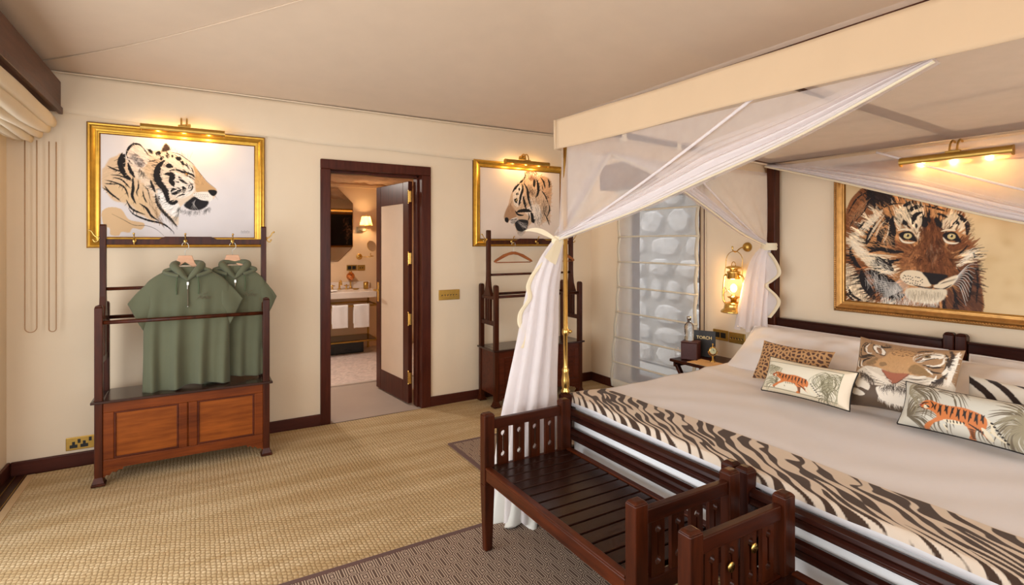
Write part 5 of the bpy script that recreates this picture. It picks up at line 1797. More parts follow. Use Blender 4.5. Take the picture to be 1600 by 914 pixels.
def art_front():
    A = Art(480, 326, (216, 190, 146), quad=[(38.9, -23.0), (1862.5, -213.3), (1862.5, 967.4), (38.9, 800.3)])
    A.mottle((196, 164, 118), 40, 0.7, 2); A.mottle((228, 204, 164), 60, 0.6, 12)
    BR, CR, DK, OR = (132, 82, 48), (228, 208, 176), (30, 24, 26), (112, 66, 36)
    # mane, ruff and body
    A.poly([(60, 180), (110, 100), (180, 55), (330, 70), (430, 120), (560, 120), (760, 180), (830, 250), (850, 400), (900, 470), (905, 600), (925, 680), (915, 890), (560, 890), (40, 800), (45, 300)], BR, 1, rough=4)
    A.poly([(200, 70), (330, 60), (430, 110), (380, 170), (300, 200), (220, 210), (180, 150)], DK, 0.95, rough=5)
    A.poly([(210, 250), (300, 200), (360, 160), (440, 130), (520, 150), (640, 170), (760, 210), (810, 260), (840, 380), (800, 470), (760, 560), (740, 640), (700, 730), (600, 800), (440, 770), (380, 640), (240, 600), (160, 540), (80, 480), (80, 380), (150, 300)], (186, 132, 84), 1, rough=5, soft=2)
    A.poly([(75, 400), (150, 310), (230, 240), (300, 210), (240, 300), (200, 400), (190, 480), (330, 510), (400, 600), (300, 620), (190, 560), (110, 480)], CR, 1, rough=5, soft=2)
    A.poly([(50, 560), (120, 600), (160, 700), (250, 800), (380, 790), (330, 830), (200, 815), (60, 740)], CR, 0.95, rough=4, soft=3)
    A.poly([(760, 540), (800, 490), (890, 460), (890, 520), (800, 560), (765, 590)], CR, 1, rough=4, soft=2)
    A.poly([(600, 850), (720, 720), (800, 580), (890, 530), (920, 680), (905, 890)], (96, 60, 42), 1, rough=4, soft=2)
    # forehead pale areas
    A.poly([(380, 330), (390, 220), (450, 180), (540, 170), (560, 260), (530, 390), (480, 340)], CR, 1, soft=5)
    A.poly([(670, 290), (700, 240), (770, 230), (810, 290), (820, 360), (760, 340), (700, 350), (690, 400)], CR, 1, soft=4)
    A.poly([(560, 190), (640, 190), (690, 260), (660, 290), (600, 250)], (198, 146, 96), 1, soft=4)
    # nose bridge
    A.poly([(560, 280), (600, 250), (650, 280), (690, 360), (690, 440), (740, 500), (765, 600), (720, 640), (560, 620), (500, 560), (420, 570), (400, 540), (440, 470), (520, 440), (545, 380)], OR, 1, rough=3, soft=4)
    A.poly([(410, 540), (470, 470), (530, 470), (540, 580), (470, 600), (420, 600)], (150, 98, 60), 0.9, soft=5)
    A.hairs([(590, 300), (610, 420), (620, 560)], 160, 40, 90, (78, 40, 22), 2, 0.5, 50)
    A.hairs([(640, 430), (610, 520)], 60, 14, 60, (170, 130, 100), 2, 1.2, 50)
    # under-eye brown
    A.poly([(365, 400), (400, 430), (490, 440), (480, 470), (400, 470), (365, 440)], (110, 64, 36), 1, soft=3)
    A.poly([(700, 440), (780, 400), (820, 400), (810, 450), (750, 480)], (110, 64, 36), 1, soft=3)
    S = [([(355, 245), (345, 290), (352, 330), (345, 400), (365, 450)], 40), ([(305, 320), (270, 380), (262, 440)], 34), ([(262, 285), (215, 350), (180, 430)], 34), ([(325, 255), (290, 310)], 26),
         ([(195, 480), (270, 460), (340, 472), (430, 480)], 26), ([(455, 225), (490, 190), (555, 182)], 24), ([(550, 218), (500, 240), (480, 300)], 24), ([(560, 175), (640, 195), (708, 215)], 12),
         ([(630, 225), (680, 240), (712, 255)], 16), ([(420, 180), (460, 160), (490, 148)], 22), ([(560, 260), (560, 310)], 44), ([(590, 260), (570, 290)], 30), ([(630, 255), (650, 290), (665, 320)], 26),
         ([(400, 300), (430, 285), (445, 305)], 26), ([(440, 300), (470, 325)], 10), ([(505, 290), (510, 330)], 14), ([(740, 300), (775, 285), (780, 305)], 16), ([(770, 230), (800, 250), (790, 290)], 16),
         ([(800, 250), (838, 300), (835, 370)], 22), ([(720, 330), (745, 305)], 8), ([(300, 400), (310, 440)], 14), ([(370, 520), (340, 545), (415, 520)], 18), ([(250, 510), (300, 560), (360, 600)], 40), ([(320, 520), (350, 580)], 14),
         ([(85, 440), (80, 480), (120, 560), (160, 590)], 26), ([(150, 590), (170, 680), (240, 790)], 46), ([(200, 600), (300, 660), (420, 740)], 60), ([(230, 680), (330, 750), (430, 760)], 50),
         ([(60, 230), (120, 130), (200, 80)], 10), ([(110, 280), (190, 170), (220, 80)], 16), ([(230, 90), (235, 200)], 16), ([(130, 330), (170, 280)], 14), ([(70, 320), (130, 210)], 10), ([(260, 210), (330, 170), (420, 160)], 10),
         ([(850, 470), (880, 490), (885, 520)], 12), ([(770, 580), (800, 640), (790, 760)], 12), ([(830, 560), (860, 660), (850, 800)], 12), ([(880, 560), (905, 660), (895, 820)], 10), ([(740, 700), (760, 780), (740, 870)], 12), ([(690, 770), (680, 870)], 12), ([(620, 820), (640, 880)], 10),
         ([(60, 700), (90, 760), (160, 800)], 18), ([(60, 760), (100, 795)], 12), ([(770, 500), (820, 460), (840, 430)], 8)]
    for p, w in S:
        A.stroke(p, w, DK, rough=0.4)
    HEAD = [(60, 250), (180, 60), (330, 70), (560, 130), (800, 230), (850, 400), (900, 480), (920, 680), (900, 880), (560, 880), (60, 800), (50, 400)]
    A.fur(HEAD, (610, 560), 2600, 52, 6.0, 0.38, 0.3, 6)
    A.fur([(560, 260), (660, 270), (760, 600), (540, 620), (420, 560)], (600, 200), 700, 26, 5.0, 0.35, 0.3, 7)
    for p, w in S:
        A.stroke(p, w * 0.92, DK, rough=0.35)
    for p, w in (([(375, 235), (400, 200), (440, 185)], 16), ([(395, 330), (420, 250), (470, 215)], 12), ([(500, 345), (530, 300), (540, 250)], 14), ([(680, 330), (690, 280), (720, 250)], 13), ([(790, 330), (800, 300), (780, 260)], 12), ([(240, 380), (270, 310), (310, 270)], 10), ([(190, 400), (250, 300), (300, 235)], 14), ([(290, 420), (320, 360), (330, 300)], 8), ([(200, 500), (290, 500), (380, 510)], 10), ([(420, 345), (470, 340), (520, 390)], 9)):
        A.stroke(p, w, CR, 0.85, rough=0.3)
    A.fur(HEAD, (610, 560), 1000, 24, 3.5, 0.25, 0.3, 8)
    # eyes
    for ex, ey, d in ((450, 376, 1), (735, 380, 1)):
        A.poly([(ex - 58, ey - 10), (ex - 30, ey - 30), (ex + 20, ey - 28), (ex + 52, ey + 6), (ex + 60, ey + 36), (ex + 10, ey + 26), (ex - 30, ey + 22)], DK, 1, soft=1)
        A.stroke([(ex - 56, ey + 2), (ex - 30, ey + 34), (ex + 20, ey + 42), (ex + 48, ey + 36)], 14, (236, 222, 196))
        A.blob(ex, ey - 2, 27, 19, (206, 186, 130), rough=0.03); A.blob(ex + 1, ey - 5, 9, 9, DK, rough=0); A.blob(ex - 6, ey - 9, 4, 3, (250, 246, 230), rough=0)
        A.stroke([(ex - 60, ey - 10), (ex - 25, ey - 28), (ex + 25, ey - 22), (ex + 62, ey + 40)], 11, DK)
        A.stroke([(ex - 70, ey - 36), (ex - 20, ey - 46), (ex + 30, ey - 40)], 12, (236, 220, 190))
    # muzzle
    A.poly([(400, 640), (440, 600), (540, 610), (590, 670), (600, 700), (540, 705), (450, 690)], (232, 214, 184), 1, soft=3)
    A.poly([(620, 700), (690, 660), (770, 630), (770, 660), (720, 710), (650, 722)], (232, 214, 184), 1, soft=3)
    A.poly([(545, 612), (600, 615), (700, 628), (708, 645), (660, 672), (640, 690), (600, 690), (575, 650)], DK, 1, soft=1)
    A.stroke([(605, 690), (610, 712), (560, 712), (480, 690)], 10, DK); A.stroke([(610, 712), (680, 720), (740, 690)], 9, DK)
    A.poly([(440, 720), (520, 712), (610, 722), (700, 725), (690, 780), (620, 815), (500, 805), (440, 770)], (224, 210, 184), 1, rough=4, soft=2)
    for k in range(26):
        A.blob(425 + (k % 9) * 15 + A.rng.uniform(-5, 5), 630 + (k // 9) * 20 + (k % 9) * 3 + A.rng.uniform(-5, 5), 4.5, 3.5, DK, rough=0)
    for k in range(9):
        A.stroke([(660 + 12 * k, 690 - 3 * k), (690 + 10 * k, 672 - 3 * k)], 3, DK)
    # fur and whiskers
    A.hairs([(90, 400), (180, 500), (300, 590)], 120, 60, 40, (244, 232, 210), 2.2, 0.4, 30)
    A.hairs([(180, 320), (290, 210)], 80, 60, 150, (240, 224, 196), 2.2, 0.4, 16)
    A.hairs([(200, 620), (330, 700), (430, 760)], 140, 60, 70, (210, 204, 196), 1.8, 0.4, 44)
    A.hairs([(300, 790), (450, 800), (640, 800)], 140, 36, 95, (250, 242, 226), 2, 0.4, 18)
    A.hairs([(450, 740), (680, 750)], 90, 40, 90, (150, 132, 108), 1.6, 0.3, 18)
    A.hairs([(60, 600), (120, 720), (240, 800)], 80, 46, 100, (120, 88, 60), 2, 0.4, 26)
    A.hairs([(780, 570), (860, 480)], 60, 40, 340, (246, 236, 216), 2, 0.4, 14)
    A.hairs([(830, 250), (850, 420)], 40, 40, 340, (120, 84, 60), 1.6, 0.5, 6)
    A.hairs([(260, 280), (330, 420)], 70, 40, 40, (214, 170, 126), 2, 0.4, 36)
    A.hairs([(80, 300), (160, 170)], 80, 50, 300, (176, 128, 90), 2, 0.3, 30)
    for k in range(12):
        A.stroke([(405 + 5 * k, 650 + 5 * k), (350 - 6 * k, 680 + 10 * k), (290 - 4 * (11 - k) * 2, 650 + 14 * k)], 2.6, (240, 236, 228))
    for k in range(10):
        A.stroke([(735 + 4 * k, 690 - 6 * k), (790 + 6 * k, 710 - 16 * k), (830 + 8 * k, 830 - 30 * k)], 2.6, (240, 236, 228))
    return A.get()


def walking_tiger(A, ox, oy, s, ang):
    """embroidered tiger striding left; local design about 100 x 50"""
    ca, sa = math.cos(ang), math.sin(ang)
    def T(p):
        return [(ox + s * (x * 1.06 * ca - y * 0.86 * sa), oy + s * (x * 1.06 * sa + y * 0.86 * ca)) for x, y in p]
    O, BK, W = (206, 122, 64), (34, 26, 22), (226, 216, 190)
    st = lambda p, w, c: A.stroke(T(p), w * s, c)
    A.poly(T([(0, 8), (5, 1), (12, -1), (22, 2), (34, 4), (52, 4), (68, 8), (80, 14), (84, 24), (82, 34), (80, 40), (86, 48), (84, 50), (76, 42), (70, 36), (68, 44), (67, 53), (60, 55), (58, 52), (62, 46), (58, 34), (46, 28), (34, 26), (30, 28), (20, 34), (10, 44), (6, 44), (6, 40), (16, 30), (22, 24), (18, 18), (10, 14), (4, 14)]), O, 1, soft=0.4)
    A.poly(T([(30, 27), (44, 26), (56, 30), (48, 33), (34, 31)]), W, 1)
    A.poly(T([(76, 32), (84, 36), (92, 50), (88, 53), (80, 44)]), W, 1)
    A.poly(T([(5, 8), (10, 7), (11, 11), (6, 13)]), W, 1); A.blob(T([(7, 6)])[0][0], T([(7, 6)])[0][1], 1.0 * s, 0.8 * s, BK, rough=0)
    st([(80, 14), (90, 26), (92, 38), (104, 50), (114, 54)], 3.4, W)
    for k in range(7):
        st([(88 + k * 3.6, 22 + k * 5.2), (91 + k * 3.6, 24 + k * 5.0)], 2.6, BK)
    for k in range(17):
        x = 20 + k * 3.7
        y0 = 3 + 0.16 * max(0, x - 30)
        st([(x, y0), (x - 2 + (k % 2) * 3, y0 + 6), (x - 1, y0 + 11 + (k % 3) * 4)], 2.0, BK)
    for k in range(7):
        st([(60 + k * 3, 28 + k * 1.5), (66 + k * 2, 32 + k * 2)], 1.5, BK)
        st([(60 + k * .5, 36 + 2.4 * k), (69 - k * .2, 38 + 2.2 * k)], 1.5, BK)
    for k in range(6):
        st([(34 + k * 4, 26), (35 + k * 4, 31)], 1.4, BK)
    st([(0, 9), (5, 4), (11, 3)], 1.8, BK); st([(8, 8), (12, 11)], 2.2, BK); st([(12, 0), (16, 6), (14, 12)], 1.8, BK); st([(1, 12), (7, 14)], 1.4, BK)
    A.blob(T([(1, 8)])[0][0], T([(1, 8)])[0][1], 2.2 * s, 1.8 * s, (150, 70, 60), rough=0)
    st([(30, 34), (34, 44)], 2.4, W); st([(32, 36), (34, 40)], 1.2, BK)
    st([(6, 44), (11, 45)], 2.0, (120, 60, 30))


def palm(A, x, y, r, a0, a1, n, c, w=2.4, curl=0.5, seed=0):
    rg = np.random.RandomState(seed)
    for k in range(n):
        a = math.radians(a0 + (a1 - a0) * k / max(1, n - 1)) + rg.uniform(-.05, .05)
        l = r * rg.uniform(.75, 1.1)
        sgn = 1 if math.cos(a) > 0 else -1
        mid = (x + l * .55 * math.cos(a - curl * .25 * sgn), y + l * .55 * math.sin(a - curl * .25 * sgn))
        end = (x + l * math.cos(a + curl * .35 * sgn), y + l * math.sin(a + curl * .35 * sgn))
        A.stroke([(x, y), mid, end], w * rg.uniform(.8, 1.5), c)


def art_lumbar(border):
    if border:
        A = Art(260, 124, (222, 210, 184), quad=[(265, 225), (1238, 412), (1160, 860), (185, 625)])
        A.poly([(262, 290), (1120, 450), (1055, 790), (225, 590)], (226, 220, 200), 1, smooth=False)
        A.stroke([(265, 290), (700, 370), (1118, 450)], 9, (150, 146, 122), taper=False); A.stroke([(222, 596), (640, 700), (1050, 800)], 9, (150, 146, 122), taper=False)
        A.stroke([(1062, 800), (1090, 620), (1118, 452)], 9, (160, 166, 140), taper=False); A.stroke([(262, 295), (240, 440), (224, 590)], 9, (160, 166, 140), taper=False)
        leaf, lite = (112, 106, 80), (160, 156, 128)
        for k in range(5):
            palm(A, 330 + 30 * k, 360 + 10 * k, 130, 100, 190, 6, leaf if k % 2 else lite, 6, 0.9, k)
        palm(A, 400, 600, 170, 180, 290, 13, leaf, 6, 0.7, 11)
        palm(A, 360, 560, 150, 150, 250, 9, lite, 6, 0.7, 12)
        for k in range(6):
            palm(A, 830 + 40 * k, 480 + 8 * k, 190, 0, 120, 8, leaf if k % 2 else lite, 6, 1.1, 20 + k)
        palm(A, 900, 660, 210, -60, 80, 15, leaf, 6, 0.8, 31)
        palm(A, 1030, 640, 180, 60, 250, 15, lite, 6, 0.8, 32)
        palm(A, 960, 760, 150, 150, 300, 11, leaf, 6, 0.6, 33)
        walking_tiger(A, 345, 432, 4.75, 0.14)
        # plain side band of the cover
        A.poly([(1125, 455), (1238, 410), (1160, 862), (1060, 800)], (238, 226, 204), 1, smooth=False)
    else:
        A = Art(300, 140, (206, 204, 192), quad=[(190, 125), (1650, 400), (1580, 960), (70, 520)])
        leaf, lite = (108, 98, 80), (150, 142, 118)
        palm(A, 180, 470, 300, -75, 60, 26, leaf, 9, 0.6, 1)
        palm(A, 200, 250, 220, -50, 70, 18, lite, 8, 0.9, 2)
        palm(A, 250, 200, 340, -20, 60, 14, leaf, 9, 0.9, 3)
        palm(A, 480, 230, 320, -10, 40, 8, leaf, 8, 1.0, 4)
        palm(A, 1330, 600, 400, 130, 260, 34, leaf, 10, 0.6, 5)
        palm(A, 1330, 620, 330, 90, 250, 30, lite, 9, 0.8, 6)
        palm(A, 1340, 600, 300, -100, 80, 26, leaf, 10, 0.6, 7)
        palm(A, 920, 570, 210, 95, 170, 7, leaf, 9, 0.6, 8)
        palm(A, 740, 450, 170, 100, 160, 5, leaf, 9, 0.5, 9)
        palm(A, 520, 450, 240, 50, 130, 5, leaf, 8, 0.5, 10)
        A.blob(575, 540, 30, 10, (206, 190, 140)); A.blob(970, 655, 30, 12, (206, 190, 140))
        walking_tiger(A, 318, 318, 7.2, 0.155)
    return A.get()


def art_face():
    A = Art(260, 220, (150, 116, 82), quad=[(140, 70), (1225, 170), (1060, 965), (85, 852)])
    TAN, DKB, CRM, GRY = (170, 136, 100), (58, 44, 34), (226, 216, 200), (112, 92, 74)
    A.poly([(95, 620), (250, 600), (430, 640), (720, 640), (860, 640), (1080, 690), (1060, 965), (85, 855)], (92, 74, 58), 1, smooth=False)
    A.poly([(100, 540), (330, 440), (560, 520), (720, 520), (930, 500), (1130, 560), (1090, 720), (880, 700), (740, 660), (420, 660), (250, 640), (110, 620)], (206, 194, 176), 1, soft=3)
    A.poly([(150, 80), (700, 130), (1215, 180), (1150, 420), (1000, 540), (860, 520), (300, 450), (130, 430)], (158, 124, 90), 1, smooth=False)
    # nose bridge
    A.poly([(480, 330), (560, 240), (760, 240), (810, 380), (940, 480), (900, 530), (720, 520), (520, 500), (370, 440), (350, 400)], (186, 144, 98), 1, soft=4)
    A.poly([(720, 460), (800, 400), (930, 490), (900, 520), (760, 510)], (128, 100, 62), 0.8, soft=4); A.poly([(270, 420), (340, 370), (400, 350), (380, 420), (300, 440)], (122, 96, 64), 0.8, soft=4)
    A.blob(460, 422, 44, 26, (132, 104, 72), al=0.8)
    A.poly([(450, 485), (560, 512), (720, 516), (640, 590), (590, 622), (550, 612), (500, 550)], (158, 92, 66), 1, soft=1)
    A.stroke([(450, 485), (500, 550), (548, 612), (590, 622), (640, 590), (720, 516)], 9, (92, 58, 44))
    # eyes
    A.poly([(330, 200), (400, 180), (470, 250), (470, 310), (430, 300), (370, 270)], CRM, 1); A.poly([(370, 210), (430, 230), (440, 300), (400, 280)], (146, 112, 84), 1)
    A.stroke([(325, 175), (400, 195), (470, 250), (480, 310), (440, 315), (370, 280), (330, 215), (340, 185)], 9, DKB, taper=False); A.blob(410, 225, 26, 18, (120, 92, 70)); A.stroke([(345, 170), (450, 235), (485, 290)], 8, CRM)
    A.poly([(785, 340), (850, 290), (960, 250), (1050, 250), (1040, 300), (940, 320), (850, 370), (795, 372)], CRM, 1); A.poly([(790, 350), (860, 300), (850, 340), (800, 370)], (128, 96, 70), 1)
    A.stroke([(780, 350), (860, 285), (960, 262), (1055, 266)], 11, DKB); A.stroke([(795, 375), (870, 350), (940, 322), (1030, 300)], 9, DKB); A.blob(895, 292, 46, 24, (132, 110, 80)); A.blob(900, 290, 16, 12, DKB); A.stroke([(775, 370), (780, 310), (860, 262), (960, 236), (1040, 236)], 8, CRM)
    # brow and cheek stripes
    for k in range(26):
        x = 520 + (k % 7) * 44 + (k // 7) * 13; y = 215 + (k // 7) * 26 + (k % 3) * 6
        A.stroke([(x, y), (x + 20, y + 6), (x + 42, y - 2)], 7, (104, 74, 52))
    for p, w in (([(300, 150), (220, 170), (180, 250), (200, 330), (320, 300)], 9), ([(340, 140), (240, 190), (230, 270), (330, 300)], 9), ([(150, 150), (140, 250), (170, 340), (300, 350)], 12), ([(130, 330), (140, 420), (200, 450)], 14), ([(170, 350), (260, 330), (370, 330)], 16), ([(220, 430), (230, 390), (330, 350)], 12), ([(180, 360), (170, 420), (200, 470)], 12), ([(420, 170), (440, 200), (540, 190)], 14), ([(450, 160), (540, 165)], 8), ([(800, 240), (880, 215), (960, 200)], 14), ([(860, 400), (960, 420), (1060, 400)], 12), ([(1040, 480), (1080, 400), (1090, 300), (1060, 230)], 14), ([(900, 440), (960, 470), (1040, 470)], 10), ([(1110, 200), (1130, 280), (1110, 400), (1060, 500), (1010, 540)], 26)):
        A.stroke(p, w * 1.5, DKB, rough=0.3)
    for p, w in (([(290, 160), (250, 220), (270, 290), (330, 300)], 12), ([(160, 370), (160, 440), (190, 470)], 12), ([(210, 380), (210, 440), (240, 460)], 10), ([(890, 400), (980, 400), (1050, 360), (1060, 280)], 14), ([(1040, 490), (1090, 420), (1080, 390)], 26), ([(880, 430), (960, 500)], 12), ([(1180, 200), (1150, 330), (1090, 560), (1080, 600)], 30)):
        A.stroke(p, w * 1.35, CRM)
    A.hairs([(1100, 200), (1120, 300), (1090, 420)], 70, 40, 20, (60, 46, 40), 5, 0.4, 8)
    A.hairs([(1190, 210), (1140, 400), (1080, 580)], 80, 34, 160, (232, 222, 206), 5, 0.4, 10)
    A.hairs([(150, 100), (130, 250), (130, 420)], 50, 30, 170, (52, 40, 34), 6, 0.5, 8)
    # muzzle bands
    for k in range(5):
        A.stroke([(250 + 34 * k, 460 + 36 * k), (380 + 26 * k, 530 + 26 * k), (560 - 4 * k, 600 + 16 * k)], 14, CRM)
        A.stroke([(265 + 34 * k, 485 + 36 * k), (390 + 24 * k, 548 + 24 * k), (540, 612 + 14 * k)], 8, DKB)
        A.stroke([(720 - 12 * k, 575 + 22 * k), (820 - 10 * k, 580 + 24 * k), (1000 - 40 * k, 540 + 36 * k)], 14, CRM)
        A.stroke([(640 - 10 * k, 580 + 22 * k), (720 - 6 * k, 600 + 22 * k), (860 - 30 * k, 590 + 26 * k)], 8, DKB)
    A.stroke([(725, 535), (800, 545), (900, 520)], 22, CRM); A.stroke([(700, 560), (820, 565), (910, 545)], 9, DKB)
    A.stroke([(700, 585), (860, 605), (960, 560), (990, 500)], 26, (236, 228, 214)); A.stroke([(940, 580), (1010, 560), (1050, 520)], 34, (58, 48, 44), rough=0.4)
    A.hairs([(200, 520), (300, 560), (380, 640)], 90, 60, 60, (70, 58, 50), 6, 0.4, 22)
    A.hairs([(860, 640), (960, 600), (1040, 560)], 60, 50, 130, (84, 72, 64), 5, 0.3, 16)
    A.poly([(150, 610), (260, 620), (340, 660), (330, 720), (250, 690), (200, 680)], CRM, 1, rough=4); A.poly([(130, 690), (220, 710), (295, 760), (240, 780), (140, 740)], CRM, 1, rough=4)
    A.fur([(140, 80), (1200, 180), (1130, 560), (1000, 640), (300, 640), (100, 560)], (590, 560), 700, 20, 4.0, 0.22, 0.3, 9)
    # chin
    A.poly([(410, 680), (480, 660), (570, 640), (660, 660), (720, 690), (720, 800), (660, 850), (560, 840), (460, 810), (420, 750)], (232, 224, 210), 1, soft=3)
    A.hairs([(470, 680), (570, 650), (670, 680)], 130, 60, 90, (84, 72, 62), 4, 0.6, 26)
    A.hairs([(430, 780), (560, 840), (700, 820)], 90, 46, 90, (236, 228, 214), 5, 0.4, 10)
    A.stroke([(575, 622), (575, 700)], 10, DKB)
    return A.get()


def zebra_field(ny, nx, Ly, Lx, lam, seed, lean, swirl):
    """flowing stripes with forks; Ly along the stripes' run, Lx across the cloth"""
    r = np.random.RandomState(seed)
    Y, X = np.meshgrid(np.linspace(0, Ly, ny), np.linspace(0, Lx, nx), indexing='ij')
    w = X / Lx
    ph = Y + Lx * (lean[0] * w + lean[1] * w * w)
    def sm(sx, sy, sd):
        q = np.random.RandomState(sd)
        out = np.zeros_like(X)
        for k in range(14):
            fx, fy = q.normal(0, 1 / sx), q.normal(0, 1 / sy)
            out += np.cos(2 * PI * (fx * X + fy * Y) + q.rand() * 6.28)
        return out / 3.7
    n1 = sm(0.20, 0.26, seed + 1); n2 = sm(0.16, 0.2, seed + 2); n3 = sm(0.5, 0.3, seed + 3)
    p = 2 * PI * ph / lam + swirl * n1 + 0.5 * n2
    for _ in range(int(Ly * 8)):
        cy, cx, s = r.uniform(0, Ly), r.uniform(0.05, 0.95) * Lx, r.choice([-1, 1])
        p = p + s * np.arctan2(X - cx, (ph - (cy + Lx * (lean[0] * cx / Lx + lean[1] * (cx / Lx) ** 2))) * 1.0)
    return np.sin(p) + 0.62 * n3 + 0.3 * n2


def art_zebra_runner(ny, nx):
    f = zebra_field(ny, nx, 2.26, 0.33, 0.086, 21, (-0.85, -0.75), 1.6)
    # f rows: along the bed's width; columns: from the far edge (0) to the foot edge (1)
    k = np.clip((f - 0.02) * 5 + 0.5, 0, 1)[..., None]
    far = np.linspace(0, 1, nx)[None, :, None]
    k = k * (far > 0.012)
    return np.array(lin((216, 201, 184))[:3]) * (1 - k) + np.array(lin((70, 53, 43))[:3]) * k


def art_zebra_cushion():
    A = Art(200, 110, (214, 208, 196))
    for p, w in (([(-5, 6), (40, 40), (80, 95), (95, 115)], 24), ([(20, -8), (60, 20), (95, 55), (140, 70), (190, 62), (210, 60)], 20), ([(60, -5), (100, 12), (150, 25), (210, 22)], 12), ([(95, 45), (130, 42), (180, 44)], 8), ([(-6, 50), (14, 62), (36, 95), (40, 115)], 16), ([(120, 115), (140, 98), (175, 92), (210, 88)], 20), ([(-6, 92), (10, 112)], 12), ([(150, 0), (205, 8)], 8)):
        A.stroke(p, w, (46, 34, 30), taper=False, rough=0.08)
    return A.get()


def art_dark():
    A = Art(120, 90, (16, 14, 13))
    A.mottle((26, 21, 17), 20, 0.5, 4)
    # a vague posy of warm strokes on black
    r = np.random.RandomState(2)
    for k in range(60):
        x, y = 40 + r.normal(0, 7), 46 + r.normal(0, 15)
        A.stroke([(x, y), (x + r.normal(0, 5), y + r.uniform(3, 10))], r.uniform(1, 3), [(150, 96, 70), (96, 56, 40), (190, 140, 100)][k % 3], 0.7)
    return A.get()


def flat_print(name, mat, parent, P, U, V, w, h, img):
    """a flat printed sheet: P = lower left corner, U and V unit vectors"""
    nv, nu = img.shape[0] - 1, img.shape[1] - 1
    P, U, V = Vector(P), Vector(U), Vector(V)
    uu = np.linspace(0, w, nu + 1); vv = np.linspace(0, h, nv + 1)
    co = np.array(P)[None, None] + uu[None, :, None] * np.array(U) + vv[:, None, None] * np.array(V)
    off = np.array(world_off(parent))
    co = (co - off).reshape(-1, 3).astype(np.float32)
    idx = np.arange((nu + 1) * (nv + 1)).reshape(nv + 1, nu + 1)
    q = np.stack([idx[:-1, :-1], idx[:-1, 1:], idx[1:, 1:], idx[1:, :-1]], -1).reshape(-1, 4)
    me = bpy.data.meshes.new(name)
    me.vertices.add(len(co)); me.vertices.foreach_set('co', co.ravel())
    me.loops.add(q.size); me.loops.foreach_set('vertex_index', q.ravel().astype(np.int32))
    me.polygons.add(len(q)); me.polygons.foreach_set('loop_start', np.arange(0, q.size, 4, dtype=np.int32))
    me.update(calc_edges=True)
    me.materials.append(mat)
    o = bpy.data.objects.new(name, me); link(o)
    o.parent = parent
    paint(o, img, nu, nv)
    return o
# ================================================================== PICTURES
def picture(name, label, axis, a0, a1, z0, z1, fw, img, gilt, beads=False, mat='print_paper'):
    """axis 'x': hangs on the back wall (a = x); axis 'y': hangs on the head wall (a = -y)"""
    loc = ((a0 + a1) / 2, -0.02, z0) if axis == 'x' else (-0.02, -(a0 + a1) / 2, z0)
    t = thing(name, label, 'picture', loc, group='framed tiger pictures')
    def P(a, d, z):
        return (a, -d, z) if axis == 'x' else (-d, -a, z)
    # moulding profile: (distance from outer edge, depth from wall)
    prof = [(0.0, 0.003), (0.0, 0.020), (0.006, 0.028), (0.014, 0.026), (0.018, 0.034), (0.026, 0.038), (0.034, 0.034), (0.040, 0.028), (0.050, 0.024), (0.056, 0.026), (fw, 0.022), (fw, 0.006)]
    C = [(a0, z0), (a1, z0), (a1, z1), (a0, z1)]
    inw = [(1, 1), (-1, 1), (-1, -1), (1, -1)]
    for i in range(4):
        j = (i + 1) % 4
        v, f = [], []
        for c, s in ((C[i], inw[i]), (C[j], inw[j])):
            for q, d in prof:
                v.append(P(c[0] + s[0] * q, d, c[1] + s[1] * q))
        n = len(prof)
        for k in range(n):
            f.append((k, (k + 1) % n, n + (k + 1) % n, n + k))
        f += [tuple(range(n)), tuple(range(2 * n - 1, n - 1, -1))]
        o = MB().add(v, f).build('frame_moulding', gilt, t)
        shade(o, 50)
    # dark outer edge and inner slip
    for d0, d1, w0, w1, nm, mt in ((0.002, 0.016, -0.004, -0.0005, 'outer_edge', M['gold_dark']), (0.005, 0.016, fw + 0.0005, fw + 0.006, 'inner_slip', M['gold_dark'])):
        m = MB()
        def bx(aa, ab, za, zb):
            p, q = P(aa, d0, za), P(ab, d1, zb)
            m.box(p[0], q[0], p[1], q[1], p[2], q[2])
        bx(a0 + w0, a1 - w0, z0 + w0, z0 + w1); bx(a0 + w0, a1 - w0, z1 - w1, z1 - w0)
        bx(a0 + w0, a0 + w1, z0 + w1, z1 - w1); bx(a1 - w1, a1 - w0, z0 + w1, z1 - w1)
        m.build(nm, mt, t)
    if beads:
        m = MB()
        per = []
        st = 0.0135
        for e, (za, zb) in ((0.011, (z0, z1)),):
            for a in np.arange(a0 + e, a1 - e, st):
                per += [(a, z0 + e), (a, z1 - e)]
            for z in np.arange(z0 + e, z1 - e, st):
                per += [(a0 + e, z), (a1 - e, z)]
        for a, z in per:
            m.sphere(P(a, 0.029, z), 0.0058, 6, 4)
        o = m.build('bead_moulding', M['bronze'], t, smooth=True)
    U = (1, 0, 0) if axis == 'x' else (0, -1, 0)
    flat_print('painting', M[mat], t, P(a0 + fw - 0.002, 0.012, z0 + fw - 0.002), U, (0, 0, 1), a1 - a0 - 2 * fw + 0.004, z1 - z0 - 2 * fw + 0.004, img)
    MB().box(*[c for pair in zip(P(a0 + 0.02, 0.002, z0 + 0.02), P(a1 - 0.02, 0.010, z1 - 0.02)) for c in pair]).build('backing_board', M['black'], t)
    return t


picture('framed_picture', 'tiger head in right profile in a wide gold frame, above the left clothes stand', 'x', -4.361, -3.270, 1.472, 2.320, 0.066, art_profile(), M['gold'])
picture('framed_picture.001', 'gold framed tiger head facing left, right of the doorway', 'x', -1.450, -0.365, 1.472, 2.305, 0.066, art_profile_left(), M['gold'])
picture('framed_picture.002', 'large tiger face painting in a beaded bronze frame over the beds', 'y', 2.592, 3.962, 1.050, 2.015, 0.066, art_front(), M['bronze'], True, 'print_canvas')


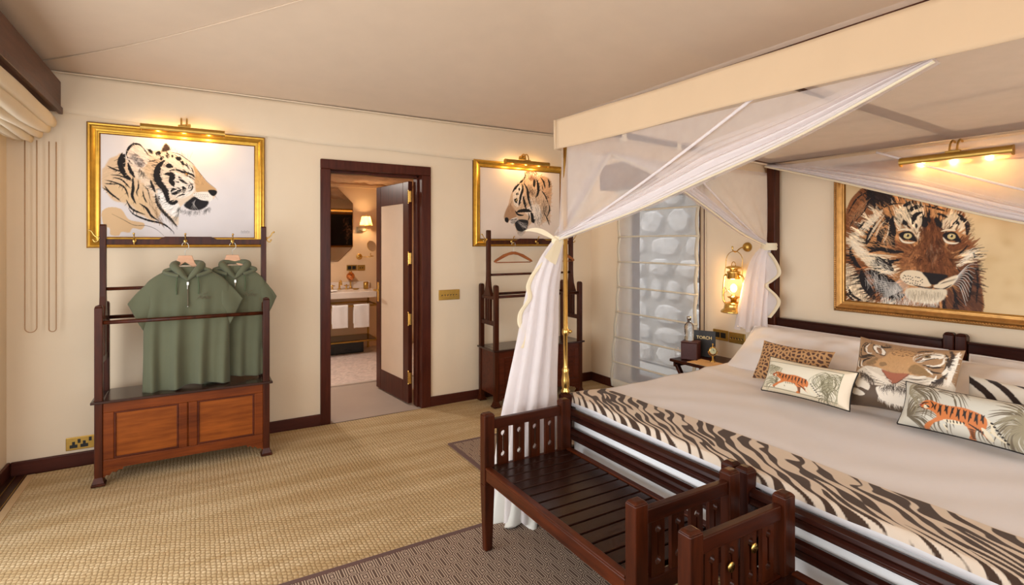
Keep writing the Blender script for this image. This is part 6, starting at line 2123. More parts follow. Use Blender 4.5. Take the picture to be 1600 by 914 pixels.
def picture_lamp(name, label, axis, ac, z, half, power, dist=0.118):
    t = thing(name, label, 'picture lamp', (ac, -dist, z) if axis == 'x' else (-dist, -ac, z), group='brass picture lamps')
    def P(a, d, zz):
        return (a, -d, zz) if axis == 'x' else (-d, -a, zz)
    # half-round shade open below
    r = 0.026
    v, f = [], []
    K = 14
    for a in (ac - half, ac + half):
        for rr in (r, r - 0.003):
            for k in range(K + 1):
                g = R(-40) + R(260) * k / K
                v.append(P(a, dist + rr * math.cos(g), z + rr * math.sin(g)))
    n = K + 1
    for k in range(K):
        f.append((k, k + 1, 2 * n + k + 1, 2 * n + k)); f.append((n + k, 3 * n + k, 3 * n + k + 1, n + k + 1))
    for e in (0, 2 * n):
        for k in range(K):
            f.append((e + k, e + n + k, e + n + k + 1, e + k + 1))
    f.append((0, 2 * n, 3 * n, n)); f.append((K, n + K, 3 * n + K, 2 * n + K))
    o = MB().add(v, f).build('lamp_tube', M['brass_dull'], t); shade(o, 50)
    ends = MB()
    for a, s in ((ac - half, -1), (ac + half, 1)):
        c = P(a, dist, z)
        ends.lathe([(0.0, 0), (r + 0.001, 0), (r + 0.001, s * 0.006 if axis == 'x' else -s * 0.006), (0.0, s * 0.007 if axis == 'x' else -s * 0.007)], c, 18, 'x' if axis == 'x' else 'y', cap=False)
    ends.build('end_cap', M['brass_dull'], t, smooth=False)
    # wall plate and two goose-neck arms
    p, q = P(ac - 0.042, 0.001, z + 0.045), P(ac + 0.042, 0.020, z + 0.095)
    MB().box(p[0], q[0], p[1], q[1], p[2], q[2]).build('wall_plate', M['brass_dull'], t, bevel=0.004)
    for s in (-1, 1):
        a = ac + s * 0.017
        MB().tube(spline([P(a, 0.020, z + 0.070), P(a, 0.050, z + 0.092), P(a, 0.080, z + 0.094), P(a, 0.105, z + 0.070), P(a, dist, z + r)], 6), 0.0055, 10).build('arm', M['brass'], t, smooth=True)
    p, q = P(ac - 0.035, dist - 0.012, z + r - 0.004), P(ac + 0.035, dist + 0.012, z + r + 0.008)
    MB().box(p[0], q[0], p[1], q[1], p[2], q[2]).build('saddle', M['brass_dull'], t, bevel=0.003)
    for k in (-1, 0, 1):
        c = P(ac + k * half * 0.62, dist, z - 0.003)
        MB().sphere(c, 0.0125, 12, 8, (1.3, 1.3, 0.55)).build('bulb', M['bulb'], t, smooth=True)
        lc = P(ac + k * half * 0.62, dist - 0.012, z - 0.026)
        l = lamp('picture_bulb_light', 'POINT', (0, 0, 0), (0, 0, 0), power, (1.0, 0.62, 0.24), shadow_soft_size=0.010)
        l.parent = t
        l.location = Vector(lc) - world_off(t)
    return t


PICTURE_POWER = 1.5
picture_lamp('picture_lamp', 'brass tube lamp over the right profile tiger, first from the left', 'x', -3.802, 2.302, 0.250, PICTURE_POWER)
picture_lamp('picture_lamp.001', 'brass tube lamp over the corner tiger picture, right of the doorway', 'x', -0.905, 2.292, 0.250, PICTURE_POWER)
picture_lamp('picture_lamp.002', 'brass tube lamp over the tiger face painting, behind the net', 'y', 3.284, 1.980, 0.250, PICTURE_POWER)

# ================================================================== WALL PLATES
def wall_plate(name, label, cat, axis, a0, a1, z0, z1, holes, dots=0, group=None):
    t = thing(name, label, cat, ((a0 + a1) / 2, -0.005, z0) if axis == 'x' else ((-0.005, -(a0 + a1) / 2, z0) if axis == 'y' else ((a0 + a1) / 2, BY - 0.005, z0)), group=group)
    base_y = BY if axis == 'b' else 0.0
    def P(a, d, z):
        return (-d, -a, z) if axis == 'y' else (a, base_y - d, z)
    def bx(m, aa, ab, d0, d1, za, zb):
        p, q = P(aa, d0, za), P(ab, d1, zb)
        m.box(p[0], q[0], p[1], q[1], p[2], q[2]); return m
    bx(MB(), a0, a1, 0.001, 0.009, z0, z1).build('plate', M['brass_dull'], t, bevel=0.003)
    W, Hh = a1 - a0, z1 - z0
    for (u0, u1, v0, v1, nm) in holes:
        bx(MB(), a0 + u0 * W, a0 + u1 * W, 0.0091, 0.0115, z0 + v0 * Hh, z0 + v1 * Hh).build(nm, M['black'], t, bevel=0.0008)
    for k in range(dots):
        c = P(a0 + W * (0.16 + 0.68 * k / max(1, dots - 1)), 0.009, z0 + Hh * 0.46)
        m = MB().sphere(c, 0.0075, 10, 6)
        m.build('toggle_collar', M['black'], t, smooth=True)
        c2 = P(a0 + W * (0.16 + 0.68 * k / max(1, dots - 1)), 0.020, z0 + Hh * 0.40)
        MB().tube([c, c2], [0.0035, 0.005], 8).build('toggle', M['brass'], t, smooth=True)
    return t


sock = []
for u in (0.27, 0.64):
    sock += [(u - 0.135, u + 0.135, 0.17, 0.42, 'socket_slot'), (u - 0.05, u + 0.05, 0.40, 0.66, 'socket_slot')]
sock += [(0.41, 0.51, 0.52, 0.82, 'rocker'), (0.80, 0.90, 0.58, 0.88, 'rocker')]
wall_plate('wall_socket', 'brass double power socket low on the wall, left of the clothes stand', 'socket', 'x', -4.475, -4.322, 0.112, 0.198, sock)
wall_plate('light_switch', 'brass six toggle switch plate on the wall, right of the bathroom doorway', 'light switch', 'x', -1.802, -1.592, 0.972, 1.066, [], 6)
wall_plate('wall_socket.001', 'brass plate with two black modules under the lantern, nearer the window', 'socket', 'y', 1.604, 1.752, 0.700, 0.786, [(0.12, 0.44, 0.25, 0.75, 'module'), (0.52, 0.84, 0.25, 0.75, 'module')])
wall_plate('light_switch.001', 'brass toggle switch plate under the lantern, nearer the bed', 'light switch', 'y', 1.758, 1.906, 0.696, 0.782, [], 5)

# ================================================================== LANTERN
lx, ly_, lz = -0.125, -1.890, 0.960
ln = thing('hurricane_lantern', 'lit brass hurricane lantern hanging on the wall between window and bed', 'lantern', (lx, ly_, lz))
c = (lx, ly_, lz)
MB().lathe([(0.0, 0.0), (0.094, 0.0), (0.098, 0.006), (0.090, 0.018), (0.074, 0.030), (0.068, 0.055), (0.070, 0.066), (0.050, 0.078), (0.032, 0.086), (0.0, 0.088)], c, 28, cap=False).build('fuel_tank', M['brass'], ln, smooth=True)
MB().lathe([(0.0, 0.088), (0.022, 0.088), (0.024, 0.105), (0.046, 0.118), (0.047, 0.124), (0.020, 0.128), (0.014, 0.140), (0.0, 0.141)], c, 24, cap=False).build('burner', M['brass'], ln, smooth=True)
MB().lathe([(0.038, 0.122), (0.052, 0.150), (0.058, 0.180), (0.054, 0.215), (0.044, 0.245), (0.041, 0.262)], c, 28, cap=False).build('glass_globe', M['glass'], ln, smooth=True)
MB().lathe([(0.0, 0.262), (0.046, 0.262), (0.050, 0.268), (0.048, 0.310), (0.052, 0.318), (0.030, 0.326), (0.030, 0.338), (0.058, 0.345), (0.060, 0.352), (0.045, 0.360), (0.018, 0.366), (0.0, 0.368)], c, 28, cap=False).build('chimney_cap', M['brass'], ln, smooth=True)
MB().tube([(lx, ly_ + 0.018 * math.cos(a), lz + 0.366 + 0.030 * math.sin(a)) for a in np.linspace(0, PI, 12)], 0.0028, 8).build('top_ring', M['brass'], ln, smooth=True)
for s in (-1, 1):
    pts = [(lx, ly_ + s * 0.048, lz + 0.288), (lx, ly_ + s * 0.072, lz + 0.290), (lx, ly_ + s * 0.084, lz + 0.265), (lx, ly_ + s * 0.092, lz + 0.190), (lx, ly_ + s * 0.096, lz + 0.120), (lx, ly_ + s * 0.088, lz + 0.080), (lx, ly_ + s * 0.066, lz + 0.062)]
    MB().tube(spline(pts, 6), 0.0085, 10).build('side_tube', M['brass'], ln, smooth=True)
    # wire guard round the globe
    w_ = [(lx - 0.060, ly_ + s * 0.05, lz + 0.205), (lx - 0.072, ly_ - s * 0.01, lz + 0.170), (lx - 0.058, ly_ - s * 0.055, lz + 0.130)]
    MB().tube(spline(w_, 8), 0.0016, 6).build('wire_guard', M['brass'], ln, smooth=True)
hb = [(lx, ly_ - 0.074, lz + 0.290), (lx, ly_ - 0.080, lz + 0.320), (lx, ly_ - 0.074, lz + 0.360), (lx, ly_ - 0.078, lz + 0.420), (lx, ly_ - 0.052, lz + 0.462), (lx, ly_ - 0.012, lz + 0.478), (lx, ly_ + 0.035, lz + 0.465), (lx, ly_ + 0.064, lz + 0.425), (lx, ly_ + 0.072, lz + 0.360), (lx, ly_ + 0.078, lz + 0.320), (lx, ly_ + 0.074, lz + 0.290)]
MB().tube(spline(hb, 6), 0.0030, 8).build('bail_handle', M['brass'], ln, smooth=True)
MB().sphere((lx, ly_, lz + 0.190), 0.024, 14, 10, (1, 1, 1.35)).build('light_bulb', M['flame'], ln, smooth=True)
l = lamp('lantern_light', 'POINT', (0, 0, 0.190), (0, 0, 0), 8.0, (1.0, 0.62, 0.26), shadow_soft_size=0.03)
l.parent = ln
l.location = (-0.034, -0.01, 0.200)
hk = thing('lantern_hook', 'round brass wall bracket that the hurricane lantern hangs from', 'hook', (-0.005, -1.925, 1.462))
MB().lathe([(0.0, -0.032), (0.020, -0.031), (0.032, -0.022), (0.036, -0.012), (0.038, -0.001), (0.0, -0.001)], (0, -1.925, 1.470), 24, 'x', cap=False).build('rose', M['brass_dull'], hk, smooth=True)
MB().tube(spline([(-0.028, -1.925, 1.470), (-0.07, -1.912, 1.462), (-0.110, -1.903, 1.4345), (-0.128, -1.900, 1.4335), (-0.146, -1.898, 1.446), (-0.150, -1.898, 1.466)], 6), 0.0048, 10).sphere((-0.150, -1.898, 1.470), 0.008, 10, 6).build('hook_arm', M['brass'], hk, smooth=True)

# ================================================================== WINDOW BLIND
bl = thing('sheer_blind', 'sheer white roman blind with cream tapes hanging over the window', 'blind', (-0.06, -1.0, 0.05))
def blind_fn(u, v):
    ya = -0.50 + 0.055 * (1 - v) ** 2 + 0.006 * math.sin(11 * v)
    yb_ = -1.500 - 0.010 * (1 - v)
    y = ya + (yb_ - ya) * u
    z = 0.055 + (1.99 - 0.055) * v
    b = abs(math.sin(PI * v * 7.7))
    x = -0.050 - 0.018 * b - 0.050 * (1 - v) ** 2 - 0.008 * math.sin(5 * u + 7 * v)
    return (x, y, z)
MB().grid(blind_fn, 40, 110).build('sheer_cloth', M['blind'], bl, smooth=True)
for u0, u1 in ((0.0, 0.035), (0.965, 1.0)):
    MB().grid(lambda u, v: tuple(Vector(blind_fn(u0 + (u1 - u0) * u, v)) + Vector((-0.004, 0, 0))), 2, 90).build('side_tape', M['blind_tape'], bl, smooth=True, solid=0.002)
MB().grid(lambda u, v: tuple(Vector(blind_fn(u, 0.045 * v)) + Vector((-0.004, 0, 0))), 20, 2).build('bottom_hem', M['blind_tape'], bl, smooth=True, solid=0.002)
for k in range(1, 8):
    v = k / 7.7
    a, b = Vector(blind_fn(0.0, v)), Vector(blind_fn(1.0, v))
    d = -0.055 * (1 - v)       # battens sag slightly at the wall end
    MB().tube([tuple(a + (b - a) * t + Vector((-0.010, 0, 0.004 * math.sin(PI * t)))) for t in np.linspace(0, 1, 9)], 0.0085, 8).build('batten', M['blind_tape'], bl, smooth=True)
MB().box(-0.055, -0.004, -1.50, -0.49, 1.985, 2.03).build('head_rail', M['blind_tape'], bl, bevel=0.003)
MB().tube([(-0.030, -1.532, 1.99), (-0.030, -1.532, 0.60)], 0.004, 8).sphere((-0.030, -1.532, 0.59), 0.010, 10, 6, (1, 1, 1.6)).build('pull_cord', M['leather'], bl, smooth=True)
wp = thing('blind_pelmet.001', 'brown pelmet board above the window, behind the bed net', 'pelmet', (-0.10, -1.0, 2.035))
MB().box(-0.20, -0.002, -1.62, -0.38, 2.035, 2.28).build('pelmet_box', M['pelmet'], wp, bevel=0.004)

# ================================================================== BEDSIDE TABLE AND WHAT STANDS ON IT
TX0, TX1, TY0, TY1, TZT = -0.545, -0.13, -1.625, -2.02, 0.600
tb = thing('bedside_table', 'small dark folding bedside table with crossed legs, between window and bed', 'table', ((TX0 + TX1) / 2, (TY0 + TY1) / 2, 0))
MB().box(TX0, TX1, TY1, TY0, TZT - 0.022, TZT).build('table_top', M['wood_x'], tb, bevel=0.004)
MB().box(TX0 + 0.02, TX1 - 0.02, TY1 + 0.02, TY1 + 0.04, TZT - 0.06, TZT - 0.0225).build('apron', M['wood_x'], tb, bevel=0.003)
MB().box(TX0 + 0.02, TX1 - 0.02, TY0 - 0.04, TY0 - 0.02, TZT - 0.06, TZT - 0.0225).build('apron', M['wood_x'], tb, bevel=0.003)
for x in (TX0 + 0.03, TX1 - 0.03):
    s = 0.016 if x < -0.3 else -0.016
    MB().bar((x, TY0 - 0.05, TZT - 0.04), (x, TY1 + 0.01, 0.020), 0.026, 0.034, (1, 0, 0)).build('leg', M['bed_post'], tb, bevel=0.003)
    MB().bar((x + s * 1.7, TY1 + 0.05, TZT - 0.04), (x + s * 1.7, TY0 - 0.01, 0.020), 0.026, 0.034, (1, 0, 0)).build('leg', M['bed_post'], tb, bevel=0.003)
MB().tube([(TX0 + 0.05, TY0 - 0.115, 0.46), (TX1 - 0.05, TY0 - 0.115, 0.46)], 0.009, 10).build('stretcher', M['bed_post'], tb, smooth=True)

bx_ = thing('tissue_box', 'dark red leather box on the bedside table, bottle standing on it', 'box', (-0.415, -1.722, TZT), (0, 0, R(28)))
m = MB(); m.box(-0.062, 0.062, -0.062, 0.062, 0.001, 0.132); m.build('box_body', M['leather'], bx_, bevel=0.006, local=True)
MB().box(-0.064, 0.064, -0.064, 0.064, 0.1325, 0.139).build('lid', M['leather'], bx_, bevel=0.003, local=True)
bt = thing('glass_bottle', 'clear glass water bottle standing on the dark red box', 'bottle', (-0.398, -1.690, TZT + 0.139))
bc = (-0.398, -1.690, TZT + 0.139)
MB().lathe([(0.0, 0.001), (0.034, 0.001), (0.036, 0.006), (0.036, 0.108), (0.033, 0.122), (0.022, 0.136), (0.014, 0.142), (0.013, 0.160), (0.0, 0.160)], bc, 28, cap=False).build('bottle_glass', M['clear_glass'], bt, smooth=True)
MB().lathe([(0.0, 0.1602), (0.016, 0.1602), (0.0165, 0.186), (0.0, 0.188)], bc, 20, cap=False).build('stopper', M['steel'], bt, smooth=True)
gl = thing('drinking_glass', 'cut crystal tumbler on the near left corner of the bedside table', 'glass', (-0.475, -1.660, TZT))
gc = (-0.475, -1.660, TZT)
MB().lathe([(0.0, 0.001), (0.030, 0.001), (0.032, 0.010), (0.036, 0.090), (0.034, 0.090), (0.029, 0.016), (0.0, 0.014)], gc, 24, cap=False).build('tumbler', M['glass'], gl, smooth=True)
cut = MB()
for k in range(12):
    a = 2 * PI * k / 12
    cut.tube([(gc[0] + 0.032 * math.cos(a), gc[1] + 0.032 * math.sin(a), TZT + 0.012), (gc[0] + 0.035 * math.cos(a + 0.35), gc[1] + 0.035 * math.sin(a + 0.35), TZT + 0.055)], 0.0018, 6)
    cut.tube([(gc[0] + 0.032 * math.cos(a), gc[1] + 0.032 * math.sin(a), TZT + 0.012), (gc[0] + 0.035 * math.cos(a - 0.35), gc[1] + 0.035 * math.sin(a - 0.35), TZT + 0.055)], 0.0018, 6)
cut.build('cut_pattern', M['glass'], gl, smooth=True)
bk = thing('black_folder', 'upright black folder lettered TORCH behind the dark red box', 'folder', (-0.275, -1.730, TZT), (0, 0, R(-62)))
MB().add([(-0.085, 0.0, 0.001), (0.085, 0.0, 0.001), (0.085, 0.014, 0.001), (-0.085, 0.014, 0.001), (-0.085, 0.020, 0.205), (0.085, 0.020, 0.205), (0.085, 0.030, 0.205), (-0.085, 0.030, 0.205)], [(0, 3, 2, 1), (4, 5, 6, 7), (0, 1, 5, 4), (1, 2, 6, 5), (2, 3, 7, 6), (3, 0, 4, 7)]).build('board', M['book_black'], bk, bevel=0.002, local=True)
MB().add([(-0.05, 0.0305, 0.150), (0.05, 0.0305, 0.150), (0.05, 0.033, 0.150), (-0.05, 0.033, 0.150), (-0.05, 0.085, 0.001), (0.05, 0.085, 0.001), (0.05, 0.089, 0.001), (-0.05, 0.089, 0.001)], [(0, 3, 2, 1), (4, 5, 6, 7), (0, 1, 5, 4), (1, 2, 6, 5), (2, 3, 7, 6), (3, 0, 4, 7)]).build('strut', M['book_black'], bk, local=True)
tm = text_mesh('lettering', 'TORCH', 0.034, M['gold_ink'], bk, (0.0, 0.0132, 0.150), (R(90 - 5.6), 0, 0))
ck = thing('table_clock', 'small round brass clock on a stand at the right end of the bedside table', 'clock', (-0.375, -1.895, TZT), (0, 0, R(-38)))
MB().lathe([(0.0, 0.001), (0.022, 0.001), (0.022, 0.008), (0.009, 0.016), (0.006, 0.050), (0.0, 0.051)], (0, 0, 0), 18, cap=False).build('stand', M['brass'], ck, smooth=True, local=True)
MB().tube([(0.033 * math.cos(a), 0, 0.085 + 0.036 * math.sin(a)) for a in np.linspace(PI, 2 * PI, 14)], 0.003, 8).build('cradle', M['brass'], ck, smooth=True, local=True)
MB().lathe([(0.0, -0.010), (0.026, -0.009), (0.030, -0.003), (0.030, 0.008), (0.0, 0.012)], (0, 0, 0.088), 24, 'y', cap=False).build('case', M['brass'], ck, smooth=True, local=True)
MB().lathe([(0.0, -0.0112), (0.023, -0.0112), (0.023, -0.0095)], (0, 0, 0.088), 24, 'y', cap=False).build('dial', M['dial'], ck, local=True)
hn = MB().box(-0.0012, 0.0012, -0.0125, -0.0115, 0.088, 0.104).add([(0, -0.0125, 0.087), (0.012, -0.0125, 0.092), (0.012, -0.0125, 0.0945), (0, -0.0125, 0.0895)], [(0, 1, 2, 3)])
hn.build('hands', M['black'], ck, local=True)
MB().tube([(0, 0, 0.118), (0, 0, 0.132)], 0.004, 8).sphere((0, 0, 0.137), 0.007, 10, 6).build('finial', M['brass'], ck, smooth=True, local=True)
pp = thing('paper_tray', 'flat tan card lying at the front of the bedside table', 'card', (-0.45, -1.893, TZT), (0, 0, R(3)))
MB().box(-0.085, 0.085, -0.115, 0.105, 0.0005, 0.006).build('card', M['paper'], pp, bevel=0.001, local=True)

# ================================================================== RUNNER AND CUSHIONS
def runner_fn(u, v):
    # u from the far edge to the foot edge, v from the window side to the right
    y = (BY0 + 0.012) + v * (BY1 - 0.012 - (BY0 + 0.012))
    x = -1.628 - 0.014 * math.sin(2.2 * v + 0.4) - u * (0.306 - 0.014 * math.sin(2.2 * v + 0.4))
    z = duvet_z(x, y) + 0.0055
    f = x + 1.935
    if f < 0.022:
        f = max(0.0, f)
        z -= 0.045 * (1 - math.sqrt(max(0.0, 1 - (1 - f / 0.022) ** 2)))
    e = (y - (BY0 + 0.028))
    if e > -0.04:
        z -= 0.010 * max(0.0, (e + 0.04) / 0.056) ** 2
    return (x, y, z)
nu_, nv_ = 130, 720
zr = MB().grid(runner_fn, nu_, nv_).build('bed_runner', M['print_cloth'], None, smooth=True)
at = zr.data.color_attributes.new('print', 'FLOAT_COLOR', 'POINT')
zz = art_zebra_runner(nv_ + 1, nu_ + 1)
cc = np.ones((nv_ + 1, nu_ + 1, 4), np.float32); cc[..., :3] = zz
at.data.foreach_set('color', cc.ravel())
tag(zr, 'brown and cream zebra striped runner across the foot of the beds', 'bed runner')

def place(BL, TL, w):
    """centre and up vector from lower-left and upper-left corners, width along -y"""
    BL, TL = Vector(BL), Vector(TL)
    up = TL - BL
    return BL, up, w
def cush(name, label, BL, BR, TL, th, front, **kw):
    BL, BR, TL = Vector(BL), Vector(BR), Vector(TL)
    X = BR - BL; Y = TL - BL
    P = BL + X / 2 + Y / 2
    return cushion(name, label, 'cushion', P, X, Y, X.length, Y.length, th, front, group='printed cushions on the beds', **kw)

cush('cushion', 'brown leopard spot cushion, farthest left, behind the small tiger cushion', (-0.775, -2.530, 0.672), (-0.765, -2.960, 0.672), (-0.655, -2.480, 0.888), 0.12, M['leopard'], pinch=0.11)
cush('cushion.001', 'large square cushion with a big embroidered tiger face, in the middle', (-0.845, -3.120, 0.672), (-0.825, -3.560, 0.672), (-0.700, -3.070, 1.005), 0.13, M['print_silk'], back_mat=M['bronze'] if False else M['thread'], art=art_face(), nu=240, nv=200, pinch=0.09)
cush('cushion.002', 'oblong cream cushion with striding tiger and palm border, left of the tiger face', (-0.975, -2.715, 0.672), (-0.955, -3.178, 0.672), (-0.885, -2.690, 0.848), 0.105, M['print_silk'], back_mat=M['ribbon'], art=art_lumbar(True), nu=250, nv=120, pinch=0.075, parts=0.004)
cush('cushion.003', 'oblong pale cushion with striding tiger and palm fronds, nearest, lower right', (-0.955, -3.370, 0.672), (-0.945, -3.900, 0.672), (-0.865, -3.375, 0.852), 0.12, M['print_silk'], back_mat=M['ribbon'], art=art_lumbar(False), nu=290, nv=136, pinch=0.075, parts=0.004)
cush('cushion.004', 'black and white zebra striped cushion at the right edge behind the oblong one', (-0.79, -3.560, 0.672), (-0.78, -4.020, 0.672), (-0.665, -3.520, 0.892), 0.10, M['print_cloth'], back_mat=M['black'], art=art_zebra_cushion(), nu=190, nv=104, pinch=0.09)
# ================================================================== BATHROOM THINGS
vn = thing('washstand', 'white marble washstand on brass legs, seen through the doorway', 'washstand', (-2.25, 2.78, 0))
VX0, VX1, VY0, VY1 = -2.95, -1.585, 2.50, 3.085
slab = MB().box(VX0, VX1, VY0, VY1, 0.775, 0.860)
slab.build('marble_top', M['marble'], vn, bevel=0.008)
MB().box(VX0, VX1, VY1 - 0.024, VY1 - 0.002, 0.8605, 0.955).build('splashback', M['marble'], vn, bevel=0.004)
MB().lathe([(0.20, 0.0), (0.185, -0.002), (0.165, -0.006), (0.0, -0.0075)], (-2.30, 2.76, 0.8685), 32, cap=False).build('basin', M['towel'], vn, smooth=True)
for x in (VX0 + 0.03, VX1 - 0.03):
    for y in (VY0 + 0.03, VY1 - 0.06):
        MB().lathe([(0.0, 0.0), (0.020, 0.001), (0.020, 0.012), (0.0125, 0.020), (0.0125, 0.774), (0.0, 0.7745)], (x, y, 0.0175), 14, cap=False).build('leg', M['brass_dull'], vn, smooth=True)
for z in (0.20, 0.670):
    for y in (VY0 + 0.03, VY1 - 0.06):
        MB().tube([(VX0 + 0.03, y, z), (VX1 - 0.03, y, z)], 0.0115, 10).build('rail', M['brass_dull'], vn, smooth=True)
    for x in (VX0 + 0.03, VX1 - 0.03):
        MB().tube([(x, VY0 + 0.03, z), (x, VY1 - 0.06, z)], 0.0115, 10).build('rail', M['brass_dull'], vn, smooth=True)
MB().box(VX0 + 0.05, VX1 - 0.05, VY0 + 0.06, VY1 - 0.085, 0.192, 0.212).build('shelf', M['dark_marble'], vn, bevel=0.003)
fc = thing('basin_tap', 'three piece brass basin tap on the washstand', 'tap', (-2.02, 2.93, 0.861))
MB().lathe([(0.0, 0), (0.026, 0.001), (0.026, 0.010), (0.013, 0.018), (0.013, 0.06), (0.0, 0.061)], (-2.03, 2.96, 0.8605), 18, cap=False).tube(spline([(-2.03, 2.96, 0.915), (-2.03, 2.945, 0.965), (-2.03, 2.90, 0.985), (-2.03, 2.855, 0.965), (-2.03, 2.845, 0.925)], 6), 0.012, 12).build('spout', M['brass'], fc, smooth=True)
for s in (-1, 1):
    xx = -2.03 + s * 0.095
    m = MB().lathe([(0.0, 0), (0.024, 0.001), (0.024, 0.008), (0.011, 0.016), (0.011, 0.055), (0.014, 0.060), (0.0, 0.070)], (xx, 2.96, 0.8605), 16, cap=False)
    m.tube([(xx - 0.035, 2.96, 0.912), (xx + 0.035, 2.96, 0.912)], 0.006, 8).tube([(xx, 2.925, 0.912), (xx, 2.995, 0.912)], 0.006, 8)
    m.build('cross_handle', M['brass'], fc, smooth=True)
sd = thing('soap_globe', 'round polished copper globe beside the basin tap', 'jar', (-1.865, 3.02, 0.861))
MB().lathe([(0.0, 0.001), (0.030, 0.001), (0.030, 0.008), (0.012, 0.018), (0.010, 0.095), (0.022, 0.100)], (-1.865, 3.02, 0.8605), 18, cap=False).build('foot', M['brass'], sd, smooth=True)
MB().sphere((-1.865, 3.015, 1.035), 0.058, 20, 12).build('globe', mat_plain('polished_copper', (222, 150, 96), 0.12, 1.0, 0.03), sd, smooth=True)
MB().lathe([(0.0, 0.0), (0.022, 0.0), (0.022, 0.016), (0.0, 0.018)], (-1.865, 3.015, 1.090), 16, cap=False).build('stopper', M['brass'], sd, smooth=True)
tm_ = thing('brass_tumbler', 'small brass tumbler at the right end of the washstand', 'tumbler', (-1.685, 2.88, 0.861))
MB().lathe([(0.0, 0.001), (0.034, 0.001), (0.035, 0.100), (0.031, 0.100), (0.030, 0.006), (0.0, 0.005)], (-1.685, 2.88, 0.8605), 22, cap=False).build('cup', M['brass_dull'], tm_, smooth=True)
so = thing('soap_dish', 'low oval soap dish on the washstand between tap and tumbler', 'soap dish', (-1.83, 2.86, 0.861))
MB().lathe([(0.0, 0.001), (0.030, 0.001), (0.048, 0.014), (0.044, 0.015), (0.028, 0.005), (0.0, 0.004)], (-1.83, 2.86, 0.8605), 20, cap=False).build('dish', M['brass_dull'], so, smooth=True)

def towel(name, label, x0, x1, zb):
    t = thing(name, label, 'towel', ((x0 + x1) / 2, VY0 + 0.03, zb), group='white hand towels on the washstand rail')
    yc_, zc_ = VY0 + 0.03, 0.670
    def fn(u, v):
        x = x0 + (x1 - x0) * u
        L = zc_ - zb
        s = v * (2 * L + PI * 0.017)
        w_ = 0.003 * math.sin(9 * u + 3 * v)
        if s < L:
            return (x, yc_ - 0.019 + w_, zb + s)
        s -= L
        if s < PI * 0.017:
            a = s / 0.017
            return (x, yc_ - 0.019 * math.cos(a), zc_ + 0.019 * math.sin(a))
        s -= PI * 0.017
        return (x, yc_ + 0.019, zc_ - s * 0.8)
    MB().grid(fn, 14, 60).build('cloth', M['towel'], t, smooth=True, solid=0.008)
    return t
towel('hand_towel', 'white hand towel on the washstand rail, left of the two', -2.222, -2.020, 0.392)
towel('hand_towel.001', 'white hand towel on the washstand rail, right of the two', -1.945, -1.740, 0.382)
bn = thing('dark_marble_plinth', 'low black marble block under the washstand shelf', 'plinth', (-2.4, 2.86, 0.0))
MB().box(-2.93, -1.765, 2.70, 3.05, 0.0165, 0.190).build('block', M['dark_marble'], bn, bevel=0.005)

mr = thing('bathroom_mirror', 'tall octagonal mirror over the washstand reflecting a dark picture', 'mirror', (-2.35, BY - 0.02, 1.25))
MX0, MX1, MZ0, MZ1, ch = -2.92, -1.815, 1.245, 2.272, 0.205
octo = lambda e: [(MX0 + ch + e * .4, MZ0 + e), (MX1 - ch - e * .4, MZ0 + e), (MX1 - e, MZ0 + ch + e * .4), (MX1 - e, MZ1 - ch - e * .4), (MX1 - ch - e * .4, MZ1 - e), (MX0 + ch + e * .4, MZ1 - e), (MX0 + e, MZ1 - ch - e * .4), (MX0 + e, MZ0 + ch + e * .4)]
MB().prism(octo(0.0), 'y', BY - 0.014, BY - 0.002).build('backing', M['gold_dark'], mr)
MB().prism(octo(0.004), 'y', BY - 0.020, BY - 0.0145).build('mirror_glass', M['mirror'], mr, bevel=0.004)

sc = thing('wall_sconce', 'lit bathroom wall lamp with pleated cream shade, right of the mirror', 'wall lamp', (-1.715, BY - 0.02, 1.70))
SX, SY = -1.665, BY - 0.155
MB().box(-1.765, -1.675, BY - 0.020, BY - 0.001, 1.655, 1.735).build('back_plate', M['steel'], sc, bevel=0.004)
MB().tube(spline([(-1.72, BY - 0.02, 1.69), (-1.70, BY - 0.09, 1.665), (SX, SY, 1.675), (SX, SY, 1.72)], 6), 0.006, 10).build('arm', M['brass'], sc, smooth=True)
pl = MB()
K = 60
v, f = [], []
for (r0, z_) in ((0.088, 1.752), (0.056, 1.878)):
    for k in range(K):
        a = 2 * PI * k / K
        rr = r0 * (1 + 0.03 * math.sin(20 * a))
        v.append((SX + rr * math.cos(a), SY + rr * math.sin(a), z_))
for k in range(K):
    f.append((k, (k + 1) % K, K + (k + 1) % K, K + k))
pl.add(v, f).build('lamp_shade', M['shade'], sc, smooth=True)
MB().tube([(SX, SY, 1.70), (SX, SY, 1.79)], 0.008, 10).sphere((SX, SY, 1.905), 0.007, 10, 6).tube([(SX, SY, 1.875), (SX, SY, 1.90)], 0.003, 8).build('stem', M['brass'], sc, smooth=True)
MB().sphere((SX, SY, 1.815), 0.020, 12, 8).build('bulb', M['flame'], sc, smooth=True)
l = lamp('sconce_light', 'POINT', (0, 0, 0), (0, 0, 0), 34.0, (1.0, 0.68, 0.36), shadow_soft_size=0.022)
l.parent = sc; l.location = Vector((SX, SY, 1.815)) - world_off(sc)

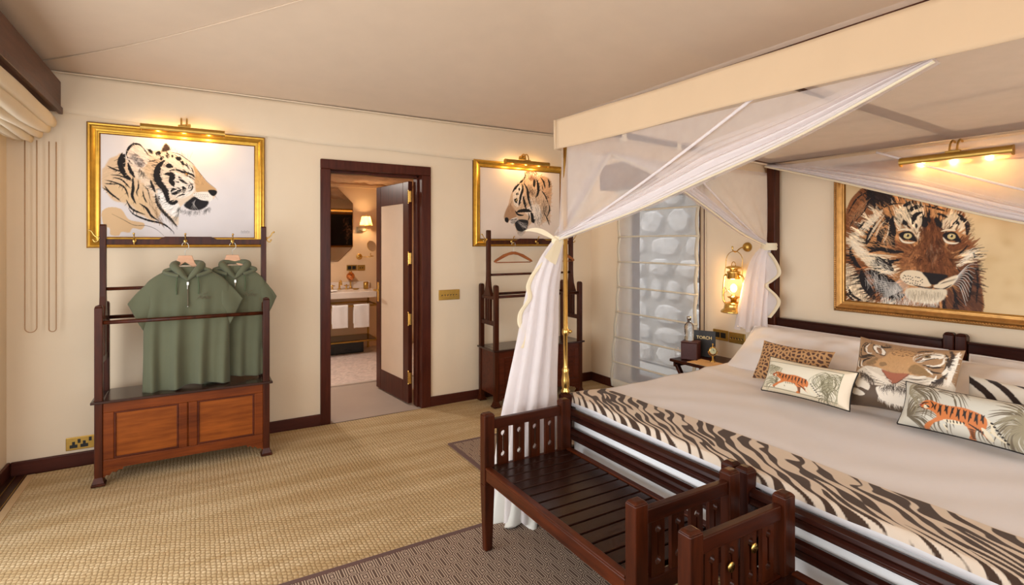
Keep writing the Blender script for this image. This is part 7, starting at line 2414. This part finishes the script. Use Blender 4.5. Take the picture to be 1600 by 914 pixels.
sm = thing('shaving_mirror', 'small round swivel mirror on a brass wall arm in the bathroom', 'mirror', (-1.70, BY - 0.02, 1.31))
MB().lathe([(0.0, -0.022), (0.030, -0.020), (0.042, -0.010), (0.044, -0.001), (0.0, -0.001)], (-1.722, BY, 1.308), 20, 'y', cap=False).build('wall_rose', M['brass'], sm, smooth=True)
MB().tube([(-1.722, BY - 0.02, 1.308), (-1.60, BY - 0.10, 1.305), (-1.53, BY - 0.06, 1.315), (-1.595, BY - 0.13, 1.325), (-1.595, BY - 0.13, 1.36)], 0.005, 8).build('arm', M['brass'], sm, smooth=True)
MB().lathe([(0.0, 0.006), (0.074, 0.006), (0.078, 0.0), (0.074, -0.006)], (0, 0, 0), 28, 'y', cap=False).build('rim', M['brass'], sm, smooth=True, local=True).location = (0.115, -0.13, 0.150)
md_ = MB().lathe([(0.0, -0.0065), (0.073, -0.0062)], (0, 0, 0), 28, 'y', cap=False).build('mirror_glass', M['mirror'], sm, smooth=True, local=True)
md_.location = (0.115, -0.13, 0.150)
for o in (md_, [c_ for c_ in sm.children if c_.name.startswith('rim')][0]):
    o.rotation_euler = (R(-14), 0, R(22))
wall_plate('wall_socket.002', 'brass socket plate with two black modules under the bathroom mirror', 'socket', 'b', -1.900, -1.755, 1.112, 1.192, [(0.10, 0.44, 0.2, 0.8, 'module'), (0.54, 0.88, 0.2, 0.8, 'module')])
wall_plate('wall_socket.003', 'plain brass shaver socket plate beside the bathroom socket', 'socket', 'b', -1.748, -1.640, 1.108, 1.188, [(0.28, 0.40, 0.4, 0.6, 'pin_hole'), (0.60, 0.72, 0.4, 0.6, 'pin_hole')])

# dark picture hung inside the bathroom, seen only in the mirror
dp = thing('dark_picture', 'dark gilt framed picture seen reflected in the bathroom mirror', 'picture', (-1.30, 0.17, 1.40))
px0, px1, pz0, pz1 = -1.80, -0.85, 1.42, 2.10
for x0, x1, z0, z1 in ((px0, px1, pz0, pz0 + .04), (px0, px1, pz1 - .04, pz1), (px0, px0 + .04, pz0 + .0401, pz1 - .0401), (px1 - .04, px1, pz0 + .0401, pz1 - .0401)):
    MB().box(x0, x1, 0.152, 0.180, z0, z1).build('frame_moulding', M['gold_dark'], dp, bevel=0.006)
flat_print('painting', M['print_canvas'], dp, (px1 - 0.035, 0.165, pz0 + 0.035), (-1, 0, 0), (0, 0, 1), px1 - px0 - 0.07, pz1 - pz0 - 0.07, art_dark())
bl_ = thing('bathroom_picture_lamp', 'brass lamp above the dark picture, seen in the bathroom mirror', 'picture lamp', (-1.325, 0.27, 2.13))
MB().tube([(-1.57, 0.25, 2.145), (-1.08, 0.25, 2.145)], 0.020, 14).tube([(-1.325, 0.152, 2.17), (-1.325, 0.25, 2.16)], 0.008, 8).build('lamp_tube', M['brass'], bl_, smooth=True)
MB().box(-1.54, -1.11, 0.240, 0.260, 2.118, 2.1245).build('light_strip', mat_emit('warm_strip', (255, 170, 70), 2.5), bl_)
# unseen lamp added to brighten the bathroom
cl = thing('bathroom_fill_lamp', 'round bathroom ceiling lamp above the doorway, out of sight', 'ceiling light', (-2.9, 1.6, 2.30))
MB().lathe([(0.0, 0.0), (0.09, 0.0), (0.10, 0.02), (0.10, 0.035), (0.0, 0.035)], (-2.9, 1.6, 2.285), 24, cap=False).build('lamp_body', M['brass_dull'], cl, smooth=True)
l = lamp('bathroom_fill_light', 'AREA', (0, 0, 0), (0, 0, 0), 34.0, (1.0, 0.90, 0.80), shape='DISK', size=0.18)
l.parent = cl; l.location = (0, 0, -0.02)
